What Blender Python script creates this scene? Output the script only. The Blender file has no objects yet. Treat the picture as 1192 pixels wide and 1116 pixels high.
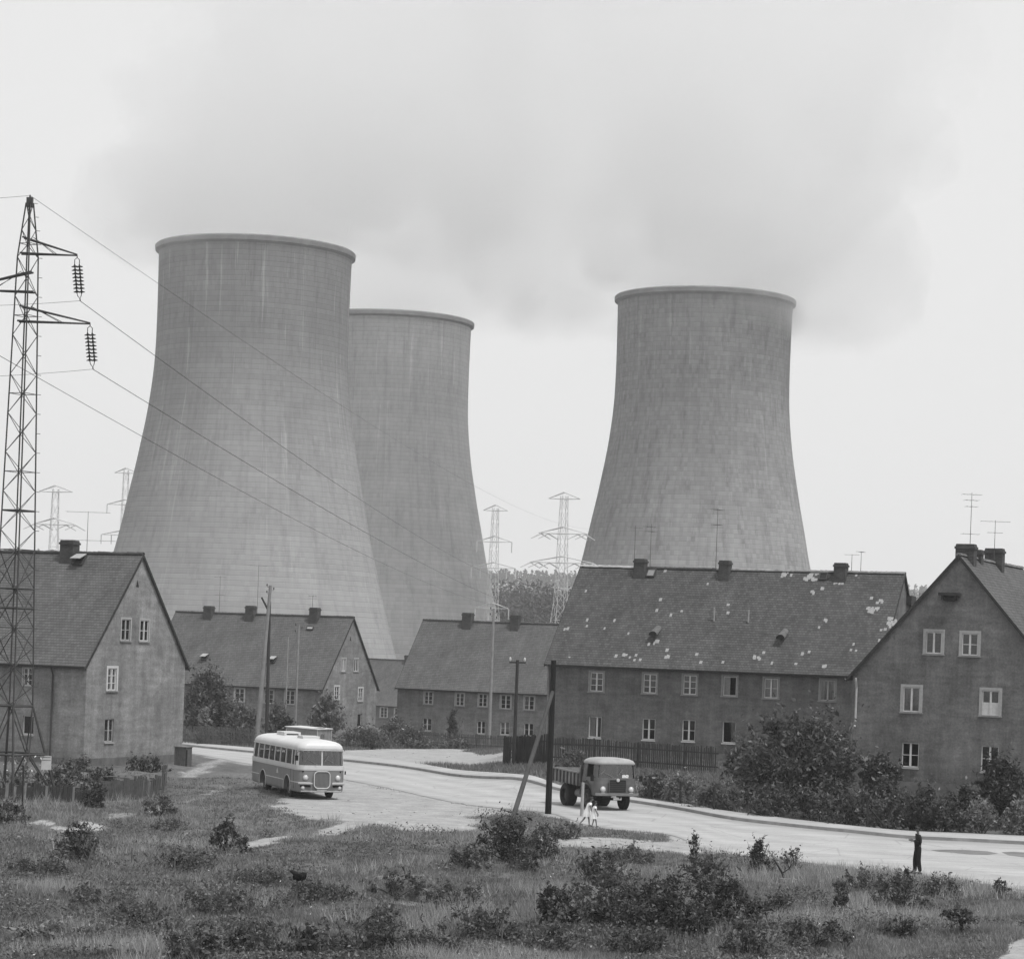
import bpy, bmesh, math, random
import numpy as np
from mathutils import Vector, Matrix, noise
random.seed(11)
rng = np.random.default_rng(11)
sc = bpy.context.scene
col = sc.collection
R = math.radians

# ------------------------------------------------------------------ camera geometry
F, PX, PY, ROLL, CH = 2850.0, 596.0, 755.0, 0.0367, 7.5      # focal length and horizon point in photo pixels, camera height
CR, SR = math.cos(ROLL), math.sin(ROLL)


def ray(px, py):
    dx, dy = px - PX, py - PY
    return (dx * CR + dy * SR) / F, (-dx * SR + dy * CR) / F


def S(a, b, t):
    t = np.clip((np.asarray(t, float) - a) / (b - a), 0, 1)
    return t * t * (3 - 2 * t)


def at(px, py, D):
    u, v = ray(px, py)
    return Vector((u * D, D, CH - v * D))


# ------------------------------------------------------------------ terrain
ROAD_LOW_PX = [(150, 866), (215, 875.5), (291, 889.5), (404, 908), (455, 918), (531, 934.5), (594, 942), (642, 947), (695, 963), (780, 972),
               (832, 992), (935, 1003.5), (1005, 1010.5), (1067, 1017.5), (1126, 1026), (1192, 1036.5), (1300, 1056), (1420, 1080)]
KERB_PX = [(150, 859), (215, 868), (291, 875.8), (400, 886), (470, 894), (560, 906), (640, 917.5), (700, 927.5), (780, 941), (849, 953.6),
           (918, 962), (987, 969), (1056, 976), (1126, 979.5), (1192, 983), (1300, 988), (1420, 994)]
PAVE_PX = [(150, 856), (215, 865), (291, 871.5), (400, 880.5), (470, 888), (560, 900.5), (640, 912.5), (700, 922.5), (780, 936), (849, 947),
           (918, 955.5), (987, 963.6), (1056, 970), (1126, 973), (1192, 976), (1300, 980), (1420, 985)]


def hz0(x, y):
    x = np.asarray(x, float); y = np.asarray(y, float)
    zl = -1.6 * S(130, 222, y)
    zr = 0.8 * S(124, 133, y) - 2.4 * S(182, 222, y)
    t = S(-4, 4, x)
    z = zl * (1 - t) + zr * t
    z = z - 5.2 * S(262, 345, y) - 1.2 * S(345, 600, y)
    z = z + 23.0 * S(690, 840, y) + 46.0 * S(900, 2150, y)
    return z


def gnd0(px, py):
    u, v = ray(px, py)
    D = 7.5 / v
    for _ in range(25):
        D = 0.5 * D + 0.5 * (CH - float(hz0(u * D, D))) / v
    return u * D, D


ROAD_LOW = [gnd0(*p) for p in ROAD_LOW_PX]
KERB = [gnd0(*p) for p in KERB_PX]
PAVE = [gnd0(*p) for p in PAVE_PX]
_ex = np.array([p[0] for p in ROAD_LOW]); _ey = np.array([p[1] for p in ROAD_LOW])


def wob(x, y, s, seed=0.0):
    """smooth 2-D value noise, vectorised, about -1..1"""
    x = np.asarray(x, float) / s + seed * 17.3; y = np.asarray(y, float) / s - seed * 9.1
    xi = np.floor(x); yi = np.floor(y); fx = x - xi; fy = y - yi
    fx = fx * fx * (3 - 2 * fx); fy = fy * fy * (3 - 2 * fy)

    def h(a, b):
        n = np.sin(a * 127.1 + b * 311.7 + seed * 74.7) * 43758.5453
        return (n - np.floor(n)) * 2 - 1
    return (h(xi, yi) * (1 - fx) + h(xi + 1, yi) * fx) * (1 - fy) + (h(xi, yi + 1) * (1 - fx) + h(xi + 1, yi + 1) * fx) * fy


DIRT_PX = [(362, 922), (404, 908), (455, 918), (531, 934), (594, 942), (575, 947), (545, 950), (552, 958), (556, 968), (520, 968), (468, 965), (410, 957),
           (385, 953), (360, 950), (330, 945), (318, 938)]
LANE_PX = [(380, 874), (470, 871), (540, 872), (600, 876), (640, 886), (585, 889), (520, 891), (470, 890), (400, 884)]   # side lane behind the pavement
PATH_PX = [(648, 976), (700, 975), (760, 979), (800, 978), (826, 990), (800, 992), (740, 990), (690, 986), (655, 982)]


def poly_w(pts):
    return np.array([gnd0(*p) for p in pts])


DIRT, LANE, PATH = poly_w(DIRT_PX), poly_w(LANE_PX), poly_w(PATH_PX)
ROADPOLY = np.array(ROAD_LOW + PAVE[::-1])
RP2 = np.array(ROAD_LOW + KERB[::-1])


def inpoly(x, y, P):
    x = np.asarray(x, float); y = np.asarray(y, float)
    ins = np.zeros(x.shape, bool)
    n = len(P)
    for i in range(n):
        x0, y0 = P[i]; x1, y1 = P[(i + 1) % n]
        if y0 == y1:
            continue
        c = ((y0 > y) != (y1 > y)) & (x < (x1 - x0) * (y - y0) / (y1 - y0) + x0)
        ins ^= c
    return ins


def seg_d(x, y, P):
    d = np.full(np.shape(x), 1e9)
    for (x0, y0), (x1, y1) in zip(P[:-1], P[1:]):
        dx, dy = x1 - x0, y1 - y0
        L2 = dx * dx + dy * dy + 1e-9
        t = np.clip(((x - x0) * dx + (y - y0) * dy) / L2, 0, 1)
        d = np.minimum(d, np.hypot(x - x0 - t * dx, y - y0 - t * dy))
    return d


def hz(x, y):
    z = hz0(x, y)
    x = np.asarray(x, float); y = np.asarray(y, float)
    ye = np.interp(x, _ex, _ey)
    m = S(4, 16, ye - y) * S(0.5, 4, np.where(inpoly(x, y, DIRT), 0, seg_d(x, y, np.vstack([DIRT, DIRT[:1]]))))
    z = z + m * (0.34 * wob(x, y, 7.5, 1) + 0.2 * wob(x, y, 3.1, 2) + 0.09 * wob(x, y, 1.4, 3))
    return z


def hzf(x, y):
    return float(hz(np.array([x]), np.array([y]))[0])


def gnd(px, py):
    u, v = ray(px, py)
    D = 7.5 / v
    for _ in range(25):
        D = 0.5 * D + 0.5 * (CH - hzf(u * D, D)) / v
    return Vector((u * D, D, hzf(u * D, D)))


# ------------------------------------------------------------------ materials (the photograph is black and white: every colour is a grey)
MATS = {}


class NT:
    """small node-building helper"""
    def __init__(self, name):
        self.m = bpy.data.materials.new(name); self.m.use_nodes = True
        self.t = self.m.node_tree
        for n in list(self.t.nodes): self.t.nodes.remove(n)
        self.out = self.t.nodes.new('ShaderNodeOutputMaterial')

    def n(self, typ, **kw):
        nd = self.t.nodes.new(typ)
        for k, v in kw.items():
            if k.startswith('i_'):
                nd.inputs[k[2:].replace('_', ' ')].default_value = v
            else:
                setattr(nd, k, v)
        return nd

    def l(self, a, b):
        self.t.links.new(a, b)

    def math(self, op, a, b=None, c=None, clamp=False):
        nd = self.t.nodes.new('ShaderNodeMath'); nd.operation = op; nd.use_clamp = clamp
        for i, v in enumerate((a, b, c)):
            if v is None: continue
            if isinstance(v, (int, float)): nd.inputs[i].default_value = v
            else: self.l(v, nd.inputs[i])
        return nd.outputs[0]

    def coords(self, kind='Object'):
        return self.n('ShaderNodeTexCoord').outputs[kind]

    def noise(self, vec, scale, detail=4, rough=0.6):
        nd = self.n('ShaderNodeTexNoise'); nd.inputs['Scale'].default_value = scale
        nd.inputs['Detail'].default_value = detail; nd.inputs['Roughness'].default_value = rough
        if vec is not None: self.l(vec, nd.inputs['Vector'])
        return nd.outputs['Fac']

    def maprange(self, v, a, b, c, d):
        nd = self.n('ShaderNodeMapRange'); nd.clamp = True
        self.l(v, nd.inputs[0])
        for i, k in enumerate((a, b, c, d)): nd.inputs[i + 1].default_value = k
        return nd.outputs[0]

    def mapping(self, vec, scale=(1, 1, 1), loc=(0, 0, 0), rot=(0, 0, 0)):
        nd = self.n('ShaderNodeMapping'); self.l(vec, nd.inputs['Vector'])
        nd.inputs['Scale'].default_value = scale; nd.inputs['Location'].default_value = loc; nd.inputs['Rotation'].default_value = rot
        return nd.outputs[0]

    def sep(self, vec):
        nd = self.n('ShaderNodeSeparateXYZ'); self.l(vec, nd.inputs[0]); return nd.outputs

    def comb(self, x, y, z=0.0):
        nd = self.n('ShaderNodeCombineXYZ')
        for i, v in enumerate((x, y, z)):
            if isinstance(v, (int, float)): nd.inputs[i].default_value = v
            else: self.l(v, nd.inputs[i])
        return nd.outputs[0]

    def bsdf(self, colv, rough=0.8, spec=0.3, metal=0.0, bump=None, bstr=0.4, bdist=0.02):
        b = self.n('ShaderNodeBsdfPrincipled')
        b.inputs['Roughness'].default_value = rough; b.inputs['Specular IOR Level'].default_value = spec; b.inputs['Metallic'].default_value = metal
        if isinstance(colv, (int, float)): b.inputs['Base Color'].default_value = (colv, colv, colv, 1)
        else: self.l(colv, b.inputs['Base Color'])
        if bump is not None:
            bp = self.n('ShaderNodeBump'); bp.inputs['Strength'].default_value = bstr; bp.inputs['Distance'].default_value = bdist
            self.l(bump, bp.inputs['Height']); self.l(bp.outputs[0], b.inputs['Normal'])
        self.l(b.outputs[0], self.out.inputs[0])
        return b


def M(name, v, rough=0.8, var=0.15, scale=3.0, spec=0.3, bump=0.0, metal=0.0, dirt=0.0):
    """plain weathered grey: value v, mottled by var at the given scale"""
    if name in MATS: return MATS[name]
    t = NT(name); c = t.coords()
    f = t.noise(c, scale, 6, 0.65)
    cv = t.maprange(f, 0.3, 0.7, v * (1 - var), v * (1 + var))
    if dirt:
        g = t.noise(c, scale * 0.23, 4, 0.7)
        cv = t.math('MULTIPLY', cv, t.maprange(g, 0.42, 0.66, 1.0, 1 - dirt))
    t.bsdf(cv, rough, spec, metal, f if bump else None, bump, 0.03)
    MATS[name] = t.m
    return t.m


def stucco(name, v, band=0.0):
    t = NT(name); c = t.coords(); s = t.sep(c)
    fine = t.noise(c, 9.0, 5, 0.7); big = t.noise(c, 0.35, 5, 0.62)
    hv = t.math('ADD', s[0], s[1])
    streak = t.noise(t.comb(t.math('MULTIPLY', hv, 1.6), t.math('MULTIPLY', s[2], 0.12)), 1.0, 5, 0.7)
    course = t.noise(t.comb(t.math('MULTIPLY', hv, 0.5), t.math('MULTIPLY', s[2], 3.3)), 1.0, 4, 0.7)
    cv = t.maprange(big, 0.3, 0.7, v * 0.84, v * 1.16)
    cv = t.math('MULTIPLY', cv, t.maprange(fine, 0.3, 0.7, 0.76, 1.24))
    mid = t.noise(t.mapping(c, (1, 1, 1.6), (5, 2, 8)), 1.7, 6, 0.72)
    cv = t.math('MULTIPLY', cv, t.maprange(mid, 0.32, 0.68, 0.82, 1.2))
    cv = t.math('MULTIPLY', cv, t.maprange(streak, 0.35, 0.7, 0.8, 1.16))
    cv = t.math('MULTIPLY', cv, t.maprange(course, 0.35, 0.7, 0.86, 1.14))
    rep = t.noise(t.mapping(c, (1, 1, 1), (21, 4, 17)), 0.55, 3, 0.5)
    cv = t.math('MULTIPLY', cv, t.maprange(rep, 0.56, 0.6, 1.0, 1.16))
    cv = t.math('MULTIPLY', cv, t.maprange(rep, 0.36, 0.4, 0.86, 1.0))
    flake = t.noise(t.mapping(c, (1, 1, 1), (3, 7, 1)), 1.15, 6, 0.75)
    cv = t.math('MULTIPLY', cv, t.maprange(flake, 0.70, 0.74, 1.0, 1.5))
    # damp, dirty band along the plinth
    damp = t.maprange(t.math('ADD', s[2], t.math('MULTIPLY', big, 1.2)), 0.75, 1.5, 0.8, 1.0)
    cv = t.math('MULTIPLY', cv, damp)
    t.bsdf(cv, 0.92, 0.15, 0, fine, 0.5, 0.02)
    return t.m


def tiles(name, v, var=0.3):
    t = NT(name); c = t.coords(); s = t.sep(c)
    vec = t.comb(s[0], t.math('MULTIPLY', s[2], 1.32))
    b = t.n('ShaderNodeTexBrick'); t.l(vec, b.inputs['Vector'])
    b.inputs['Scale'].default_value = 1.0
    b.inputs['Brick Width'].default_value = 0.2; b.inputs['Row Height'].default_value = 0.21
    b.inputs['Mortar Size'].default_value = 0.011; b.inputs['Mortar Smooth'].default_value = 0.35
    lo, hi = v * (1 - var), v * (1 + var)
    b.inputs['Color1'].default_value = (lo, lo, lo, 1); b.inputs['Color2'].default_value = (hi, hi, hi, 1)
    b.inputs['Mortar'].default_value = (v * 0.62,) * 3 + (1,)
    big = t.noise(c, 0.45, 5, 0.65); st = t.noise(t.comb(t.math('MULTIPLY', s[0], 1.3), t.math('MULTIPLY', s[2], 0.25)), 1.0, 4, 0.7)
    mul = t.math('MULTIPLY', t.maprange(big, 0.3, 0.7, 0.82, 1.2), t.maprange(st, 0.3, 0.7, 0.88, 1.14))
    bw = t.n('ShaderNodeRGBToBW'); t.l(b.outputs['Color'], bw.inputs[0])
    cv = t.math('MULTIPLY', bw.outputs[0], mul)
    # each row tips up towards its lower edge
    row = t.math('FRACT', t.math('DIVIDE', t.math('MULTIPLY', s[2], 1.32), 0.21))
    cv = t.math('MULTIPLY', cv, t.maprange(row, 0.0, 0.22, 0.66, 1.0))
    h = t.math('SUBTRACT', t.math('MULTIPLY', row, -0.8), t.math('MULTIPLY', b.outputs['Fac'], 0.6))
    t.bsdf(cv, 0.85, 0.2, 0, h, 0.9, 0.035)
    return t.m


def brickmat(name, v):
    t = NT(name); c = t.coords(); s = t.sep(c)
    b = t.n('ShaderNodeTexBrick'); t.l(t.comb(t.math('ADD', s[0], s[1]), s[2]), b.inputs['Vector'])
    b.inputs['Scale'].default_value = 1.0; b.inputs['Brick Width'].default_value = 0.25; b.inputs['Row Height'].default_value = 0.08; b.inputs['Mortar Size'].default_value = 0.012
    b.inputs['Color1'].default_value = (v * .75,) * 3 + (1,); b.inputs['Color2'].default_value = (v * 1.25,) * 3 + (1,); b.inputs['Mortar'].default_value = (v * 1.5,) * 3 + (1,)
    bw = t.n('ShaderNodeRGBToBW'); t.l(b.outputs['Color'], bw.inputs[0])
    cv = t.math('MULTIPLY', bw.outputs[0], t.maprange(t.noise(c, 1.7, 4), 0.3, 0.7, 0.75, 1.2))
    t.bsdf(cv, 0.9, 0.15, 0, b.outputs['Fac'], -0.4, 0.01)
    return t.m


def glassmat(name, refl=0.12, tint=0.75):
    t = NT(name)
    tr = t.n('ShaderNodeBsdfTransparent'); tr.inputs[0].default_value = (tint, tint, tint, 1)
    gl = t.n('ShaderNodeBsdfGlossy'); gl.inputs['Roughness'].default_value = 0.06; gl.inputs[0].default_value = (0.8, 0.8, 0.8, 1)
    lw = t.n('ShaderNodeLayerWeight'); lw.inputs['Blend'].default_value = 0.35
    fac = t.maprange(lw.outputs['Fresnel'], 0.0, 1.0, refl * 0.55, 1.0)
    mx = t.n('ShaderNodeMixShader'); t.l(fac, mx.inputs[0]); t.l(tr.outputs[0], mx.inputs[1]); t.l(gl.outputs[0], mx.inputs[2])
    t.l(mx.outputs[0], t.out.inputs[0])
    return t.m


def leafmat(name, v, var=0.45):
    t = NT(name)
    a = t.n('ShaderNodeAttribute'); a.attribute_name = 'tone'
    cv = t.maprange(a.outputs['Fac'], 0, 1, v * (1 - var), v * (1 + var))
    d = t.n('ShaderNodeBsdfDiffuse'); t.l(cv, d.inputs[0])
    tl = t.n('ShaderNodeBsdfTranslucent'); t.l(cv, tl.inputs[0])
    g = t.n('ShaderNodeBsdfGlossy'); g.inputs['Roughness'].default_value = 0.45; g.inputs[0].default_value = (0.5, 0.5, 0.5, 1)
    m1 = t.n('ShaderNodeMixShader'); m1.inputs[0].default_value = 0.35; t.l(d.outputs[0], m1.inputs[1]); t.l(tl.outputs[0], m1.inputs[2])
    m2 = t.n('ShaderNodeMixShader'); m2.inputs[0].default_value = 0.06; t.l(m1.outputs[0], m2.inputs[1]); t.l(g.outputs[0], m2.inputs[2])
    t.l(m2.outputs[0], t.out.inputs[0])
    return t.m


# ------------------------------------------------------------------ object helpers
def obj(name, bm_or_me, mat=None, parent=None, mats=None, smooth=False):
    if isinstance(bm_or_me, bmesh.types.BMesh):
        me = bpy.data.meshes.new(name)
        bmesh.ops.recalc_face_normals(bm_or_me, faces=bm_or_me.faces[:]) if not getattr(obj, 'norecalc', False) else None
        bm_or_me.to_mesh(me); bm_or_me.free()
    else:
        me = bm_or_me
    o = bpy.data.objects.new(name, me)
    col.objects.link(o)
    for m in (mats or ([mat] if mat else [])): me.materials.append(m)
    if smooth:
        me.polygons.foreach_set('use_smooth', np.ones(len(me.polygons), bool))
    if parent is not None: o.parent = parent
    return o


def tag(o, label=None, cat=None, group=None, kind=None):
    if label: o['label'] = label
    if cat: o['category'] = cat
    if group: o['group'] = group
    if kind: o['kind'] = kind
    return o


def thing(name, label, cat, loc=(0, 0, 0), rz=0.0, group=None):
    o = bpy.data.objects.new(name, None); o.empty_display_size = 0.3
    col.objects.link(o); o.location = loc; o.rotation_euler = (0, 0, rz)
    return tag(o, label, cat, group)


def copy_tree(o, parent=None):
    c = o.copy(); col.objects.link(c)
    if parent is not None: c.parent = parent
    for ch in [k for k in col.objects if k.parent == o]:
        copy_tree(ch, c)
    return c


def box(bm, x0, x1, y0, y1, z0, z1, mi=0, M4=None):
    vs = [bm.verts.new((x, y, z)) for z in (z0, z1) for y in (y0, y1) for x in (x0, x1)]
    if M4 is not None:
        for v in vs: v.co = M4 @ v.co
    fs = [(0, 2, 3, 1), (4, 5, 7, 6), (0, 1, 5, 4), (2, 6, 7, 3), (0, 4, 6, 2), (1, 3, 7, 5)]
    for f in fs:
        q = bm.faces.new([vs[i] for i in f]); q.material_index = mi
    return vs


def tube(bm, p0, p1, r0, r1=None, n=6, cap=True, mi=0):
    p0 = Vector(p0); p1 = Vector(p1); r1 = r0 if r1 is None else r1
    d = (p1 - p0)
    if d.length < 1e-6: return
    d.normalize()
    a = d.orthogonal().normalized(); b = d.cross(a)
    A, B = [], []
    for i in range(n):
        t = 2 * math.pi * (i + 0.5) / n
        o = a * math.cos(t) + b * math.sin(t)
        A.append(bm.verts.new(p0 + o * r0)); B.append(bm.verts.new(p1 + o * r1))
    for i in range(n):
        f = bm.faces.new((A[i], A[(i + 1) % n], B[(i + 1) % n], B[i])); f.material_index = mi
    if cap:
        f = bm.faces.new(A[::-1]); f.material_index = mi
        f = bm.faces.new(B); f.material_index = mi


def path_tube(bm, pts, r, n=6, mi=0):
    """one swept tube through pts (list of Vectors), radius r or list"""
    pts = [Vector(p) for p in pts]
    rs = r if isinstance(r, (list, tuple)) else [r] * len(pts)
    rings = []
    a = None
    for i, p in enumerate(pts):
        d = (pts[min(i + 1, len(pts) - 1)] - pts[max(i - 1, 0)]).normalized()
        if a is None: a = d.orthogonal().normalized()
        a = (a - d * a.dot(d)).normalized(); b = d.cross(a)
        rings.append([bm.verts.new(p + (a * math.cos(2 * math.pi * k / n) + b * math.sin(2 * math.pi * k / n)) * rs[i]) for k in range(n)])
    for A, B in zip(rings[:-1], rings[1:]):
        for k in range(n):
            f = bm.faces.new((A[k], A[(k + 1) % n], B[(k + 1) % n], B[k])); f.material_index = mi
    bm.faces.new(rings[0][::-1]); bm.faces.new(rings[-1])


def lathe(bm, prof, n=32, axis='z', closed=False, mi=0, M4=None):
    """prof: list of (r, h)"""
    rings = []
    for r, h in prof:
        ring = []
        for k in range(n):
            t = 2 * math.pi * k / n
            if axis == 'z': co = Vector((r * math.cos(t), r * math.sin(t), h))
            elif axis == 'y': co = Vector((r * math.cos(t), h, r * math.sin(t)))
            else: co = Vector((h, r * math.cos(t), r * math.sin(t)))
            if M4 is not None: co = M4 @ co
            ring.append(bm.verts.new(co))
        rings.append(ring)
    seq = list(zip(rings[:-1], rings[1:]))
    if closed: seq.append((rings[-1], rings[0]))
    for A, B in seq:
        for k in range(n):
            f = bm.faces.new((A[k], A[(k + 1) % n], B[(k + 1) % n], B[k])); f.material_index = mi
    return rings


def np_mesh(name, V, Q, tone=None):
    """quads or triangles from numpy arrays; optional per-face float attribute 'tone'"""
    me = bpy.data.meshes.new(name)
    k = Q.shape[1]
    me.vertices.add(len(V)); me.vertices.foreach_set('co', V.astype(np.float32).ravel())
    me.loops.add(Q.size); me.loops.foreach_set('vertex_index', Q.astype(np.int32).ravel())
    me.polygons.add(len(Q)); me.polygons.foreach_set('loop_start', np.arange(0, Q.size, k, dtype=np.int32))
    me.update(calc_edges=True)
    if tone is not None:
        at_ = me.attributes.new('tone', 'FLOAT', 'FACE'); at_.data.foreach_set('value', tone.astype(np.float32))
    return me


def obj_split(name, bm, mat, parent, mats=None):
    """every loose piece of bm becomes an object of its own"""
    bm.verts.ensure_lookup_table()
    seen = set(); out = []
    for v0 in bm.verts:
        if v0 in seen: continue
        st_ = [v0]; comp = []
        seen.add(v0)
        while st_:
            v = st_.pop(); comp.append(v)
            for e in v.link_edges:
                w_ = e.other_vert(v)
                if w_ not in seen: seen.add(w_); st_.append(w_)
        nb = bmesh.new(); mp_ = {v: nb.verts.new(v.co) for v in comp}
        fs = {f for v in comp for f in v.link_faces}
        for f in sorted(fs, key=lambda f: f.index):
            g_ = nb.faces.new([mp_[v] for v in f.verts]); g_.material_index = f.material_index
        out.append(obj(name, nb, mat, parent, mats=mats))
    bm.free()
    return out


def bake(o):
    """replace an object's mesh by its evaluated (modified) mesh"""
    dg = bpy.context.evaluated_depsgraph_get(); dg.update()
    me = bpy.data.meshes.new_from_object(o.evaluated_get(dg))
    o.modifiers.clear()
    o.data = me
    return o


def cut(o, cutters):
    """subtract closed bmesh shapes from a closed mesh object"""
    tmp = []
    for bm in cutters:
        me = bpy.data.meshes.new('cutter'); bmesh.ops.recalc_face_normals(bm, faces=bm.faces[:]); bm.to_mesh(me); bm.free()
        c = bpy.data.objects.new('cutter', me); col.objects.link(c); tmp.append(c)
        c.matrix_world = o.matrix_world
        md = o.modifiers.new('b', 'BOOLEAN'); md.object = c; md.operation = 'DIFFERENCE'; md.solver = 'EXACT'
    bpy.context.view_layer.update()
    bake(o)
    for c in tmp:
        me = c.data; bpy.data.objects.remove(c); bpy.data.meshes.remove(me)

# ------------------------------------------------------------------ camera, light, world, air
cam_d = bpy.data.cameras.new('camera'); cam = bpy.data.objects.new('camera', cam_d); col.objects.link(cam)
cam_d.sensor_fit = 'HORIZONTAL'; cam_d.sensor_width = 36.0; cam_d.lens = 36.0 * F / 1192.0
cam_d.shift_x = 0.0; cam_d.shift_y = (PY - 558.0) / 1192.0
cam_d.clip_start = 1.0; cam_d.clip_end = 6000.0
r_ = Vector((CR, 0, SR)); u_ = Vector((-SR, 0, CR)); b_ = Vector((0, -1, 0))
cam.matrix_world = Matrix(((r_.x, u_.x, b_.x, 0), (r_.y, u_.y, b_.y, 0), (r_.z, u_.z, b_.z, CH), (0, 0, 0, 1)))
sc.camera = cam

SUN_EL, SUN_AZ = 62.0, 132.0            # azimuth clockwise from +Y (the view direction): high, behind the camera on its right
sd = bpy.data.lights.new('sun', 'SUN'); sd.energy = 2.7; sd.angle = R(11); sd.color = (1, 1, 1)
so = bpy.data.objects.new('sun', sd); col.objects.link(so)
dirv = Vector((math.sin(R(SUN_AZ)) * math.cos(R(SUN_EL)), math.cos(R(SUN_AZ)) * math.cos(R(SUN_EL)), math.sin(R(SUN_EL))))
so.rotation_euler = dirv.to_track_quat('Z', 'Y').to_euler()

w = bpy.data.worlds.new('World'); sc.world = w; w.use_nodes = True
nt = w.node_tree
for n in list(nt.nodes): nt.nodes.remove(n)
sky = nt.nodes.new('ShaderNodeTexSky'); sky.sky_type = 'NISHITA'; sky.sun_disc = False
sky.sun_elevation = R(SUN_EL); sky.sun_rotation = R(SUN_AZ); sky.air_density = 1.0; sky.dust_density = 4.0
bw = nt.nodes.new('ShaderNodeRGBToBW'); nt.links.new(sky.outputs[0], bw.inputs[0])
mx = nt.nodes.new('ShaderNodeMix'); mx.data_type = 'FLOAT'; mx.inputs[0].default_value = 0.85     # closed overcast: mostly one even white
nt.links.new(bw.outputs[0], mx.inputs[2]); mx.inputs[3].default_value = 8.4
bg = nt.nodes.new('ShaderNodeBackground'); bg.inputs[1].default_value = 0.1
nt.links.new(mx.outputs[0], bg.inputs[0])
wo = nt.nodes.new('ShaderNodeOutputWorld'); nt.links.new(bg.outputs[0], wo.inputs[0])

sc.view_settings.view_transform = 'Standard'; sc.view_settings.look = 'None'; sc.view_settings.exposure = 0.14; sc.view_settings.gamma = 1.0
sc.cycles.max_bounces = 8; sc.cycles.diffuse_bounces = 2; sc.cycles.glossy_bounces = 2; sc.cycles.transparent_max_bounces = 12
sc.cycles.volume_bounces = 5; sc.cycles.volume_step_rate = 1.0; sc.cycles.volume_max_steps = 256
sc.cycles.use_denoising = True
try: sc.cycles.sampling_pattern = 'BLUE_NOISE'
except Exception: pass
sc.cycles.use_adaptive_sampling = True; sc.cycles.adaptive_threshold = 0.006

HAZE = 0.00021
bm = bmesh.new(); box(bm, -1060, 1060, -130, 2440, -9.6, 262)
t = NT('air')
pv = t.n('ShaderNodeVolumePrincipled'); pv.inputs['Color'].default_value = (0.99, 0.99, 0.99, 1); pv.inputs['Density'].default_value = HAZE; pv.inputs['Anisotropy'].default_value = 0.1
t.l(pv.outputs[0], t.out.inputs['Volume'])
tag(obj('haze', bm, t.m), 'thin pale haze filling the air over the village and the power station', 'haze', kind='stuff')

# ------------------------------------------------------------------ ground, road, pavement, kerb, dirt


def grow(a, b, step, n):
    out = [a]; s = step
    k = (b / a) if a else 0
    return out


def spread(lo, hi, step, far, n):
    mid = np.arange(lo, hi + step * 0.5, step)
    g = np.geomspace(1, (far - hi) / step + 1, n)[1:] - 1
    return mid, hi + g * step


xm, xr = spread(-34, 34, 0.45, 1000, 34)
x2 = np.concatenate([-xr[::-1], xm, xr])
ym = np.arange(46, 132, 0.45); ym2 = np.arange(132, 270, 1.3)
yfar = 270 + (np.geomspace(1, (2400 - 270) / 2.0 + 1, 52)[1:] - 1) * 2.0
ynear = np.array([-120, -60, -25, 0, 15, 26, 34, 40, 43.5])
y2 = np.concatenate([ynear, ym, ym2, yfar])
GX, GY = np.meshgrid(x2, y2)
GZ = hz(GX, GY)
TRACKS = [([(296, 981), (330, 972), (375, 964), (420, 958), (470, 962)], 0.75, 0.9), ([(45, 958), (80, 962), (116, 959)], 0.5, 0.9), ([(60, 949), (120, 952), (180, 940), (240, 925), (262, 912)], 0.35, 0.5),
          ([(320, 935), (250, 958), (190, 972)], 0.3, 0.35), ([(655, 982), (620, 990), (560, 1000)], 0.3, 0.3), ([(1020, 1075), (1100, 1082), (1192, 1088)], 0.3, 0.35),
          ([(240, 1105), (60, 1116), (0, 1122)], 0.35, 0.5), ([(1150, 1136), (1192, 1110), (1260, 1078)], 0.55, 1.2), ([(255, 885), (240, 893), (215, 905)], 0.7, 0.6)]


def soil_at(x, y):
    s = np.zeros(np.shape(x))
    for pts, wd, k in TRACKS:
        P = [gnd0(*p) for p in pts]
        d = seg_d(x, y, P) + 0.3 * wob(x, y, 1.1, 8)
        s = np.maximum(s, k * (1 - S(wd * 0.4, wd * 1.5, d)))
    for P in (DIRT, LANE, PATH):
        d = seg_d(x, y, np.vstack([P, P[:1]]))
        d = np.where(inpoly(x, y, P), -d, d) + 0.7 * wob(x, y, 1.6, 4) + 0.35 * wob(x, y, 0.6, 5)
        s = np.maximum(s, 1 - S(-1.1, 1.5, d))
    pt = wob(x, y, 5.5, 71) + .55 * wob(x, y, 2.1, 72)
    s = np.maximum(s, .42 * S(.55, 1.05, pt) * S(118, 105, y))
    d = seg_d(x, y, ROAD_LOW) + 0.35 * wob(x, y, 1.5, 6)
    s = np.maximum(s, 0.85 * (1 - S(0.1, 0.9, d)))
    return s


SOIL = soil_at(GX, GY)
ny, nx = GX.shape
V = np.stack([GX.ravel(), GY.ravel(), GZ.ravel()], 1)
I = np.arange(ny * nx).reshape(ny, nx)
Q = np.stack([I[:-1, :-1].ravel(), I[:-1, 1:].ravel(), I[1:, 1:].ravel(), I[1:, :-1].ravel()], 1)
me = np_mesh('ground', V, Q)
a = me.attributes.new('soil', 'FLOAT', 'POINT'); a.data.foreach_set('value', SOIL.ravel().astype(np.float32))
t = NT('meadow_soil'); c = t.coords()
at_ = t.n('ShaderNodeAttribute'); at_.attribute_name = 'soil'
n1 = t.noise(c, 0.9, 7, 0.7); n2 = t.noise(c, 7.0, 5, 0.75); n3 = t.noise(c, 0.13, 4, 0.6)
g = t.maprange(n2, 0.3, 0.72, 0.07, 0.17)
g = t.math('MULTIPLY', g, t.maprange(n1, 0.33, 0.68, 0.7, 1.25)); g = t.math('MULTIPLY', g, t.maprange(n3, 0.35, 0.65, 0.85, 1.15))
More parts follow.
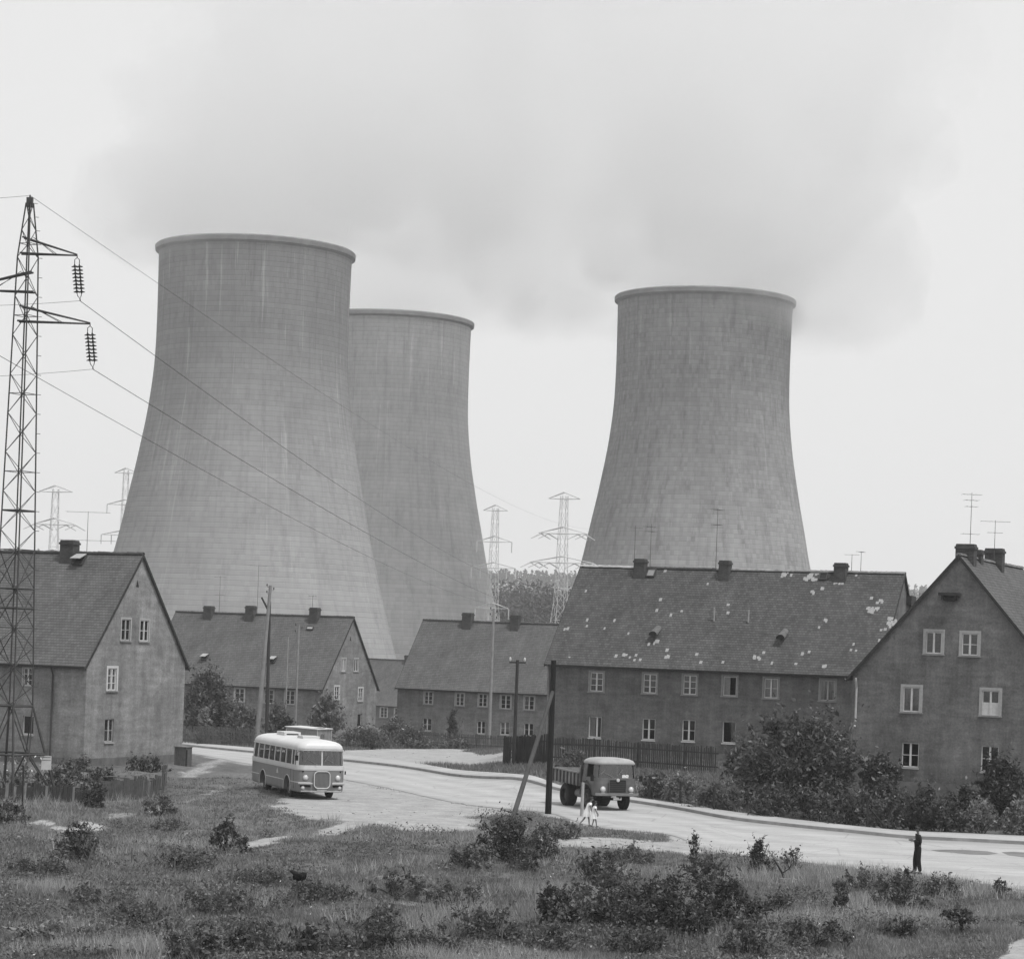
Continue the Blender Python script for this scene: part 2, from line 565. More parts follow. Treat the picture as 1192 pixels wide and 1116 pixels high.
n6 = t.noise(t.mapping(c, (0.8, 1.2, 1), (4, 0, 0), (0, 0, R(75))), 0.9, 6, 0.7)
s_ = t.math('MULTIPLY', t.maprange(n2, 0.3, 0.7, 0.26, 0.42), t.maprange(n1, 0.3, 0.7, 0.74, 1.14)); s_ = t.math('MULTIPLY', s_, t.maprange(n6, 0.36, 0.62, 0.86, 1.06))
k = t.math('ADD', at_.outputs['Fac'], t.math('MULTIPLY', t.math('SUBTRACT', n2, 0.5), 0.9))
k = t.maprange(k, 0.32, 0.68, 0, 1)
mxn = t.n('ShaderNodeMix'); mxn.data_type = 'FLOAT'; t.l(k, mxn.inputs[0]); t.l(g, mxn.inputs[2]); t.l(s_, mxn.inputs[3])
t.bsdf(mxn.outputs[0], 0.95, 0.1, 0, n2, 0.7, 0.06)
gr = tag(obj('ground', me, t.m, smooth=True), 'rough meadow ground falling away behind the road', 'ground', kind='structure')


def resample(P, xs):
    P = np.array(P)
    return np.interp(xs, P[:, 0], P[:, 1])


def strip(name, A, B, dzA, dzB, m, label, cat, nacross=6, skirt=0.0):
    A = np.array(A); B = np.array(B); n = 420
    def rs(P):
        d = np.concatenate([[0], np.cumsum(np.hypot(*(P[1:] - P[:-1]).T))]); tt = np.linspace(0, d[-1], n)
        # parameter by waypoint index keeps both edges in step
        ti = np.linspace(0, len(P) - 1, n); i0 = np.minimum(ti.astype(int), len(P) - 2); f = ti - i0
        # Catmull-Rom for smooth bends
        Pm = np.vstack([2 * P[0] - P[1], P, 2 * P[-1] - P[-2]])
        p0, p1, p2, p3 = Pm[i0], Pm[i0 + 1], Pm[i0 + 2], Pm[i0 + 3]; f = f[:, None]
        return 0.5 * (2 * p1 + (p2 - p0) * f + (2 * p0 - 5 * p1 + 4 * p2 - p3) * f ** 2 + (3 * p1 - p0 - 3 * p2 + p3) * f ** 3)
    a = rs(A); b = rs(B)
    rows = []
    for j in range(nacross + 1):
        f = j / nacross
        p = a * (1 - f) + b * f
        z = hz0(p[:, 0], p[:, 1]) + dzA * (1 - f) + dzB * f
        rows.append(np.column_stack([p, z]))
    if skirt:
        e = rows[0].copy(); e[:, 2] -= skirt; rows.insert(0, e)
        e = rows[-1].copy(); e[:, 2] -= skirt; rows.append(e)
    V = np.vstack(rows); I = np.arange(len(V)).reshape(len(rows), n)
    Q = np.stack([I[:-1, :-1].ravel(), I[:-1, 1:].ravel(), I[1:, 1:].ravel(), I[1:, :-1].ravel()], 1)
    me = np_mesh(name, V, Q)
    if not skirt:
        a_ = me.attributes.new('across', 'FLOAT', 'POINT'); a_.data.foreach_set('value', np.repeat(np.linspace(0, 1, len(rows)), n).astype(np.float32))
    return tag(obj(name, me, m, smooth=not skirt), label, cat, kind='structure')


def roadmat(name, v, worn, tracks=False):
    t = NT(name); c = t.coords()
    n1 = t.noise(c, 0.35, 6, 0.65); n2 = t.noise(c, 6, 5, 0.75)
    n4 = t.noise(t.mapping(c, (0.25, 1.6, 1), (0, 0, 0), (0, 0, R(38))), 0.8, 5, 0.65)
    cv = t.math('MULTIPLY', t.maprange(n1, 0.3, 0.7, v * (1 - worn), v * (1 + worn)), t.maprange(n2, 0.3, 0.7, 0.9, 1.1))
    cv = t.math('MULTIPLY', cv, t.maprange(n4, 0.35, 0.68, 1.07, 0.86))
    if tracks:
        ac = t.n('ShaderNodeAttribute'); ac.attribute_name = 'across'
        wv = t.math('ADD', ac.outputs['Fac'], t.math('MULTIPLY', t.math('SUBTRACT', n1, 0.5), 0.10))
        band = t.math('SINE', t.math('MULTIPLY', wv, 25.0))
        cv = t.math('MULTIPLY', cv, t.maprange(band, -1, 1, 0.93, 1.05))
        ed = t.math('ABSOLUTE', t.math('SUBTRACT', wv, 0.5))
        cv = t.math('MULTIPLY', cv, t.maprange(t.math('ADD', ed, t.math('MULTIPLY', t.math('SUBTRACT', n2, 0.5), 0.12)), 0.38, 0.5, 1.0, 0.78))
        cr = t.n('ShaderNodeTexVoronoi'); cr.feature = 'DISTANCE_TO_EDGE'; cr.inputs['Scale'].default_value = 0.33; t.l(t.mapping(c, (1, 1, 1), (2, 3, 0)), cr.inputs['Vector'])
        cv = t.math('MULTIPLY', cv, t.maprange(cr.outputs['Distance'], 0.0, 0.018, 0.80, 1.0))
    t.bsdf(cv, 0.9, 0.2, 0, n2, 0.35, 0.02)
    return t.m


strip('road', ROAD_LOW, KERB, 0.016, 0.016, roadmat('dusty_road', 0.365, 0.10, True), 'pale dusty road curving past the houses', 'road', 10)
# kerb: a real step between road and pavement
K2 = [(x + (px_ - x) * 0.035, y + (py_ - y) * 0.035) for (x, y), (px_, py_) in zip(KERB, PAVE)]
strip('kerb', KERB, K2, 0.15, 0.15, M('kerb_stone_shaded', 0.16, 0.9, 0.3, 1.2), 'stone kerb with its face shade put into the colour, along the far side of the road', 'kerb', 1, 0.4)  # stone darkened: shade of the upright face is put into its colour
strip('pavement', K2, PAVE, 0.146, 0.146, roadmat('pavement_grit', 0.36, 0.16), 'pale gritty pavement beyond the kerb', 'pavement', 4, 0.3)

# ------------------------------------------------------------------ houses
A_ANG = R(-23.4)
GLASS = glassmat('window_glass', 0.10, 0.5)
WHITE = M('old_white_paint', 0.52, 0.6, 0.12, 6)
CREAM = M('dull_cream_paint', 0.33, 0.7, 0.15, 6)
GREYP = M('grey_surround', 0.22, 0.8, 0.15, 5)
CURT = M('net_curtain', 0.6, 0.9, 0.15, 8)
DARKW = M('dark_weathered_wood', 0.035, 0.85, 0.3, 4)
ZINC = M('dark_zinc', 0.05, 0.5, 0.25, 3)
ROOMD = M('dark_room', 0.02, 0.95, 0.1, 2)
WIRE = M('black_wire', 0.02, 0.6, 0.1, 2)
ANT = M('antenna_tube', 0.06, 0.5, 0.1, 2)
LIME = M('pale_mortar', 0.30, 0.9, 0.2, 4)
CHIM = brickmat('chimney_brick', 0.055)


class Face:
    """a wall plane of a house: o origin, u along, n outward (house-local)"""
    def __init__(s, o, u, n, root_m):
        s.o, s.u, s.n, s.m = Vector(o), Vector(u), Vector(n), root_m

    def px(s, px, py):
        du, dv = ray(px, py)
        mi = s.m.inverted()
        o = mi @ Vector((0, 0, CH)); d = mi.to_3x3() @ Vector((du, 1, -dv))
        t = (s.o - o).dot(s.n) / d.dot(s.n)
        p = o + d * t
        return (p - s.o).dot(s.u), p.z, p

    def mat(s):
        return Matrix(((s.u.x, s.n.x, 0, s.o.x), (s.u.y, s.n.y, 0, s.o.y), (s.u.z, s.n.z, 1, s.o.z), (0, 0, 0, 1)))   # (u, out, z)


def slope_px(house, px, py, side='front'):
    """point of a pixel ray on the front roof slope, house-local"""
    mi = house['M'].inverted(); du, dv = ray(px, py)
    o = mi @ Vector((0, 0, CH)); d = mi.to_3x3() @ Vector((du, 1, -dv))
    hw = house['W'] / 2; k = (house['Hr'] - house['He']) / hw
    # plane z = He + k*y
    t = (house['He'] + k * o.y - o.z + house['up']) / (d.z - k * d.y)
    return o + d * t


def ridge_px(house, px):
    """local x where the pixel column crosses the ridge"""
    best = None
    for i in range(400):
        x = house['L'] * i / 399
        p = house['M'] @ Vector((x, house['W'] / 2, house['Hr']))
        u, v = p.x / p.y, (CH - p.z) / p.y
        X = PX + (u * CR - v * SR) * F
        if best is None or abs(X - px) < best[0]: best = (abs(X - px), x)
    return best[1]


def wall_poly(bm, face, poly, holes, depth=0.16):
    """wall plane with openings and reveals"""
    m4 = face.mat()
    b = bmesh.new()
    b.faces.new([b.verts.new((u, 0, z)) for u, z in poly])
    for (u0, u1, z0, z1) in holes:
        for co, no in (((u0, 0, 0), (1, 0, 0)), ((u1, 0, 0), (1, 0, 0)), ((0, 0, z0), (0, 0, 1)), ((0, 0, z1), (0, 0, 1))):
            bmesh.ops.bisect_plane(b, geom=b.verts[:] + b.edges[:] + b.faces[:], plane_co=co, plane_no=no)
    kill = [f for f in b.faces if any(u0 < f.calc_center_median().x < u1 and z0 < f.calc_center_median().z < z1 for (u0, u1, z0, z1) in holes)]
    bmesh.ops.delete(b, geom=kill, context='FACES')
    vm = {}
    for v in b.verts: vm[v] = bm.verts.new(m4 @ v.co)
    for f in b.faces: bm.faces.new([vm[v] for v in f.verts])
    b.free()
    for (u0, u1, z0, z1) in holes:
        ring = [(u0, z0), (u1, z0), (u1, z1), (u0, z1)]
        for (a0, a1), (b0, b1) in zip(ring, ring[1:] + ring[:1]):
            bm.faces.new([bm.verts.new(m4 @ Vector(p)) for p in ((a0, 0, a1), (b0, 0, b1), (b0, -depth, b1), (a0, -depth, a1))])


def window(root, face, u, z, w_, h_, style, k):
    m4 = face.mat()
    u0, u1, z0, z1 = u - w_ / 2, u + w_ / 2, z - h_ / 2, z + h_ / 2
    fm = style.get('paint', WHITE)
    d = -0.10 if not style.get('deep') else -0.14
    bm = bmesh.new()
    e = 0.055

    def bx(a, b, c, dd, f0, f1, mi=0): box(bm, a, b, f0, f1, c, dd, mi, m4)
    if style.get('blind'):                                    # no casement left, only the dark opening and a frame strip
        bx(u0, u0 + e, z0, z1, d, d + .05); bx(u1 - e, u1, z0, z1, d, d + .05)
        bx(u0 + e, u1 - e, z1 - e, z1, d, d + .05); bx(u0 + e, u1 - e, z0, z0 + e, d, d + .05)
    else:
        bx(u0, u0 + e, z0, z1, d, d + .07); bx(u1 - e, u1, z0, z1, d, d + .07)
        bx(u0 + e, u1 - e, z1 - e, z1, d, d + .07); bx(u0 + e, u1 - e, z0, z0 + e * 1.2, d, d + .07)
        um = u + style.get('shift', 0)
        bx(um - .05, um + .05, z0 + e * 1.2, z1 - e, d + .002, d + .085)
        nb = style.get('bars', 2)
        for j in range(nb):
            zz = z0 + (z1 - z0) * (j + 1) / (nb + 1)
            bx(u0 + e, um - .05, zz - .018, zz + .018, d + .01, d + .05); bx(um + .05, u1 - e, zz - .018, zz + .018, d + .01, d + .05)
    if style.get('surround'):
        q = style['surround']; p = 0.025
        bx(u0 - q, u0 - .002, z0 - .02, z1 + q, -.02, p, 1); bx(u1 + .002, u1 + q, z0 - .02, z1 + q, -.02, p, 1); bx(u0 - .002, u1 + .002, z1 + .002, z1 + q, -.02, p - .003, 1)
    wn = obj('window', bm, None, root, mats=[fm, style.get('smat', GREYP)])
    if style.get('label'): wn['label'] = style['label']
    # glass
    bm = bmesh.new()
    if style.get('open') == 'right':
        gl = [(u0 + .01, u)]
    elif style.get('open') == 'left':
        gl = [(u, u1 - .01)]
    else:
        gl = [(u0 + .01, u1 - .01)]
    for a, b in gl:
        bm.faces.new([bm.verts.new(m4 @ Vector(p)) for p in ((a, d + .03, z0 + .01), (b, d + .03, z0 + .01), (b, d + .03, z1 - .01), (a, d + .03, z1 - .01))])
    obj('pane', bm, GLASS, wn)
    c = style.get('curtain', 0)
    if c:
        bm = bmesh.new(); ww = (u1 - u0)
        spans = {1: [(u0, u0 + ww * .22), (u1 - ww * .22, u1)], 2: [(u0, u0 + ww * .46)], 3: [(u0, u1)], 4: [(u1 - ww * .4, u1)]}[c]
        zb = z0 + (h_ * style.get('cz', 0.0))
        for a, b in spans:
            n = 10
            top = [bm.verts.new(m4 @ Vector((a + (b - a) * i / n, -.2 + .012 * (i % 2), z1))) for i in range(n + 1)]
            bot = [bm.verts.new(m4 @ Vector((a + (b - a) * i / n, -.2 + .016 * (i % 2), zb))) for i in range(n + 1)]
            for i in range(n): bm.faces.new((bot[i], bot[i + 1], top[i + 1], top[i]))
        obj('curtain', bm, CURT, wn)
    if style.get('panel'):
        bm = bmesh.new(); box(bm, u0 + .06, u1 - .06, d + .035, d + .05, z0 + .06, z0 + h_ * .52, 0, m4)
        obj('lower_panel', bm, WHITE, wn)
    bm = bmesh.new(); q = style.get('surround', 0) + .03
    box(bm, u0 - q, u1 + q, -.05, .075, z0 - .09, z0 - .021, 0, m4)
    obj('sill', bm, style.get('sillm', GREYP), wn)
    return wn


def antenna(root, base, h, arms, lean=0.0):
    bm = bmesh.new(); b = Vector(base); top = b + Vector((lean, 0, h))
    tube(bm, b - Vector((0, 0, .8)), top, .022, .014, 6)
    for (f, dirx, half, nel, el) in arms:
        p = b + (top - b) * f
        dv = Vector((math.cos(dirx), math.sin(dirx), 0)); pv_ = Vector((-dv.y, dv.x, 0))
        tube(bm, p - dv * half, p + dv * half, .010, None, 5)
        for i in range(nel):
            q = p + dv * (half * (2 * i / max(nel - 1, 1) - 1))
            tube(bm, q - pv_ * el * (1 - .25 * i / nel), q + pv_ * el * (1 - .25 * i / nel), .008, None, 5)
    return obj('tv_antenna', bm, ANT, root)


def house(label, P0, ang, L, W, He, Hr, wallm, roofm, openings, group='grey village houses', ov=0.32, vo=0.12, ridge_m=None, zs=-1.0, cat='house', pale=None, plinth=True):
    """openings: list (facename, px, py, w, h, style)"""
    root = thing('village_house', label, cat, P0, ang, group)
    Mx = Matrix.Translation(P0) @ Matrix.Rotation(ang, 4, 'Z')
    H = dict(root=root, M=Mx, L=L, W=W, He=He, Hr=Hr, up=0.12)
    faces = {'front': Face((0, 0, 0), (1, 0, 0), (0, -1, 0), Mx), 'right': Face((L, 0, 0), (0, 1, 0), (1, 0, 0), Mx),
             'left': Face((0, W, 0), (0, -1, 0), (-1, 0, 0), Mx), 'back': Face((L, W, 0), (-1, 0, 0), (0, 1, 0), Mx)}
    H['faces'] = faces
    holes = {k: [] for k in faces}; wins = []
    for i, (fn, px, py, w_, h_, st) in enumerate(openings):
        u, z, _ = faces[fn].px(px, py)
        z = max(z, 0.25 + h_ / 2) if not st.get('low') else z
        if fn in ('front', 'back'): z = min(z, He - ov * (Hr - He) / (W / 2) - .06 - h_ / 2 - st.get('surround', 0))
        holes[fn].append((u - w_ / 2, u + w_ / 2, z - h_ / 2, z + h_ / 2)); wins.append((fn, u, z, w_, h_, st))
    bm = bmesh.new()
    k = (Hr - He) / (W / 2)
    rect = [(0, zs), (L, zs), (L, He), (0, He)]
    gab = [(0, zs), (W, zs), (W, He), (W / 2, Hr - .02), (0, He)]
    for fn in faces:
        wall_poly(bm, faces[fn], gab if fn in ('left', 'right') else rect, holes[fn])
    bmesh.ops.remove_doubles(bm, verts=bm.verts, dist=0.001)
    obj('wall', bm, wallm, root)
    for i, (fn, u, z, w_, h_, st) in enumerate(wins): window(root, faces[fn], u, z, w_, h_, st, i)
    if plinth:
        bm = bmesh.new()
        for fn, ln in (('front', L), ('right', W), ('left', W)):
            box(bm, -.03, ln + .03, 0.001, .045, zs, .42, 0, faces[fn].mat())
        obj('plinth', bm, M('plinth_render', 0.12, 0.95, 0.3, 1.5), root)
    # roof: two slabs with thickness
    bm = bmesh.new(); th = 0.14; n = 30
    slopes = [(-ov, W / 2), (W + ov, W / 2)]
    for ye, yr in slopes:
        ze = He - ov * k
        rows = []
        for i in range(n + 1):
            x = -vo + (L + 2 * vo) * i / n
            sag = -0.05 * math.sin(math.pi * i / n) + 0.02 * noise.noise(Vector((x * .5, P0[0], 0)))
            rows.append([(x, ye, ze + th * .5 + sag * .4), (x, (ye + yr) / 2, (ze + Hr) / 2 + th * .5 + sag - .02), (x, yr, Hr + th * .5 + sag * .6)])
        up = [[bm.verts.new(p) for p in r] for r in rows]
        lo = [[bm.verts.new((p[0], p[1], p[2] - th)) for p in r] for r in rows]
        for i in range(n):
            for j in range(2):
                bm.faces.new((up[i][j], up[i + 1][j], up[i + 1][j + 1], up[i][j + 1]))
                bm.faces.new((lo[i][j], lo[i][j + 1], lo[i + 1][j + 1], lo[i + 1][j]))
            bm.faces.new((up[i][0], lo[i][0], lo[i + 1][0], up[i + 1][0]))
        for rr, ll in ((up[0], lo[0]), (up[-1], lo[-1])):
            for j in range(2): bm.faces.new((rr[j], rr[j + 1], ll[j + 1], ll[j]))
    mats = [roofm, LIME]
    if pale:
        for (px, py, sx, sz) in pale:
            p = slope_px(H, px, py)
            if not (-.1 < p.x < L + .1 and -.25 < p.y < W / 2): continue
            for q in range(max(1, int(sx * sz / .04))):
                a = p.x + random.uniform(-.5, .5) * (sx - .15); yy = p.y + random.uniform(-.5, .5) * (sz - .1) * .65
                hx = .085 * random.uniform(.7, 1.2); hy = .075 * random.uniform(.7, 1.2)
                zz = lambda y: He + k * y + th * .5 + .022 + random.uniform(0, .006) - .03
                vs = [bm.verts.new(c_) for c_ in ((a - hx, yy - hy, zz(yy - hy)), (a + hx, yy - hy, zz(yy - hy)), (a + hx, yy + hy, zz(yy + hy)), (a - hx, yy + hy, zz(yy + hy)))]
                vb = [bm.verts.new(v.co - Vector((0, 0, .05))) for v in vs]
                f = bm.faces.new(vs); f.material_index = 1
                for i in range(4):
                    f = bm.faces.new((vs[i], vb[i], vb[(i + 1) % 4], vs[(i + 1) % 4])); f.material_index = 1
    roof = obj('roof', bm, None, root, mats=mats)
    H['roof'] = roof
    # ridge tiles, each a short half-round
    bm = bmesh.new(); x = -vo; rn = 0
    segs = ridge_m or [(0, 9e9, M('ridge_tile', 0.05, 0.9, 0.3, 3))]
    mm = [s[2] for s in segs]
    while x < L + vo - .1:
        ln = min(.36, L + vo - x); i = (x + vo) / (L + 2 * vo)
        z0 = Hr + th * .5 - .03 * math.sin(math.pi * i) + random.uniform(-.012, .012)
        mi = next((q for q, s in enumerate(segs) if s[0] <= x < s[1]), 0)
        r0, r1 = .15, .125
        A = [bm.verts.new((x, W / 2 + r0 * math.cos(math.pi * t_ / 6) * 1.15, z0 + r0 * math.sin(math.pi * t_ / 6) - .06)) for t_ in range(7)]
        B = [bm.verts.new((x + ln + .02, W / 2 + r1 * math.cos(math.pi * t_ / 6) * 1.15, z0 + r1 * math.sin(math.pi * t_ / 6) - .06)) for t_ in range(7)]
        for t_ in range(6):
            f = bm.faces.new((A[t_], A[t_ + 1], B[t_ + 1], B[t_])); f.material_index = mi
        f = bm.faces.new(A); f.material_index = mi
        x += .34
    obj('ridge_cap', bm, None, roof, mats=mm)
    # gutter and verge boards
    bm = bmesh.new(); ze = He - ov * k
    for ye, sg in ((-ov - .06, -1), (W + ov + .06, 1)):
        prof = [(.07 * math.cos(math.pi * (1 + q / 6)), .08 * math.sin(math.pi * (1 + q / 6))) for q in range(7)]
        A = [bm.verts.new((-vo, ye + a_, ze + .04 + b_)) for a_, b_ in prof]; B = [bm.verts.new((L + vo, ye + a_, ze + .04 + b_)) for a_, b_ in prof]
        for q in range(6): bm.faces.new((A[q], A[q + 1], B[q + 1], B[q]))
    obj('gutter', bm, ZINC, root)
    bm = bmesh.new()
    for xx in (-vo - .03, L + vo):
        for ye, yr in slopes:
            pts = [(ye, ze + .06), (yr, Hr + .06), (yr, Hr - .16), (ye, ze - .16)]
            a_ = [bm.verts.new((xx, y_, z_)) for y_, z_ in pts]; b2 = [bm.verts.new((xx + .03, y_, z_)) for y_, z_ in pts]
            bm.faces.new(a_); bm.faces.new(b2[::-1])
            for q in range(4): bm.faces.new((a_[q], a_[(q + 1) % 4], b2[(q + 1) % 4], b2[q]))
    obj_split('verge_board', bm, M('verge_wood', 0.03, 0.85, 0.3, 3), root)
    return H


def chimney(H, x, yoff, wx, wy, top, m=None, cap=True):
    """x along the ridge, yoff from the ridge (minus = towards the front), top above the ridge"""
    hw = H['W'] / 2; k = (H['Hr'] - H['He']) / hw
    y = hw + yoff
    zb = H['Hr'] - k * (abs(yoff) + wy) - .2; zt = H['Hr'] + top
    bm = bmesh.new(); box(bm, x - wx / 2, x + wx / 2, y - wy / 2, y + wy / 2, zb, zt)
    if cap:
        box(bm, x - wx / 2 - .05, x + wx / 2 + .05, y - wy / 2 - .05, y + wy / 2 + .05, zt - .2, zt - .08)
        box(bm, x - wx / 2 + .02, x + wx / 2 - .02, y - wy / 2 + .02, y + wy / 2 - .02, zt + .001, zt + .06)
    return obj('chimney', bm, m or CHIM, H['roof'])


def roof_hatch(H, px, py, w_, h_, opened, m):
    p = slope_px(H, px, py); k = (H['Hr'] - H['He']) / (H['W'] / 2)
    sl = Vector((0, 1, k)).normalized(); nn = Vector((0, -k, 1)).normalized()
    m4 = Matrix(((1, sl.x, nn.x, p.x), (0, sl.y, nn.y, p.y), (0, sl.z, nn.z, p.z), (0, 0, 0, 1)))
    bm = bmesh.new()
    for a in ((-w_ / 2, -w_ / 2 + .06, -h_ / 2, h_ / 2), (w_ / 2 - .06, w_ / 2, -h_ / 2, h_ / 2), (-w_ / 2 + .06, w_ / 2 - .06, -h_ / 2, -h_ / 2 + .06), (-w_ / 2 + .06, w_ / 2 - .06, h_ / 2 - .06, h_ / 2)):
        box(bm, a[0], a[1], a[2], a[3], -.1, .1, 0, m4)
    fr = obj('roof_hatch', bm, ZINC, H['roof'])
    bm = bmesh.new()
    if opened:
        box(bm, -w_ / 2 + .06, w_ / 2 - .06, -h_ / 2 + .06, h_ / 2 - .06, -.02, .03, 1, m4)
        m5 = m4 @ Matrix.Translation((0, h_ / 2, .1)) @ Matrix.Rotation(R(-28), 4, 'X')
        box(bm, -w_ / 2, w_ / 2, -h_, 0, 0, .04, 0, m5)
    else:
        box(bm, -w_ / 2 + .06, w_ / 2 - .06, -h_ / 2 + .06, h_ / 2 - .06, -.02, .05, 0, m4)
    me = bm
    o = obj('roof_hatch', me, None, H['roof'], mats=[m, ROOMD]) if False else obj('hatch_lid', me, None, H['roof'], mats=[m, ROOMD])
    return o


def roof_vent(H, px, py, s=0.3):
    p = slope_px(H, px, py)
    bm = bmesh.new()
    n = 10; q = p + Vector((0, 0, -.05))
    A = [bm.verts.new(q + Vector((s * math.cos(math.pi * i / n), -.55, .28 * math.sin(math.pi * i / n) + .02))) for i in range(n + 1)]
    B = [bm.verts.new(q + Vector((s * .8 * math.cos(math.pi * i / n), .5, .5 + .2 * math.sin(math.pi * i / n)))) for i in range(n + 1)]
    for i in range(n): bm.faces.new((A[i], A[i + 1], B[i + 1], B[i]))
    C_ = [bm.verts.new(v.co + Vector((0, .05, 0))) for v in A]
    f = bm.faces.new(C_); f.material_index = 1
    return obj('roof_vent', bm, None, H['roof'], mats=[M('vent_clay', 0.11, 0.9, 0.3, 3), ROOMD])


def downpipe(H, fn, u, m, z0=0.1, r=.05):
    f = H['faces'][fn]; m4 = f.mat(); bm = bmesh.new()
    pts = [(u, .3, H['He'] - .3), (u, .28, H['He'] - .45), (u, .1, H['He'] - .85), (u, .1, z0 + .2), (u, .2, z0)]
    path_tube(bm, [m4 @ Vector(p) for p in pts], r, 8)
    return obj('downpipe', bm, m, H['root'])


def gable_vent(H, fn, px, py, w_=.32, h_=.42):
    f = H['faces'][fn]; u, z, _ = f.px(px, py); m4 = f.mat(); bm = bmesh.new()
    tri = [(u - w_ / 2, z - h_ / 2), (u + w_ / 2, z - h_ / 2), (u, z + h_ / 2)]
    a = [bm.verts.new(m4 @ Vector((p[0], .012, p[1]))) for p in tri]; b = [bm.verts.new(m4 @ Vector((p[0], -.03, p[1]))) for p in tri]
    bm.faces.new(a)
    for i in range(3): bm.faces.new((a[i], b[i], b[(i + 1) % 3], a[(i + 1) % 3]))
    return obj('gable_vent', bm, ROOMD, H['root'])


UP = dict(bars=2, surround=.13, smat=GREYP)                       # upper floor: pale moulded surround
UPW = dict(bars=2, surround=.13, smat=CREAM)
LOW = dict(bars=1, deep=True, sillm=CREAM)                          # ground floor: set deep, no surround


def st(base, **k):
    d = dict(base); d.update(k); return d


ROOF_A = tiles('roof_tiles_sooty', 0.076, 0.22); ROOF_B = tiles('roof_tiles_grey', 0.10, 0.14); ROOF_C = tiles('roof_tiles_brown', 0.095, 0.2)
DIRA = Vector((math.cos(A_ANG), math.sin(A_ANG), 0)); DIRB = Vector((-math.sin(A_ANG), math.cos(A_ANG), 0))

# house behind the near pylon
C_ = at(97, 887, 141); P0 = C_ - DIRA * 24; P0.z = hzf(C_.x, C_.y) + .02
LH = house('grey house with plain gable behind the near lattice pylon', P0, A_ANG, 24, 10.9, 6.05, 12.45, stucco('stucco_light_grey', 0.215), ROOF_B, [
    ('front', 32.7, 786, .62, 1.05, st(UPW, curtain=1, surround=.1)), ('front', 32.5, 843.5, .75, 1.1, st(LOW, blind=True)),
    ('right', 146.5, 733, .95, 1.25, st(UPW, surround=.12, bars=1, paint=CREAM)), ('right', 168, 734, .95, 1.25, st(UPW, surround=.12, bars=1, curtain=4)),
    ('right', 130.5, 790.5, .95, 1.3, st(UPW, surround=.14, smat=WHITE)), ('right', 127, 850, .95, 1.35, st(LOW, bars=1, paint=CREAM, curtain=1)),
    ('right', 124, 889, .4, .26, dict(blind=True, low=True))])
gable_vent(LH, 'right', 160, 679)
downpipe(LH, 'front', LH['faces']['front'].px(62, 800)[0], ZINC)
chimney(LH, ridge_px(LH, 84), -.25, .95, .7, .7)
roof_hatch(LH, 93, 652, .7, .8, True, CREAM)
antenna(LH['root'], (ridge_px(LH, 99), 5.6, 12.3), 2.7, [(.98, R(20), 1.3, 4, .35), (.35, R(20), 1.7, 5, .4)])

# long house right of the middle, the one with the patched roof
Y0 = 163.0; u, v = ray(638, 767); P0 = Vector((u * Y0, Y0, 0.8))
PALE = [(630 + a / 3.488, 560 + b / 3.488, w_, h_) for a, b, w_, h_ in [(182, 443, .2, .2), (185, 560, .2, .2), (185, 588, .2, .3), (103, 598, .5, .3), (298, 563, .2, .2), (258, 594, .2, .2), (350, 612, .35, .2), (437, 655, .3, .2), (468, 648, .5, .35),
        (512, 682, .2, .2), (513, 708, .5, .25), (305, 705, .2, .2), (340, 700, .4, .3), (360, 712, .2, .2), (387, 700, .2, .2), (377, 720, .35, .2), (403, 720, .2, .2), (503, 358, .2, .2), (485, 476, .2, .2), (468, 521, .2, .2), (526, 540, .2, .2), (570, 524, .2, .2),
        (676, 414, .2, .2), (758, 497, .2, .2), (758, 530, .2, .2), (632, 700, .2, .2), (648, 728, .35, .2), (738, 728, .2, .2), (867, 708, .2, .2), (112, 710, .2, .2)]]
PALE += [(830 + a / 3.488, 560 + b / 3.488, w_, h_) for a, b, w_, h_ in [(443, 432, .4, .3), (403, 447, .4, .4), (455, 558, .4, .3), (430, 588, .2, .2), (388, 690, .3, .2), (363, 698, .2, .2), (205, 692, .2, .2), (180, 712, .5, .3), (240, 732, .2, .2), (335, 737, .2, .2),
         (572, 657, .2, .2), (560, 681, .2, .2), (582, 681, .2, .2), (447, 743, .5, .3), (640, 520, .8, .5), (655, 515, .7, .3), (683, 482, .4, .3), (665, 490, .3, .2), (640, 472, .3, .2), (735, 443, .2, .2), (740, 398, .3, .4), (700, 597, .2, .2), (682, 602, .2, .2), (675, 642, .2, .2),
         (750, 492, .7, .9), (728, 566, .7, 1.0), (405, 382, .9, 1.0), (508, 409, 1.2, .2), (300, 372, .8, .4), (285, 380, .4, .3), (375, 390, .3, .3), (580, 378, .3, .2)]]
LR, DR = M('lime_ridge', 0.36, 0.9, 0.3, 2.5), M('ridge_tile', 0.05, 0.9, 0.3, 3)
MRh = M('part_limed_ridge', 0.2, 0.9, 0.5, 2.2)
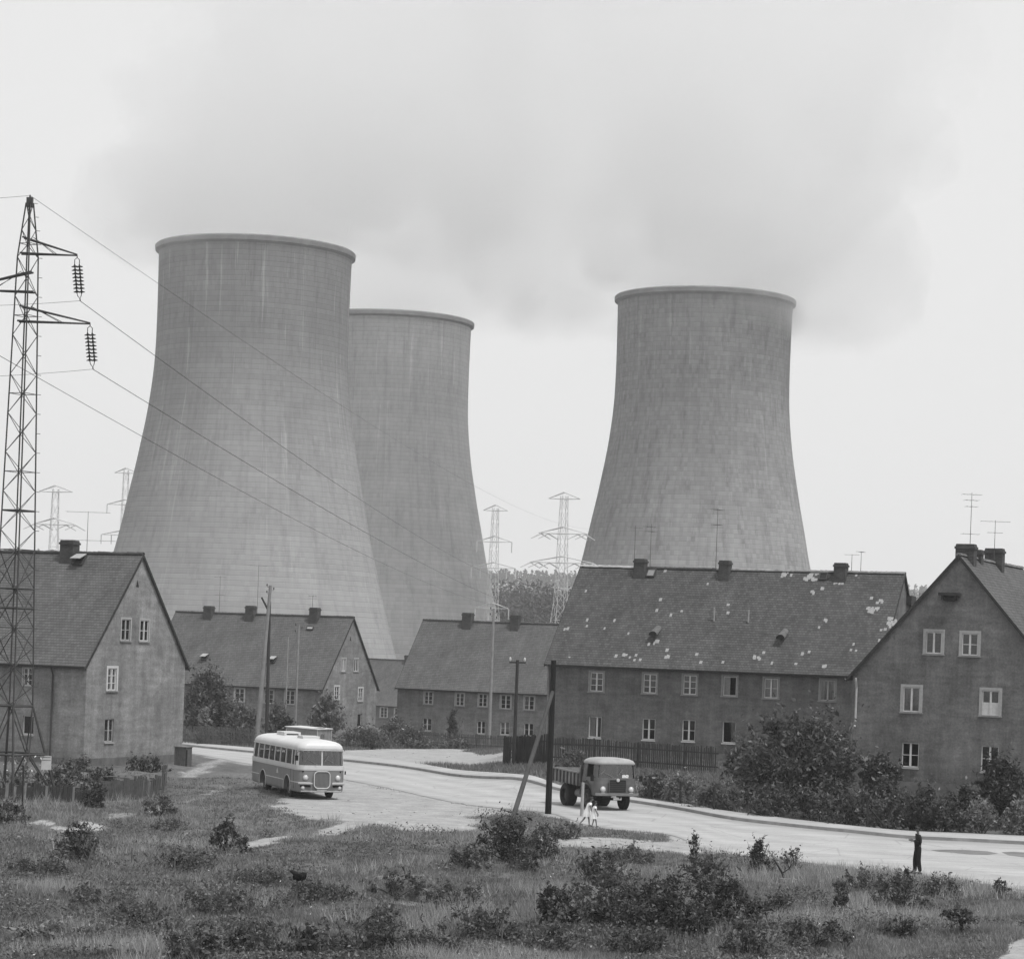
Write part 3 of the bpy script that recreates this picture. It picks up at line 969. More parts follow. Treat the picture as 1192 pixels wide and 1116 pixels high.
RH = house('long dark house with pale patches scattered over its roof', P0, A_ANG, 22.5, 11.0, 6.1, 12.5, stucco('stucco_dark_grey', 0.125), ROOF_A, [
    ('front', 694.5, 793.5, .9, 1.25, st(UP)), ('front', 756.5, 795.5, .9, 1.25, st(UP)), ('front', 803, 797, .9, 1.25, st(UP)), ('front', 849.5, 798.5, .9, 1.25, st(UP, blind=True, open='right', curtain=2)),
    ('front', 897.5, 801, .9, 1.25, st(UP, bars=1, curtain=3, cz=.0)), ('front', 963.5, 803.5, .95, 1.3, st(UP, bars=0, paint=CREAM, curtain=1)),
    ('front', 692.5, 846, .9, 1.38, st(LOW, bars=0, shift=.12, curtain=2, sillm=WHITE)), ('front', 755, 848.5, .9, 1.38, st(LOW, sillm=WHITE)), ('front', 801.5, 850, .9, 1.38, st(LOW, sillm=WHITE)),
    ('front', 848.5, 852, .9, 1.38, st(LOW, blind=True, open='left', sillm=WHITE, curtain=4))],
    pale=PALE, ridge_m=[(-1, 4.2, LR), (4.2, 9.6, DR), (9.6, 60, MRh)])
chimney(RH, ridge_px(RH, 748), -.35, .75, .7, .55)
chimney(RH, ridge_px(RH, 846.5), -.35, .7, .7, .55)
chimney(RH, ridge_px(RH, 980), -.3, .8, .7, .55)
roof_hatch(RH, 758, 667, .6, .7, False, GREYP)
roof_hatch(RH, 958.5, 671, .55, .6, False, ROOMD)
roof_vent(RH, 763, 739); roof_vent(RH, 911, 743)
for px in ((831, 721), (871, 723)):
    p = slope_px(RH, *px); bm = bmesh.new(); tube(bm, p + Vector((0, 0, -.1)), p + Vector((.03, -.05, .75)), .055, .05, 8)
    obj('vent_pipe', bm, M('pale_pipe', 0.3, 0.7, 0.2, 4), RH['roof'])
downpipe(RH, 'front', .12, M('grey_pipe', 0.16, 0.6, 0.2, 3), r=.055)
antenna(RH['root'], (ridge_px(RH, 737), 5.7, 12.4), 3.0, [(.95, R(60), .5, 3, .2)])
antenna(RH['root'], (ridge_px(RH, 758), 5.3, 12.4), 3.1, [(.93, R(70), .5, 4, .3), (.83, R(70), .3, 3, .35)])
antenna(RH['root'], (ridge_px(RH, 833.5), 5.5, 12.4), 4.2, [(.98, R(80), .5, 4, .3), (.74, R(80), .25, 3, .35)])
antenna(RH['root'], (ridge_px(RH, 991), 5.5, 12.4), 1.3, [(.98, R(0), .45, 2, .25)]); antenna(RH['root'], (ridge_px(RH, 1002), 5.5, 12.4), 1.5, [(.98, R(90), .4, 3, .25)])
p = RH['faces']['right'].px(1058, 699); bm = bmesh.new()
box(bm, p[0] - .7, p[0] + .5, .001, .35, p[1] - .25, p[1] + .3, 0, RH['faces']['right'].mat()); obj('wooden_box', bm, DARKW, RH['root'])

# the house whose gable faces the road
Y0 = 131.0; u, v = ray(993, 783); Pl = Vector((u * Y0, Y0, 0.82)); P0 = Pl + DIRA * 11.0
GH = house('brick-rendered house with its gable facing the road', P0, A_ANG + R(90), 16, 11.0, 6.1, 12.45, stucco('stucco_mid_grey', 0.14), ROOF_C, [
    ('left', 1087, 748, .85, 1.15, st(UPW, bars=0, surround=.15, smat=CREAM)), ('left', 1129, 750, .85, 1.15, st(UPW, bars=1, surround=.15, smat=CREAM)),
    ('left', 1061, 814, .9, 1.3, st(UPW, bars=0, surround=.15, smat=CREAM, curtain=3)), ('left', 1153, 818, .9, 1.3, st(UPW, bars=0, surround=.15, smat=CREAM, panel=True)),
    ('left', 1059.5, 878.5, .92, 1.3, st(LOW, bars=1)), ('left', 1152, 883, .92, 1.35, st(LOW, bars=1))],
    ridge_m=[(-1, 2.0, M('limed_ridge_end', 0.16, 0.9, 0.4, 3)), (2.0, 90, MRh)])
gf = GH['faces']['left']
p = gf.px(1107, 693); bm = bmesh.new()
box(bm, p[0] - .55, p[0] + .55, .02, .6, p[1] - .02, p[1] + .14, 0, gf.mat()); box(bm, p[0] - .4, p[0] - .3, .02, .5, p[1] - .25, p[1] - .02, 0, gf.mat()); box(bm, p[0] + .25, p[0] + .35, .02, .5, p[1] - .25, p[1] - .02, 0, gf.mat())
box(bm, p[0] - .28, p[0] + .23, .002, .3, p[1] - .3, p[1] - .021, 0, gf.mat())
obj('hoist_hatch', bm, DARKW, GH['root'])
downpipe(GH, 'left', .25, M('pale_downpipe', 0.4, 0.6, 0.15, 3), z0=3.2, r=.06)
chimney(GH, 1.6, .0, .7, 1.0, .62); chimney(GH, 4.2, .0, .6, .6, .45); chimney(GH, 8.6, .0, .7, 1.0, .75)
antenna(GH['root'], (2.0, 5.4, 12.5), 3.4, [(.97, R(-60), .5, 4, .3), (.88, R(-60), .35, 3, .4), (.78, R(-60), .3, 3, .3), (.35, R(-60), .45, 3, .3)])
antenna(GH['root'], (8.0, 5.4, 12.5), 2.3, [(.97, R(-70), .8, 4, .3), (.7, R(-70), .4, 3, .3)])

# the two houses behind the bus
Y0 = 222.0; u, v = ray(376, 797); C_ = Vector((u * Y0, Y0, 0)); P0 = C_ - DIRA * 18.9; P0.z = -2.6
BH = house('grey house with three chimneys behind the bus', P0, A_ANG, 18.9, 10.9, 6.1, 12.45, stucco('stucco_pale_grey', 0.195), ROOF_B, [
    ('front', 230, 798, .95, 1.25, st(UPW, smat=CREAM)), ('front', 254.5, 799.5, .95, 1.25, st(UPW, smat=WHITE, curtain=1)), ('front', 279, 802.5, .95, 1.25, st(UPW, smat=WHITE)), ('front', 337.7, 805.5, .95, 1.25, st(UPW, smat=CREAM)), ('front', 313, 804, .95, 1.25, st(UPW, smat=CREAM)),
    ('right', 400, 774, .8, 1.15, st(UPW, bars=0, smat=CREAM)), ('right', 414.5, 774, .8, 1.15, st(UPW, bars=0, smat=CREAM)), ('right', 392, 806.5, .85, 1.2, st(UPW, smat=WHITE)), ('right', 419.6, 808.3, .85, 1.2, st(UPW, smat=WHITE)), ('right', 418.7, 838, .9, 1.2, st(LOW, blind=True))])
gable_vent(BH, 'right', 408, 743)
for px, tp in ((245, .6), (294, .75), (368, .75)): chimney(BH, ridge_px(BH, px), -.3, .85, .7, tp)
for px, tp in ((244, .12), (293, .12)): roof_hatch(BH, px - 7 if px > 260 else px - 6, 765 if px < 260 else 767, .6, .7, False, CREAM) if False else None
roof_hatch(BH, 238.5, 765, .6, .7, True, CREAM); roof_hatch(BH, 318, 768, .6, .7, True, CREAM)
roof_hatch(BH, 361, 731, .7, .4, False, CREAM)
antenna(BH['root'], (ridge_px(BH, 254.5), 5.5, 12.4), 3.6, [(.97, R(10), .6, 4, .3), (.5, R(10), .5, 3, .3)])
antenna(BH['root'], (ridge_px(BH, 299), 5.5, 12.4), 4.7, [(.99, R(10), .9, 4, .3)])
antenna(BH['root'], (ridge_px(BH, 363), 5.5, 12.4), 2.0, [(.97, R(10), .4, 3, .3)])

Y0 = 237.0; u, v = ray(463, 797); P0 = Vector((u * Y0, Y0, -2.45))
MH = house('grey house standing behind the pale post and picket fence', P0, A_ANG, 17.5, 10.9, 6.1, 12.45, stucco('stucco_warm_grey', 0.175), ROOF_B, [
    ('front', 498.7, 812, .85, 1.2, st(UPW, smat=CREAM)), ('front', 535.3, 814, .85, 1.2, st(UPW, smat=CREAM)), ('front', 562, 815, .85, 1.2, st(UPW, smat=CREAM)), ('front', 588.7, 816.3, 1.0, 1.3, st(UPW, smat=CREAM, curtain=0)), ('front', 616, 818, 1.0, 1.3, st(UPW, smat=CREAM, curtain=2)),
    ('front', 497, 843, .95, 1.2, st(LOW)), ('front', 560, 846.5, .85, 1.2, st(LOW)), ('front', 587.7, 847.5, .95, 1.2, st(LOW, curtain=3, cz=.2)), ('front', 615.4, 849, .95, 1.2, st(LOW))])
chimney(MH, ridge_px(MH, 546), -.3, .95, .8, .8); chimney(MH, ridge_px(MH, 601.5), -.3, .85, .8, .7)

Y0 = 345.0; u, v = ray(402, 812); P0 = Vector((u * Y0, Y0, -7.0))
SH = house('far pale-roofed house seen in the gap between two houses', P0, A_ANG, 14, 10.5, 6.2, 12.3, stucco('stucco_far', 0.15), tiles('roof_tiles_far', 0.10, 0.15), [
    ('front', 447, 824, 1.0, 1.4, st(UPW, smat=WHITE)), ('front', 463.5, 824.7, 1.0, 1.4, st(UPW, smat=WHITE))])
chimney(SH, ridge_px(SH, 476), -.2, .9, .8, .7)

# ------------------------------------------------------------------ cooling towers and their steam


def towermat(name, v, seed, pv_=.05, lt_=.34, fl_=.86):
    t = NT(name); c = t.coords(); s = t.sep(c)
    ang = t.math('MULTIPLY', t.math('ARCTAN2', s[1], s[0]), 26.0)
    ang = t.math('ADD', ang, seed * 31.0)
    lift = t.math('FRACT', t.math('DIVIDE', s[2], 1.25))
    line = t.maprange(t.math('ABSOLUTE', t.math('SUBTRACT', lift, 0.5)), 0.38, 0.5, 0.0, 1.0)
    # each cast ring its own tone, and within a ring each form panel
    ringn = t.n('ShaderNodeTexWhiteNoise', noise_dimensions='1D'); t.l(t.math('FLOOR', t.math('DIVIDE', s[2], 1.25)), ringn.inputs['W'])
    pan = t.n('ShaderNodeTexWhiteNoise', noise_dimensions='2D'); t.l(t.comb(t.math('FLOOR', t.math('DIVIDE', ang, 0.9)), t.math('FLOOR', t.math('DIVIDE', s[2], 1.25))), pan.inputs['Vector'])
    soft = t.noise(t.comb(t.math('MULTIPLY', ang, 0.06), t.math('MULTIPLY', s[2], 0.06)), 1.0, 6, 0.65)
    st1 = t.noise(t.comb(t.math('MULTIPLY', ang, 0.62), t.math('MULTIPLY', s[2], 0.028)), 1.0, 5, 0.7)
    st2 = t.noise(t.comb(t.math('MULTIPLY', ang, 0.30), t.math('MULTIPLY', s[2], 0.012), 5.0), 1.0, 5, 0.75)
    up = t.maprange(s[2], 25, 95, 0.25, 1.0)
    cv = t.maprange(soft, 0.3, 0.7, v * 0.9, v * 1.1)
    cv = t.math('MULTIPLY', cv, t.maprange(ringn.outputs['Value'], 0, 1, 0.955, 1.045))
    cv = t.math('MULTIPLY', cv, t.maprange(pan.outputs['Value'], 0, 1, 1 - pv_, 1 + pv_))
    cv = t.math('MULTIPLY', cv, t.math('SUBTRACT', 1.0, t.math('MULTIPLY', line, 0.15)))
    dk = t.math('MULTIPLY', t.maprange(st1, 0.5, 0.66, 0, 0.2), up)
    lt = t.math('MULTIPLY', t.maprange(st2, 0.58, 0.63, 0, lt_), up)
    fl = t.noise(t.comb(t.math('MULTIPLY', ang, 0.45), t.math('MULTIPLY', s[2], 0.10), 9.0), 1.0, 4, 0.7)
    cv = t.math('MULTIPLY', cv, t.maprange(fl, 0.52, 0.64, 1.0, fl_))
    ztone = t.maprange(t.math('ADD', s[2], t.math('MULTIPLY', t.math('SUBTRACT', st1, 0.5), 50.0)), 25.0, 62.0, 1.12, 0.94)  # paler near the base, darker higher up, with a streaky boundary
    cv = t.math('MULTIPLY', cv, ztone)
    cv = t.math('MULTIPLY', cv, t.math('ADD', t.math('SUBTRACT', 1.0, dk), lt))
    t.bsdf(cv, 0.95, 0.1, 0, t.math('ADD', t.math('MULTIPLY', line, -0.5), soft), 0.4, 0.15)
    return t.m


PROF = [(42.5, -9), (40, 0), (37.2, 10), (34.5, 20), (32.1, 30), (31.3, 33), (29.4, 43), (27.8, 50.4), (26.9, 55.6), (25.6, 62.5), (24.8, 69), (24.25, 74), (24.0, 79), (23.9, 87), (23.95, 96), (24.1, 105.5)]
zz = np.linspace(-9, 105.5, 92); rr = np.interp(zz, [p[1] for p in PROF], [p[0] for p in PROF])
rr = np.convolve(np.pad(rr, 3, mode='reflect', reflect_type='odd'), np.ones(7) / 7, 'valid')


def steam(x, y, z0, label, drift, r0, grow, dens, top, seed, thin, lobes=(), zlow=-6):
    """a rising plume: density falls off from a drifting, widening axis, broken into billows by noise"""
    h = top
    bm = bmesh.new(); xr_ = r0 + grow * math.sqrt(h) + 14
    box(bm, -xr_ + min(0, drift * h), xr_ + max(0, drift * h), -xr_ * .7, xr_ * .7, zlow, h)
    t = NT('steam_' + str(seed)); c = t.coords(); s = t.sep(c)
    zpos = t.math('MAXIMUM', s[2], 0.0)
    dx = t.math('SUBTRACT', s[0], t.math('MULTIPLY', zpos, drift))
    r = t.math('SQRT', t.math('ADD', t.math('MULTIPLY', dx, dx), t.math('MULTIPLY', s[1], s[1])))
    Rr = t.math('ADD', r0, t.math('MULTIPLY', t.math('SQRT', zpos), grow))
    big = t.noise(t.mapping(c, (1, 1, 1), (seed * 57.0, 11, 3)), 0.03, 2, 0.45)
    sm = t.noise(t.mapping(c, (1, 1, 1), (seed * 31.0, 1, 9)), 0.075, 5, 0.6)
    e = t.math('SUBTRACT', 1.0, t.math('DIVIDE', r, Rr))
    for (lx, ly, lz, lr) in lobes:                       # the larger billows
        q = [t.math('SUBTRACT', s[i], k) for i, k in enumerate((lx, ly, lz))]
        dd = t.math('SQRT', t.math('ADD', t.math('ADD', t.math('MULTIPLY', q[0], q[0]), t.math('MULTIPLY', q[1], q[1])), t.math('MULTIPLY', q[2], q[2])))
        e = t.math('MAXIMUM', e, t.math('SUBTRACT', 0.85, t.math('DIVIDE', dd, lr * 1.18)))
    e = t.math('ADD', e, t.math('MULTIPLY', t.math('SUBTRACT', big, 0.5), 1.5))
    e = t.math('ADD', e, t.math('MULTIPLY', t.math('SUBTRACT', sm, 0.5), 0.95))
    d = t.maprange(e, 0.0, 0.14, 0.0, 1.0)
    low = t.math('ADD', s[2], t.math('MULTIPLY', t.math('SUBTRACT', sm, 0.5), 14.0))
    d = t.math('MULTIPLY', d, t.maprange(low, zlow + 1.0, zlow + 8.0, 0.0, 1.0))
    d = t.math('MULTIPLY', d, t.maprange(s[2], 8.0, h * 0.8, 1.0, thin))
    d = t.math('MULTIPLY', d, dens)
    pv = t.n('ShaderNodeVolumePrincipled'); pv.inputs['Color'].default_value = (1.0, 1.0, 1.0, 1); pv.inputs['Anisotropy'].default_value = 0.82
    t.l(d, pv.inputs['Density']); t.l(pv.outputs[0], t.out.inputs['Volume'])
    try: t.m.cycles.volume_step_rate = 0.75
    except Exception: pass
    o = tag(obj('steam', bm, t.m), label, 'steam', 'steam plumes above the cooling towers', 'stuff')
    o.location = (x, y, z0)
    return o


def tower(px, py, D, label, v, seed, steam_args):
    p = at(px, py, D)
    dz = p.z - .3
    root = thing('cooling_tower', label, 'cooling tower', (p.x, D, 0), 0, 'concrete cooling towers')
    root.rotation_euler = (0, 0, -math.pi / 2 + .2)
    bm = bmesh.new()
    sc_ = (dz + 9) / 114.5
    prof = [(r, -9 + (z + 9) * sc_) for r, z in zip(rr, zz)]
    prof += [(r - .45, z) for r, z in prof[::-1][:14]]
    lathe(bm, prof, 120)
    obj('shell', bm, towermat('tower_concrete_' + str(seed), v, seed, *{1: (.05, .5, .86), 2: (.05, .28, .86), 3: (.12, .24, .74)}[seed]), root, smooth=True)
    bm = bmesh.new(); zt = dz
    lathe(bm, [(24.2, zt - 1.6), (24.7, zt - 1.3), (24.95, zt - 1.15), (25.05, zt - .1), (24.7, zt + .25), (23.6, zt + .25), (23.5, zt - .3), (23.65, zt - 1.9)], 120, closed=True)
    obj('rim', bm, M('rim_concrete', 0.22, 0.95, 0.2, 0.25), root, smooth=False)
    steam(p.x, D, zt, *steam_args)
    return root, p, prof


T1 = tower(298, 291, 614, 'nearest and tallest cooling tower, streaked with pale runs, behind the bus', 0.25, 1, ('steam rising from the tallest left cooling tower', 0.42, 27, 3.6, 0.046, 90, 1, 0.35, ((34, 12, 9, 17), (-27, 8, 13, 19), (52, 6, 24, 22))))
T2 = tower(456, 372.5, 740, 'cooling tower half hidden behind the tallest streaked one', 0.34, 2, ('steam rising from the half hidden middle cooling tower', 0.75, 24, 3.0, 0.034, 100, 2, 0.25, ((30, 5, 12, 16),)))
T3 = tower(821, 348, 676, 'separate cooling tower standing alone behind the patched roof', 0.225, 3, ('broad steam cloud over the cooling tower that stands alone', -0.02, 29, 5.2, 0.046, 95, 3, 0.35, ((-38, 14, 8, 23), (33, 16, 2, 19), (42, 12, 17, 23), (-56, 8, 26, 24)), -12))
# ------------------------------------------------------------------ distant hill wood and lattice pylons on the skyline
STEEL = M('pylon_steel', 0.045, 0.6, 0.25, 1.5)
FARST = M('hazed_pylon_steel', 0.5, 0.7, 0.2, 0.3)  # steel paled so its colour carries the distance haze


def lattice(bm, lev, yaw, r_leg, r_br, ring=True, single=False):
    """lev: list of (z, half) square sections; legs, X-braces and rings"""
    cs = []
    for z, h in lev:
        cs.append([Vector((h * math.sqrt(2) * math.cos(yaw + math.pi / 4 + q * math.pi / 2), h * math.sqrt(2) * math.sin(yaw + math.pi / 4 + q * math.pi / 2), z)) for q in range(4)])
    for i, (A, B) in enumerate(zip(cs[:-1], cs[1:])):
        for q in range(4):
            tube(bm, A[q], B[q], r_leg, None, 4, False)
            q2 = (q + 1) % 4
            if single:
                if (i + q) % 2: tube(bm, A[q], B[q2], r_br, None, 4, False)
                else: tube(bm, A[q2], B[q], r_br, None, 4, False)
            else:
                tube(bm, A[q], B[q2], r_br, None, 4, False); tube(bm, A[q2], B[q], r_br, None, 4, False)
            if ring and (ring is True or i % ring == 0): tube(bm, A[q], A[q2], r_br, None, 4, False)
    return cs


def far_pylon(px, py_top, D, label, H_, arms, w0=4.5, w1=.8, droop=True):
    top = at(px, py_top, D); zb = hzf(top.x, D); Ht = top.z - zb
    root = thing('lattice_pylon', label, 'pylon', (top.x, D, zb), 0, 'distant lattice pylons')
    bm = bmesh.new(); lev = []
    kz = .52
    for i in range(7): f = i / 7 * kz; lev.append((Ht * f, w0 + (w1 * 1.5 - w0) * (i / 7) ** .8))
    for i in range(8): f = kz + (1 - kz) * i / 7; lev.append((Ht * f, w1 * 1.5 + (w1 * .8 - w1 * 1.5) * i / 7))
    lattice(bm, lev, R(20), .06, .032, 2)
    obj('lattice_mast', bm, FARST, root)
    for (f, half, kind) in arms:
        bm = bmesh.new(); z = Ht * f
        d = Vector((math.cos(R(-15)), math.sin(R(-15)), 0))
        for sg in (-1, 1):
            for o_ in (-.6, .6):
                n_ = Vector((-d.y, d.x, 0)) * o_
                tube(bm, Vector((0, 0, z)) + n_, d * sg * half + Vector((0, 0, z + .1)), .09, .07, 4, False)
                tube(bm, Vector((0, 0, z + 1.5)) + n_, d * sg * half + Vector((0, 0, z + .1)), .11, .08, 4, False)
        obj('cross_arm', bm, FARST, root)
        if kind:
            for sg in (-1, 1):
                for q in kind:
                    bm = bmesh.new(); b = d * sg * half * q + Vector((0, 0, z))
                    if droop:
                        for s2 in (-1, 1): tube(bm, b, b + Vector((s2 * 2.2, s2 * .8, -1.2)), .16, .1, 5)
                    else: tube(bm, b, b - Vector((0, 0, 2.6)), .16, .14, 5)
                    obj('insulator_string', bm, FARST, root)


far_pylon(65, 569, 560, 'three-armed faint pylon beyond the chimney of the left house', 40, [(.985, 4.2, None), (.83, 5.2, (1, .55)), (.68, 7.4, (1, .6, .35))])
far_pylon(147, 547, 700, 'faintest pylon, partly behind the left edge of the tallest cooling tower', 44, [(.985, 3.6, None), (.84, 5.5, (1,)), (.70, 7.0, (1, .55))], droop=False)
far_pylon(577, 591, 620, 'faint four-armed pylon at the edge of the half hidden cooling tower', 40, [(.985, 3.2, None), (.83, 4.6, (1,)), (.70, 5.8, (1, .6)), (.50, 4.4, (1,))], droop=False)
far_pylon(657, 577, 540, 'clearer far pylon with drooping arms above the corner of the patched roof', 40, [(.985, 3.6, None), (.83, 5.6, (.9, .6)), (.70, 7.2, (1, .75, .4))])


def leaf_quads(C, size, flat=0.0, asp=0.7):
    """diamond leaves at centres C (n,3), half-length size (n,), random orientation"""
    n = len(C)
    d = rng.normal(size=(n, 3)); d /= np.linalg.norm(d, axis=1, keepdims=True)
    e = rng.normal(size=(n, 3))
    if flat: e[:, 2] *= (1 - flat); d[:, 2] *= (1 - flat * .5); d /= np.linalg.norm(d, axis=1, keepdims=True)
    e -= d * (e * d).sum(1, keepdims=True); e /= np.linalg.norm(e, axis=1, keepdims=True)
    s = size[:, None]
    nn = np.cross(d, e) * s * 0.18
    V = np.stack([C - d * s, C + e * s * asp * .6 + nn, C + d * s, C - e * s * asp * .6 + nn], 1).reshape(-1, 3)
    Q = np.arange(4 * n).reshape(n, 4)
    return V, Q


# woods on the hill: too far to count
cs, sz, tn = [], [], []
for i in range(1500):
    x = rng.uniform(-560, 620); y = rng.uniform(2040, 2240)
    z = hzf(x, y); h_ = rng.uniform(9, 16); n_ = 44
    f = rng.random(n_) ** .8
    rad = (1 - f) * h_ * .2 + .3; a = rng.uniform(0, 6.28, n_)
    cs.append(np.stack([x + rad * np.cos(a), y + rad * np.sin(a), z + h_ * (.1 + .9 * f)], 1)); sz.append(np.full(n_, 1.5)); tn.append(np.clip(rng.normal(.5, .12) + rng.normal(0, .15, n_), 0, 1))
V, Q = leaf_quads(np.concatenate(cs), np.concatenate(sz)); 
tag(obj('conifer_wood', np_mesh('conifer_wood', V, Q, np.concatenate(tn)), leafmat('far_conifer', 0.05)), 'spiky conifer wood along the far hilltop', 'wood', kind='stuff')
cs, sz, tn = [], [], []
for i in range(330):
    x = rng.uniform(-30, 170); y = rng.uniform(740, 850); z = hzf(x, y); h_ = rng.uniform(12, 19); r0 = rng.uniform(4, 7); n_ = 170
    p = rng.normal(size=(n_, 3)); p /= np.linalg.norm(p, axis=1, keepdims=True); p *= (rng.random((n_, 1)) ** .4) * np.array([r0, r0, h_ * .45])
    p += np.array([x, y, z + h_ * .52]) + rng.normal(0, .7, (n_, 3))
    cs.append(p); sz.append(rng.uniform(.6, 1.2, n_)); tn.append(np.clip(rng.normal(.5, .2) + rng.normal(0, .2, n_), 0, 1))
V, Q = leaf_quads(np.concatenate(cs), np.concatenate(sz))
tag(obj('leafy_wood', np_mesh('leafy_wood', V, Q, np.concatenate(tn)), leafmat('hazed_leaves', 0.10, .3)), 'hazy broad-leaved wood between the cooling towers', 'wood', kind='stuff')  # leaf grey lifted: the colour itself stands in for haze

# ------------------------------------------------------------------ the near lattice pylon
PD = 115.0
ptop = at(35, 229, PD); pb = hzf(at(12, 915, PD).x, PD)
axis_x = at(35, 229, PD).x
proot = thing('lattice_pylon', 'tall dark lattice pylon at the left edge with hanging insulators', 'pylon', (axis_x, PD, pb), 0)
Ht = ptop.z - pb
YAW = R(-28)
kp = PD / F
lev = []
zk = at(41, 300, PD).z - pb; zf_ = at(41, 822, PD).z - pb
n1 = 23
h_top, h_k, h_low = .12, .34, .70
for i in range(n1 + 1):
    f = i / n1; lev.append((zf_ + (zk - zf_) * f, h_low + (h_k - h_low) * f))
n2 = 4
for i in range(1, n2 + 1):
    f = i / n2; lev.append((zk + (Ht - .3 - zk) * f, h_k + (h_top - h_k) * f))
bm = bmesh.new()
csec = lattice(bm, lev, YAW, .036, .017, 4, single=True)
# splayed foot with diagonals
foot = [Vector((1.65 * math.sqrt(2) * math.cos(YAW + math.pi / 4 + q * math.pi / 2), 1.65 * math.sqrt(2) * math.sin(YAW + math.pi / 4 + q * math.pi / 2), -.2)) for q in range(4)]
c0 = csec[0]
for q in range(4):
    q2 = (q + 1) % 4
    tube(bm, foot[q], c0[q], .075, .05, 4)
    m1 = (foot[q] + c0[q]) / 2; m2 = (foot[q2] + c0[q2]) / 2
    tube(bm, m1, m2, .05, None, 4); tube(bm, c0[q], c0[q2], .05, None, 4)
    tube(bm, foot[q], (m1 + m2) / 2, .035, None, 4); tube(bm, foot[q2], (m1 + m2) / 2, .035, None, 4)
    tube(bm, c0[q], (m1 + m2) / 2, .03, None, 4); tube(bm, c0[q2], (m1 + m2) / 2, .03, None, 4)
# a few heavier horizontal frames and long diagonals seen against the roof
for i in (5, 6, 10): 
    for q in range(4): tube(bm, csec[i][q], csec[i][(q + 1) % 4], .04, None, 4)
for i in range(0, 8, 2):
    for q in range(4): tube(bm, csec[i][q], csec[i + 2][(q + 1) % 4], .024, None, 4)
obj('lattice_mast', bm, STEEL, proot)
bm = bmesh.new()
for i in range(1, len(csec)):
    q = i % 2
    cc = csec[i][3] if q else csec[i][1]
    dd = Vector((cc.x, cc.y, 0)).normalized()
    tube(bm, cc, cc + dd * .2, .013, None, 4)
    cc = csec[i][0]; dd = Vector((cc.x, cc.y, 0)).normalized(); tube(bm, cc, cc + dd * .2, .013, None, 4)
obj('step_bolt', bm, STEEL, proot)['kind'] = 'stuff'
bm = bmesh.new(); box(bm, -.14, .14, -.14, .14, Ht - .5, Ht - .05); tube(bm, (0, 0, Ht - .05), (0, 0, Ht + .08), .05, .03, 6); obj('earth_wire_clamp', bm, STEEL, proot)


def loc_px(px, py, D=PD):
    p = at(px, py, D); return p - Vector((axis_x, PD, pb))


WIRES = []
ARMS = [((90, 297.5), (43, 277), 1), ((105, 377), (40, 357), 1), ((-46, 337), (22, 316), -1)]
INSM = M('brown_insulator', 0.012, 0.3, 0.2, 3)
for (tp, tc, sg) in ARMS:
    tip = loc_px(*tp); upz = loc_px(*tc).z
    bm = bmesh.new()
    for q in range(2):
        yy = .22 if q else -.22
        tube(bm, Vector((-.35 * sg, yy, tip.z)), tip, .045, .035, 4); tube(bm, Vector((-.25 * sg, yy, upz)), tip + Vector((0, 0, .04)), .045, .035, 4)
    tube(bm, Vector((.35 * sg, -.22, tip.z)), Vector((tip.x * .5, 0, tip.z)), .02, None, 4)
    f_ = tip * .55; f_.z = tip.z
    tube(bm, Vector((.25 * sg, .15, upz)), f_, .015, None, 4); tube(bm, Vector((.25 * sg, -.15, upz)), f_ + Vector((.12, 0, 0)), .015, None, 4)
    obj('cross_arm', bm, STEEL, proot)
    # twin cap-and-pin strings
    bot = tip + Vector((.10, -.05, -1.85))
    ins_len = 1.35
    for q in (-.11, .11):
        bm = bmesh.new()
        a = tip + Vector((q, 0, -.42)); b = a + Vector((.16, 0, -ins_len))
        d_ = (b - a); n_ = 8
        m4 = Matrix.Translation(a) @ d_.to_track_quat('Z', 'Y').to_matrix().to_4x4()
        prof = []
        for k_ in range(n_):
            z_ = d_.length * k_ / n_; s_ = d_.length / n_
            prof += [(.03, z_), (.045, z_ + s_ * .3), (.16, z_ + s_ * .6), (.155, z_ + s_ * .72), (.03, z_ + s_ * .72)]
        lathe(bm, prof + [(.03, d_.length)], 12, M4=m4)
        obj('insulator_string', bm, INSM, proot)
    bm = bmesh.new()
    path_tube(bm, [tip + Vector((-.11, 0, -.42)), tip + Vector((-.11, 0, -.2)), tip + Vector((0, 0, -.1)), tip + Vector((.11, 0, -.2)), tip + Vector((.11, 0, -.42))], .022, 5)
    tube(bm, tip, tip + Vector((0, 0, -.12)), .025, None, 5)
    e1 = tip + Vector((.05, 0, -.42 - ins_len)); e2 = tip + Vector((.27, 0, -.42 - ins_len)); e3 = tip + Vector((.2, 0, -.42 - ins_len - .25))
    path_tube(bm, [e1, e1 + Vector((.03, 0, -.12)), e3, e2 + Vector((-.02, 0, -.12)), e2], .02, 5); tube(bm, e3, e3 + Vector((.02, 0, -.12)), .03, None, 5)
    obj_split('string_fitting', bm, STEEL, proot)
    WIRES.append(e3 + Vector((axis_x, PD, pb - .1)))
# warning plate on the right foot
pm = (foot[3] * .62 + c0[3] * .38) if foot[3].x > foot[0].x else (foot[0] * .62 + c0[0] * .38)
s_ = loc_px(52, 888)
bm = bmesh.new(); box(bm, s_.x - .23, s_.x + .23, pm.y - .12, pm.y - .09, s_.z - .33, s_.z + .33)
pl = obj('warning_plate', bm, M('enamel_plate', 0.5, 0.5, 0.1, 4), proot)
bm = bmesh.new()
for z_, x0, x1 in ((.26, -.19, .19), (.12, -.2, .2)): box(bm, s_.x + x0, s_.x + x1, pm.y - .124, pm.y - .1205, s_.z + z_ - .012, s_.z + z_ + .012)
obj('plate_line', bm, M('plate_black', 0.04, 0.6, 0.1, 4), pl)


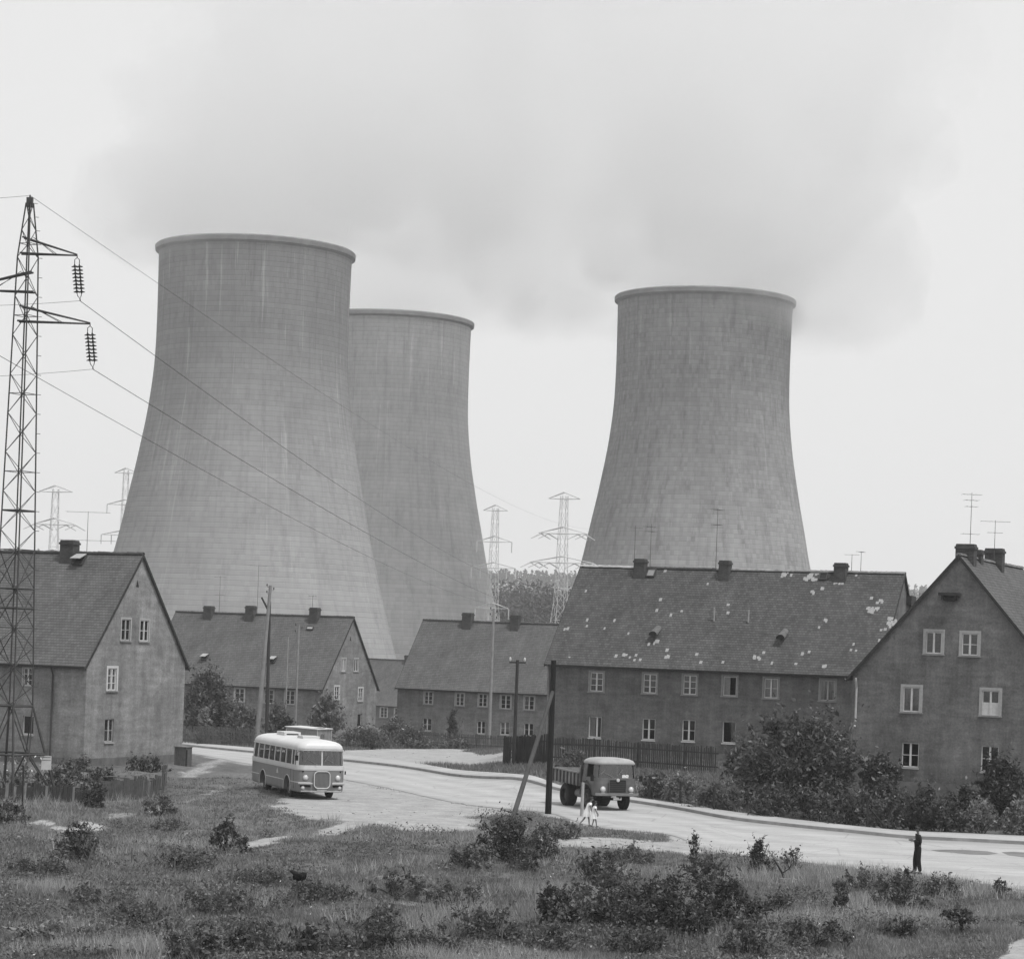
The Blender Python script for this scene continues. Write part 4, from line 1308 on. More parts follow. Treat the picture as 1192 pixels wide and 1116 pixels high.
def wire(p0, p1, sag, label, r=.016, n=48, group='power line wires'):
    pts = []
    for i in range(n + 1):
        f = (i / n) ** 1.6
        p = p0.lerp(p1, f); p.z -= sag * 4 * f * (1 - f); pts.append(p)
    bm = bmesh.new(); path_tube(bm, pts, r, 5)
    return tag(obj('power_line', bm, WIRE), label, 'power line', group)


E1, E2, E3 = at(690, 672, 900), at(720, 705, 900), at(655, 700, 900)
wire(WIRES[0], E1, 9, 'wire running right from the upper right insulators of the near pylon')
wire(WIRES[1], E2, 8, 'wire running right from the lower right insulators of the near pylon')
wire(WIRES[2], E3, 7, 'wire running right from the pylon arm that points out of the picture')
wire(Vector((axis_x, PD, pb + Ht + .05)), at(720, 610, 900), 7, 'earth wire running right from the top of the near pylon', r=.011)
wire(WIRES[0], at(-350, 337, 116), .5, 'wire running left from the upper right insulators of the near pylon', r=.009)
wire(WIRES[1], at(-350, 426, 116), .5, 'wire running left from the lower right insulators of the near pylon', r=.009)
wire(Vector((axis_x, PD, pb + Ht + .05)), at(-350, 222, 112), .4, 'earth wire running left from the top of the near pylon', r=.009)

# ------------------------------------------------------------------ wooden and concrete poles
TAR = M('tarred_pole', 0.006, 0.75, 0.3, 2); WOODP = M('grey_pole_wood', 0.10, 0.85, 0.25, 2, dirt=.25); CONC = M('concrete_pole', 0.22, 0.85, 0.2, 2); WOODD = M('dark_pole_wood', 0.03, 0.85, 0.3, 2)
PORC = M('porcelain', 0.5, 0.3, 0.1, 5)


def pole(name, label, base, topz, r0, r1, m, lean=0.0, group='poles along the road', cross=None, insul=0):
    root = thing(name, label, 'pole', base, 0, group)
    h = topz - base.z
    bm = bmesh.new(); tube(bm, (0, 0, -.4), (lean, 0, h), r0, r1, 12)
    obj('shaft', bm, m, root, smooth=False)
    if cross:
        for (dz, half, yaw) in cross:
            bm = bmesh.new(); d = Vector((math.cos(yaw), math.sin(yaw), 0)) * half
            m4 = Matrix.Translation((lean, 0, h - dz)) @ Matrix.Rotation(yaw, 4, 'Z'); box(bm, -half, half, -.05, .05, -.05, .05, 0, m4)
            ca = obj('cross_arm', bm, WOODD, root)
            for sg in (-1, 1):
                bm = bmesh.new(); q = Vector((lean, 0, h - dz)) + d * sg * .9
                tube(bm, q, q + Vector((0, 0, .14)), .015, None, 6); lathe(bm, [(.02, .1), (.06, .12), (.07, .2), (.05, .3), (.015, .33)], 10, M4=Matrix.Translation(q)); obj('insulator', bm, PORC, ca)
    for i in range(insul):
        bm = bmesh.new(); sg = 1 if i % 2 else -1; q = Vector((lean + sg * .02, 0, h - .12 - .28 * i))
        path_tube(bm, [q, q + Vector((sg * .22, 0, -.02)), q + Vector((sg * .26, 0, .08))], .018, 6); lathe(bm, [(.02, .06), (.055, .08), (.06, .16), (.04, .24), (.012, .26)], 10, M4=Matrix.Translation(q + Vector((sg * .26, 0, 0)))); obj('insulator', bm, M('dark_insulator', 0.05, 0.4, 0.1, 4), root)
    return root


b = gnd(638, 947); topz = at(641, 768, b.y).z
tp = pole('utility_pole', 'black tarred pole by the road with a leaning strut', b, topz, .15, .12, TAR, 0.0, insul=0)
st_b = gnd(593, 957); hitp = Vector((0, -.12, at(639, 805, b.y).z - b.z))
bm = bmesh.new(); tube(bm, st_b - b + Vector((0, 0, -.3)), hitp, .115, .085, 12); obj('strut', bm, M('strut_wood', 0.06, 0.85, 0.25, 2, dirt=.25), tp)
b = at(598, 889, 150); b.z = hzf(b.x, b.y)
pole('utility_pole', 'thin dark pole with a small crossarm behind the corner of the dark fence', b, at(599, 768, 150).z, .12, .09, WOODD, 0, cross=[(.15, .5, R(10))])
b = at(569, 868, 226); b.z = hzf(b.x, b.y)
pole('utility_pole', 'pale slim concrete pole in front of the house with five small windows', b, at(571, 708, 226).z, .17, .11, CONC, 0, insul=4)
b = at(298, 866, 203); b.z = hzf(b.x, b.y)
root = pole('utility_pole', 'tall pole of two timbers joined near the top behind the bus', b, at(309, 681, 203).z, .22, .13, M('pale_pole_wood', 0.2, 0.85, 0.2, 2), .72, cross=None, insul=3)
bm = bmesh.new(); tube(bm, (.85, .1, -.3), (.7, .1, at(308, 700, 203).z - b.z), .16, .11, 12); obj('shaft', bm, WOODD, root)
bm = bmesh.new(); h_ = at(304, 700, 203).z - b.z; tube(bm, (.66, 0, h_ - .8), (.02, 0, h_ + .35), .09, .08, 8); obj('stay_arm', bm, WOODD, root)
b = at(331.5, 850, 212); b.z = hzf(b.x, b.y)
pole('utility_pole', 'shorter slim pale post in front of the house with three chimneys', b, at(334, 741, 212).z, .09, .06, CONC, 0)
b = at(343.5, 850, 214); b.z = hzf(b.x, b.y)
pole('utility_pole', 'taller slim pale pole with small insulators before the house with three chimneys', b, at(346, 727, 214).z, .11, .08, CONC, 0, insul=3)

# ------------------------------------------------------------------ fences
FW = M('fence_wood_dark', 0.045, 0.9, 0.35, 3); FW2 = M('fence_wood_grey', 0.085, 0.9, 0.3, 3)


def picket_fence(label, pts, h, m, post_every=3.0, gap=.12, pw=.06, jit=.04, pal=False):
    """pts world (x,y) along the foot"""
    p0 = Vector((pts[0][0], pts[0][1], hzf(*pts[0])))
    root = thing('picket_fence', label, 'fence', p0)
    bp = bmesh.new(); br = bmesh.new()
    for (x0, y0), (x1, y1) in zip(pts[:-1], pts[1:]):
        L = math.hypot(x1 - x0, y1 - y0); d = Vector((x1 - x0, y1 - y0, 0)).normalized(); nrm = Vector((-d.y, d.x, 0))
        n = int(L / gap)
        for i in range(n):
            if random.random() < .03: continue
            q = Vector((x0, y0, 0)) + d * (i * gap); q.z = hzf(q.x, q.y)
            m4 = Matrix.Translation(q - p0) @ Matrix(((d.x, nrm.x, 0, 0), (d.y, nrm.y, 0, 0), (0, 0, 1, 0), (0, 0, 0, 1))) @ Matrix.Rotation(random.gauss(0, .02), 4, 'Y')
            hh = h + random.uniform(-jit, jit) * 1.5
            w_ = pw * random.uniform(.8, 1.15)
            vs = box(bp, -w_ / 2, w_ / 2, -.035, -.012, .06, hh, 0, m4)
        z0, z1 = hzf(x0, y0), hzf(x1, y1)
        for f in (.28, .78):
            a = Vector((x0, y0, z0 + h * f)) - p0; b_ = Vector((x1, y1, z1 + h * f)) - p0
            k_ = max(1, int(L / 3))
            for j in range(k_):
                aa = a.lerp(b_, j / k_); bb = a.lerp(b_, (j + 1) / k_)
                for vv in (aa, bb): vv.z = hzf(vv.x + p0.x, vv.y + p0.y) + h * f - p0.z
                dd = bb - aa; m4 = Matrix.Translation(aa) @ dd.to_track_quat('X', 'Z').to_matrix().to_4x4(); box(br, 0, dd.length, -.01, .035, -.04, .04, 0, m4)
        for j in range(int(L / post_every) + 1):
            q = Vector((x0, y0, 0)) + d * min(j * post_every, L); q.z = hzf(q.x, q.y)
            bq = bmesh.new(); hh = h + random.uniform(.02, .18); tube(bq, q - p0 + nrm * .08 - Vector((0, 0, .2)), q - p0 + nrm * .08 + Vector((random.gauss(0, .03), 0, hh)), .075, .065, 8)
            obj('post', bq, m, root)
    pk = obj('picket', bp, m, root); pk['kind'] = 'stuff'
    obj('rail', br, m, root)
    return root


def wpx(px, py, D):
    p = at(px, py, D); return (p.x, p.y)


picket_fence('long picket fence in front of the house with the patched roof', [wpx(640, 890, 146), wpx(836, 890, 138.5)], 1.55, FW, 3.2, .13, .065)
picket_fence('tall dark close-boarded fence at the corner behind the leaning strut', [wpx(586, 885, 152), wpx(640, 890, 146.5)], 1.75, M('fence_wood_black', 0.022, 0.9, 0.3, 3), 2.6, .085, .07)
picket_fence('grey picket fence in front of the house with five small windows', [wpx(488, 866, 223), wpx(594, 870, 217)], 1.3, FW2, 3.2, .14, .07)
picket_fence('overgrown picket fence before the house with three chimneys', [wpx(204, 870, 203), wpx(298, 873, 200)], 1.6, FW2, 3.0, .14, .07)


def board_fence(label, pts, h, m, tilt=0.0):
    p0 = Vector((pts[0][0], pts[0][1], hzf(*pts[0])))
    root = thing('board_fence', label, 'fence', p0)
    bp = bmesh.new()
    for (x0, y0), (x1, y1) in zip(pts[:-1], pts[1:]):
        L = math.hypot(x1 - x0, y1 - y0); d = Vector((x1 - x0, y1 - y0, 0)).normalized(); nrm = Vector((-d.y, d.x, 0))
        s_ = 0
        while s_ < L:
            w_ = random.uniform(.12, .2); q = Vector((x0, y0, 0)) + d * s_; q.z = hzf(q.x, q.y)
            m4 = Matrix.Translation(q - p0) @ Matrix(((d.x, nrm.x, 0, 0), (d.y, nrm.y, 0, 0), (0, 0, 1, 0), (0, 0, 0, 1))) @ Matrix.Rotation(random.gauss(tilt, .02), 4, 'X')
            mi = 1 if random.random() < .16 else 0
            f0 = len(bp.faces); box(bp, 0, w_ - .012, -.015 + random.uniform(-.01, .01), .012, -.1, h + random.uniform(-.12, .1), mi, m4); s_ += w_
        for j in range(max(2, int(L / 2.2) + 1)):
            q = Vector((x0, y0, 0)) + d * min(j * 2.2, L); q.z = hzf(q.x, q.y); bq = bmesh.new()
            tube(bq, q - p0 + nrm * .08 - Vector((0, 0, .2)), q - p0 + nrm * .08 + Vector((random.gauss(0, .04), 0, h + .1)), .07, .06, 8); obj('post', bq, m, root)
    k_ = obj('board', bp, None, root, mats=[m, M('fence_board_pale', 0.16, 0.9, 0.25, 3)])
    k_['kind'] = 'stuff'
    bm = bmesh.new()
    for (x0, y0), (x1, y1) in zip(pts[:-1], pts[1:]):
        a = Vector((x0, y0, hzf(x0, y0) + h * .75)) - p0; b_ = Vector((x1, y1, hzf(x1, y1) + h * .75)) - p0; tube(bm, a + Vector((0, .04, 0)), b_ + Vector((0, .04, 0)), .045, None, 4)
    obj('rail', bm, m, root)


def gw(px, py):
    p = gnd(px, py); return (p.x, p.y)


board_fence('sagging old board fence in the weeds between the pylon and the bus', [gw(117, 932), gw(160, 930), gw(191, 921), gw(193, 912)], .95, M('fence_board_grey', 0.075, 0.95, 0.35, 3), .03)
board_fence('low dark board fence half buried in weeds under the near pylon', [gw(-20, 934), gw(40, 932), gw(113, 931)], .7, M('fence_board_dark', 0.04, 0.95, 0.3, 3), .05)

# loose posts and stakes, each a thing of its own


def stake(label, px, py, h, r=.035, lean=(0, 0), m=None, name='wooden_stake', group='stakes standing in the meadow', cat='stake'):
    p = gnd(px, py); bm = bmesh.new()
    tube(bm, (0, 0, -.25), (lean[0], lean[1], h), r, r * .85, 8)
    o = obj(name, bm, m or WOODP); o.location = p
    return tag(o, label, cat, group)


SW = M('stake_wood', 0.11, 0.9, 0.3, 5); DWD = M('stake_wood_dark', 0.025, 0.9, 0.3, 5)
stake('pale stick leaning over beside the round bush at the left', 94, 1018, 1.05, .035, (.42, 0), SW)
stake('short stake in the weeds right of the leaning stick', 153, 1008, .62, .03, (0, 0), SW)
stake('thin stake right of the short one, in tall grass', 202.5, 1020, .68, .028, (.01, 0), SW)
stake('tall pale stake below the dark round bush in the meadow', 268, 1040, .98, .03, (.04, 0), SW)
stake('stake in the meadow under the black rag', 344, 1058, 1.0, .028, (.02, 0), SW)
stake('stake leaning slightly in the lower middle of the meadow', 583, 1104, .75, .03, (.03, 0), SW)
stake('slim stake at the grass edge in front of the dirt patch', 332, 1005, .4, .028, (0, 0), SW)
stake('thin dark post in the weeds below the near pylon', 26, 944, 1.9, .04, (-.02, 0), DWD)
stake('pale square post standing by the roadside beside the rear wheel of the truck', 677, 950, 1.55, .085, (.01, 0), M('pale_post', 0.3, 0.9, 0.2, 4), name='roadside_post', group='posts', cat='post')
for i, (px, py, h, lb) in enumerate([(757, 905, 1.3, 'dark post right behind the truck cab'), (793, 912, 1.25, 'dark post between the truck and the big shrub'), (832, 922, 1.25, 'dark post in front of the small tree left of the big shrub'),
                                     (884, 938, 1.3, 'dark post under the middle of the big shrub'), (1010, 953, 1.35, 'dark post at the right end of the big shrub'), (1128, 925, 1.25, 'slanting dark post against the gable house')]):
    root_ = thing('fence_post', lb, 'fence post', (0, 0, 0), 0, 'dark garden fence posts beyond the pavement')
    Dp = gnd0(px, py)[1] if i < 5 else 121.5
    if i < 5: Dp = float(np.interp(ray(px, py)[0] * Dp, [q[0] for q in PAVE], [q[1] for q in PAVE])) + 1.1
    p = at(px, py, Dp); p.z = hzf(p.x, p.y); root_.location = p
    bm = bmesh.new(); tube(bm, (0, 0, -.2), (-.03 if i < 5 else -.25, 0, h), .06, .055, 8); obj('upright', bm, DWD, root_)
    if i in (2, 4):
        bm = bmesh.new(); tube(bm, (.95, .1, 0), (.05, 0, h * .75), .05, .045, 8); obj('brace', bm, DWD, root_)
# the rag on its stake
p = gnd(344, 1058); bm = bmesh.new()
bmesh.ops.create_icosphere(bm, subdivisions=3, radius=.165)
for v_ in bm.verts:
    v_.co.x *= 1.3; v_.co.z *= .42
    v_.co += v_.co.normalized() * .22 * noise.noise(v_.co * 7 + Vector((3, 1, 0))); 
    if v_.co.z < 0: v_.co.z -= .05 + .15 * abs(noise.noise(Vector((v_.co.x * 9, v_.co.y * 9, 2))))
o = tag(obj('rag', bm, M('black_rag', 0.006, 0.95, 0.2, 9), smooth=True), 'crumpled black rag hanging over a stake in the meadow', 'rag'); o.location = p + Vector((.06, 0, .98))
# bent rail lying by the board fence, broken plank in the grass
bm = bmesh.new(); a = gnd(116, 912); path_tube(bm, [at(112, 904, a.y), at(132, 903.5, a.y), at(150, 906, a.y), at(150, 909, a.y + 1), at(137, 911, a.y + .2)], .04, 6)
tag(obj('bent_rail', bm, SW), 'bent pale rail curling above the sagging board fence', 'rail')
p = gnd(917, 1027); bm = bmesh.new(); box(bm, -.3, .3, -.12, .12, .02, .14); bmesh.ops.bevel(bm, geom=bm.edges[:], offset=.015, segments=1)
o = tag(obj('timber_block', bm, M('pale_block', 0.2, 0.9, 0.3, 4)), 'pale timber block lying in the grass beneath a broken branch', 'block'); o.location = p; o.rotation_euler = (0, .04, .15)
bm = bmesh.new(); path_tube(bm, [Vector((0, 0, 0)), Vector((-.12, 0, .3)), Vector((-.28, 0, .55)), Vector((-.42, 0, .75))], [.05, .04, .03, .02], 6); path_tube(bm, [Vector((-.12, 0, .3)), Vector((.1, 0, .45)), Vector((.2, 0, .62))], [.03, .025, .015], 6)
o = tag(obj('broken_branch', bm, DWD), 'broken dark branch sticking up behind the timber block', 'branch'); o.location = p + Vector((-.05, .25, 0))

# wooden bin by the left house and the hut behind the bus
p = at(213, 884, 143); p.z = hzf(p.x, p.y)
root = thing('wooden_bin', 'dark boarded bin beside the corner of the left house', 'bin', p, A_ANG)
bm = bmesh.new(); box(bm, -.38, .38, -.35, .35, 0, 1.12); bmesh.ops.bevel(bm, geom=bm.edges[:], offset=.02, segments=1)
for i in range(5): box(bm, -.37 + i * .15, -.25 + i * .15, -.372, -.352, .05, 1.06)
obj('body', bm, M('bin_wood', 0.09, 0.9, 0.3, 4), root)
bm = bmesh.new(); box(bm, -.42, .42, -.4, .4, 1.121, 1.17); obj('lid', bm, M('bin_lid', 0.14, 0.9, 0.25, 4), root)
bm = bmesh.new(); tube(bm, (.4, -.3, -.1), (.42, -.3, 1.0), .06, .05, 8); obj('post', bm, DWD, root)
bm = bmesh.new(); 
hp = at(369, 848, 190); hz_ = hzf(hp.x, hp.y)
root = thing('hut', 'small pale plank hut with a flat light roof behind the bus', 'hut', (hp.x, hp.y, hz_), A_ANG)
hH = hp.z - hz_ - .08
# local: corner at origin, left side along -x, right side along +y
bm = bmesh.new()
Lx, Ly = 2.7, 2.4
F1 = Face((-Lx, 0, 0), (1, 0, 0), (0, -1, 0), Matrix()); F2 = Face((0, 0, 0), (0, 1, 0), (1, 0, 0), Matrix())
F3 = Face((0, Ly, 0), (-1, 0, 0), (0, 1, 0), Matrix()); F4 = Face((-Lx, Ly, 0), (0, -1, 0), (-1, 0, 0), Matrix())
wall_poly(bm, F1, [(0, -.2), (Lx, -.2), (Lx, hH), (0, hH + .1)], []); wall_poly(bm, F2, [(0, -.2), (Ly, -.2), (Ly, hH), (0, hH)], [(.65, 1.3, hH - 1.05, hH - .35)], .08)
wall_poly(bm, F3, [(0, -.2), (Lx, -.2), (Lx, hH + .1), (0, hH)], []); wall_poly(bm, F4, [(0, -.2), (Ly, -.2), (Ly, hH + .1), (0, hH + .1)], [])
obj('wall', bm, M('hut_planks', 0.22, 0.9, 0.3, 2, dirt=.3), root)
bm = bmesh.new(); mrx = Matrix.Translation((0, 0, 0))
vs = [(-Lx - .1, -.1, hH + .1), (.1, -.1, hH), (.1, Ly + .1, hH), (-Lx - .1, Ly + .1, hH + .1)]
a_ = [bm.verts.new(Vector(q) + Vector((0, 0, .005))) for q in vs]; b_2 = [bm.verts.new(Vector(q) + Vector((0, 0, .075))) for q in vs]
bm.faces.new(a_[::-1]); bm.faces.new(b_2)
for q in range(4): bm.faces.new((a_[q], a_[(q + 1) % 4], b_2[(q + 1) % 4], b_2[q]))
rf = obj('roof', bm, M('hut_roof', 0.5, 0.85, 0.25, 1.5), root)
bm = bmesh.new(); box(bm, -.75, -.1, .9, 1.6, hH + .08, hH + .11); obj('roof_patch', bm, M('tar_patch', 0.04, 0.9, 0.2, 3), rf)
bm = bmesh.new()
for a0, a1, c0_, c1_ in ((.65, .7, -1.05, -.35), (1.25, 1.3, -1.05, -.35), (.7, 1.25, -.4, -.35), (.7, 1.25, -1.05, -1.0), (.955, .995, -1.0, -.4)): box(bm, a0, a1, -.06, -.02, hH + c0_, hH + c1_, 0, F2.mat())
wn = obj('window', bm, GREYP, root)
bm = bmesh.new(); bm.faces.new([bm.verts.new(F2.mat() @ Vector(q)) for q in ((.66, -.05, hH - 1.04), (1.29, -.05, hH - 1.04), (1.29, -.05, hH - .36), (.66, -.05, hH - .36))]); obj('pane', bm, GLASS, wn)
bm = bmesh.new()
for q in (0.02, Ly - .02): tube(bm, (.03, q, -.1), (.03, q, hH - .01), .04, None, 4)
tube(bm, (-Lx + .02, -.03, -.1), (-Lx + .02, -.03, hH), .04, None, 4)
obj('corner_post', bm, M('hut_trim', 0.35, 0.9, 0.2, 3), root)

# ------------------------------------------------------------------ vehicles (local: +x forward, z up, origin on the ground under the front)
TYRE = M('tyre_rubber', 0.018, 0.9, 0.2, 6); CHROME = M('dull_chrome', 0.5, 0.3, 0.1, 4, spec=.6); LAMP = M('lamp_glass', 0.6, 0.15, 0.1, 8, spec=.7); BLK = M('black_gap', 0.008, 0.9, 0.1, 3)


def plan(hl, hw, rc, bulge, n=10, x0=0.0):
    """rounded rectangle outline, length from -2*hl+x0 to x0, half width hw, corner radius rc, bowed front and back"""
    pts = []
    cx = x0 - hl
    def bow(y): return bulge * (1 - (y / hw) ** 2)
    for (sx, sy, a0) in ((1, 1, 0), (-1, 1, 90), (-1, -1, 180), (1, -1, 270)):
        for i in range(n + 1):
            a = R(a0 + 90 * i / n)
            x = cx + sx * (hl - rc) + rc * math.cos(a); y = sy * (hw - rc) + rc * math.sin(a)
            if sx > 0: x += bow(y) * (1 if x > cx + hl - rc - 1e-6 else 0)
            else: x -= bow(y) * .6 * (1 if x < cx - hl + rc + 1e-6 else 0)
            pts.append((x, y))
    out = []
    # straight runs get extra points
    for (a, b) in zip(pts, pts[1:] + pts[:1]):
        d = math.hypot(b[0] - a[0], b[1] - a[1]); k = max(1, int(d / .12))
        for j in range(k): out.append((a[0] + (b[0] - a[0]) * j / k, a[1] + (b[1] - a[1]) * j / k))
    return out


def stack(bm, layers, cap_top=True, cap_bot=True, mi=0):
    """layers: list of (outline, z); outlines share their point count"""
    rings = [[bm.verts.new((x, y, z)) for x, y in o] for o, z in layers]
    n = len(rings[0])
    for A, B in zip(rings[:-1], rings[1:]):
        for k in range(n):
            f = bm.faces.new((A[k], A[(k + 1) % n], B[(k + 1) % n], B[k])); f.material_index = mi
    if cap_bot: bm.faces.new(rings[0][::-1])
    if cap_top: bm.faces.new(rings[-1])
    return rings


def scale_plan(o, cx, k, ky=None):
    ky = k if ky is None else ky
    return [(cx + (x - cx) * k, y * ky) for x, y in o]


def wheel(root, x, y, r, w_, rimm, dual=False):
    bm = bmesh.new(); m4 = Matrix.Translation((x, y, r)); sg = 1 if y > 0 else -1
    lathe(bm, [(r * .55, -w_ / 2), (r * .9, -w_ / 2), (r, -w_ * .36), (r, w_ * .36), (r * .9, w_ / 2), (r * .55, w_ / 2)], 36, 'y', closed=True, M4=m4)
    for i in range(36):
        a = 2 * math.pi * i / 36; mm = m4 @ Matrix.Rotation(-a, 4, 'Y'); box(bm, r - .01, r + .012, -w_ * .4, w_ * .4, -.02, .02, 0, mm)
    tw = obj('wheel', bm, TYRE, root)
    bm = bmesh.new()
    d = sg * w_ * (.36 if not dual else .12)
    lathe(bm, [(.001, d + sg * .07), (r * .16, d + sg * .07), (r * .2, d + sg * .02), (r * .36, d - sg * .02), (r * .5, d + sg * .03), (r * .57, d + sg * .05), (r * .57, d - sg * .1)], 28, 'y', M4=m4)
    for i in range(6):
        a = 2 * math.pi * i / 6; q = m4 @ Vector((r * .28 * math.cos(a), d, r * .28 * math.sin(a))); tube(bm, q, q + Vector((0, sg * .05, 0)), .022, None, 6)
    obj('rim', bm, rimm, tw)


def lamp(root, p, r, name='headlight', tilt=0):
    bm = bmesh.new(); m4 = Matrix.Translation(p) @ Matrix.Rotation(tilt, 4, 'Z')
    lathe(bm, [(r * 1.18, -.06), (r * 1.2, .03), (r * 1.02, .045), (r * .98, .02)], 20, 'x', M4=m4)
    h = obj(name, bm, CHROME, root)
    bm = bmesh.new(); lathe(bm, [(r, .02), (r * .8, .045), (r * .45, .06), (.002, .065)], 20, 'x', M4=m4)
    obj('lens', bm, LAMP, h, smooth=True)


BUSB = M('bus_dull_paint', 0.19, 0.45, 0.12, 1.2, spec=.45, dirt=.2); BUSW = M('bus_cream_paint', 0.55, 0.4, 0.07, 1.2, spec=.4); VGLASS = glassmat('vehicle_glass', 0.2, 0.72)
INT = M('bus_interior', 0.16, 0.9, 0.2, 3); SEATM = M('seat_cover', 0.05, 0.9, 0.2, 5)
bp_ = gnd(373, 930.5)
bus = thing('bus', 'old two-tone single-deck bus with a white roof at the edge of the dirt patch', 'bus', bp_, R(-90 + 21))
BL, BW2 = 8.5, 1.19
base = plan(BL / 2, BW2, .34, .16)
cx = -BL / 2
# lower body
lay = [(scale_plan(base, cx, .992, .955), .36), (scale_plan(base, cx, .998, .985), .44), (base, .70), (base, 1.10), (scale_plan(base, cx, 1.0, 1.0), 1.40), (scale_plan(base, cx, .997, .99), 1.56)]
bm = bmesh.new(); stack(bm, lay)
lower = obj('body', bm, BUSB, None, smooth=False)
WX = (-1.75, -6.15); WR = .43
cs_ = []
for wx in WX:
    for sg in (-1, 1):
        c_b = bmesh.new(); lathe(c_b, [(.002, sg * .72), (.60, sg * .72), (.60, sg * 1.6), (.002, sg * 1.6)], 28, 'y', M4=Matrix.Translation((wx, 0, .48))); bmesh.ops.remove_doubles(c_b, verts=c_b.verts, dist=.005); cs_.append(c_b)
cut(lower, cs_)
lower.parent = bus
# arch lips
bm = bmesh.new()
for wx in WX:
    for sg in (-1, 1):
        path_tube(bm, [Vector((wx + .60 * math.cos(R(a)), sg * (BW2 + .005), .48 + .60 * math.sin(R(a)))) for a in range(-12, 193, 10)], .019, 6)
obj('arch_lip', bm, BUSW, bus)
# window band: pillars and panes around the outline
def outline_len(o):
    d = [0]
    for a, b in zip(o, o[1:] + o[:1]): d.append(d[-1] + math.hypot(b[0] - a[0], b[1] - a[1]))
    return d
def band(o, z0, z1, o2, keep):
    """quads of the band whose midpoint satisfies keep(x,y)"""
    bm = bmesh.new(); n = len(o)
    for k in range(n):
        (x0, y0), (x1, y1) = o[k], o[(k + 1) % n]; (X0, Y0_), (X1, Y1_) = o2[k], o2[(k + 1) % n]
        if keep((x0 + x1) / 2, (y0 + y1) / 2):
            bm.faces.new([bm.verts.new(q) for q in ((x0, y0, z0), (x1, y1, z0), (X1, Y1_, z1), (X0, Y0_, z1))])
    bmesh.ops.remove_doubles(bm, verts=bm.verts, dist=.002)
    return bm
fine = []
for (a, b) in zip(base, base[1:] + base[:1]):
    d = math.hypot(b[0] - a[0], b[1] - a[1]); k = max(1, int(d / .03))
    for j in range(k): fine.append((a[0] + (b[0] - a[0]) * j / k, a[1] + (b[1] - a[1]) * j / k))
fA = scale_plan(fine, cx, .996, .988); fB = scale_plan(fine, cx, .982, .95)
ZB, ZT = 1.62, 2.34
pill = [-.62, -1.12, -2.15, -3.17, -4.19, -5.21, -6.23, -7.25, -8.05]
def is_pillar(x, y):
    side = abs(y) > BW2 * .87
    if x > -.34 and not side or (x > -.12): return abs(y) < .03 or (abs(y) > .93 and x < .0 and x > -.2 and False)
    if x > -.34: return -.34 < x < -.16 and side
    if side: return any(abs(x - p_) < .065 for p_ in pill) or x < -8.0
    return x < -8.1 and (abs(y) < .05 or abs(y) > .9)
bm = band(fA, ZB, ZT, fB, is_pillar); bmesh.ops.solidify(bm, geom=bm.faces[:], thickness=.05)
obj_split('window_pillar', bm, BUSW, bus)
gA = scale_plan(fine, cx, .993, .978); gB = scale_plan(fine, cx, .979, .94)
spans = [('windscreen', lambda x, y: not is_pillar(x, y) and x > -.34 and y > 0), ('windscreen', lambda x, y: not is_pillar(x, y) and x > -.34 and y < 0), ('rear_window', lambda x, y: not is_pillar(x, y) and x < -8.0)]
edges_ = [-.2] + pill
for sg in (-1, 1):
    for a, b in zip(edges_[:-1], edges_[1:]):
        spans.append(('side_window', lambda x, y, a=a, b=b, sg=sg: not is_pillar(x, y) and b < x < a and x <= -.34 and y * sg > BW2 * .8))
for nm, kf in spans:
    bm = band(gA, ZB, ZT, gB, kf)
    if len(bm.faces): obj(nm, bm, VGLASS, bus)
    else: bm.free()
# cream belt under the windows, a rub strip along the skirt
def ringstrip(name, z0, z1, out, m, keep=lambda x, y: True):
    o = scale_plan(fine, cx, 1 + out / 4, 1 + out / BW2)
    bm = band(o, z0, z1, o, keep); bmesh.ops.solidify(bm, geom=bm.faces[:], thickness=.03); return obj(name, bm, m, bus)
ringstrip('belt', 1.44, 1.63, .012, BUSW)
ringstrip('belt_moulding', 1.395, 1.43, .02, BUSW)
ringstrip('skirt_moulding', .80, .835, .015, BUSW, lambda x, y: not any(abs(x - wx) < .64 and abs(y) > 1 for wx in WX) and not (x > -.1 and abs(y) < .55))
ringstrip('drip_rail', 2.33, 2.37, -.03, BUSW)
# roof
bm = bmesh.new()
L_ = [(scale_plan(base, cx, .984, .952), 2.345), (scale_plan(base, cx, .982, .945), 2.45), (scale_plan(base, cx, .974, .91), 2.56), (scale_plan(base, cx, .96, .82), 2.66), (scale_plan(base, cx, .94, .68), 2.735), (scale_plan(base, cx, .90, .48), 2.79), (scale_plan(base, cx, .82, .22), 2.82), (scale_plan(base, cx, .7, .04), 2.825)]
stack(bm, L_)
rf = obj('roof', bm, BUSW, bus, smooth=True)
for x0, x1, hh in ((-2.9, -1.9, .09), (-6.6, -5.2, .14)):
    bm = bmesh.new(); box(bm, x0, x1, -.42, .42, 2.78, 2.84 + hh); bmesh.ops.bevel(bm, geom=bm.edges[:], offset=.04, segments=2)
    if hh > .1: box(bm, x1 - .02, x1 + .004, -.3, .3, 2.84, 2.9, 1)
    obj('roof_hatch', bm, None, rf, mats=[BUSW, BLK])
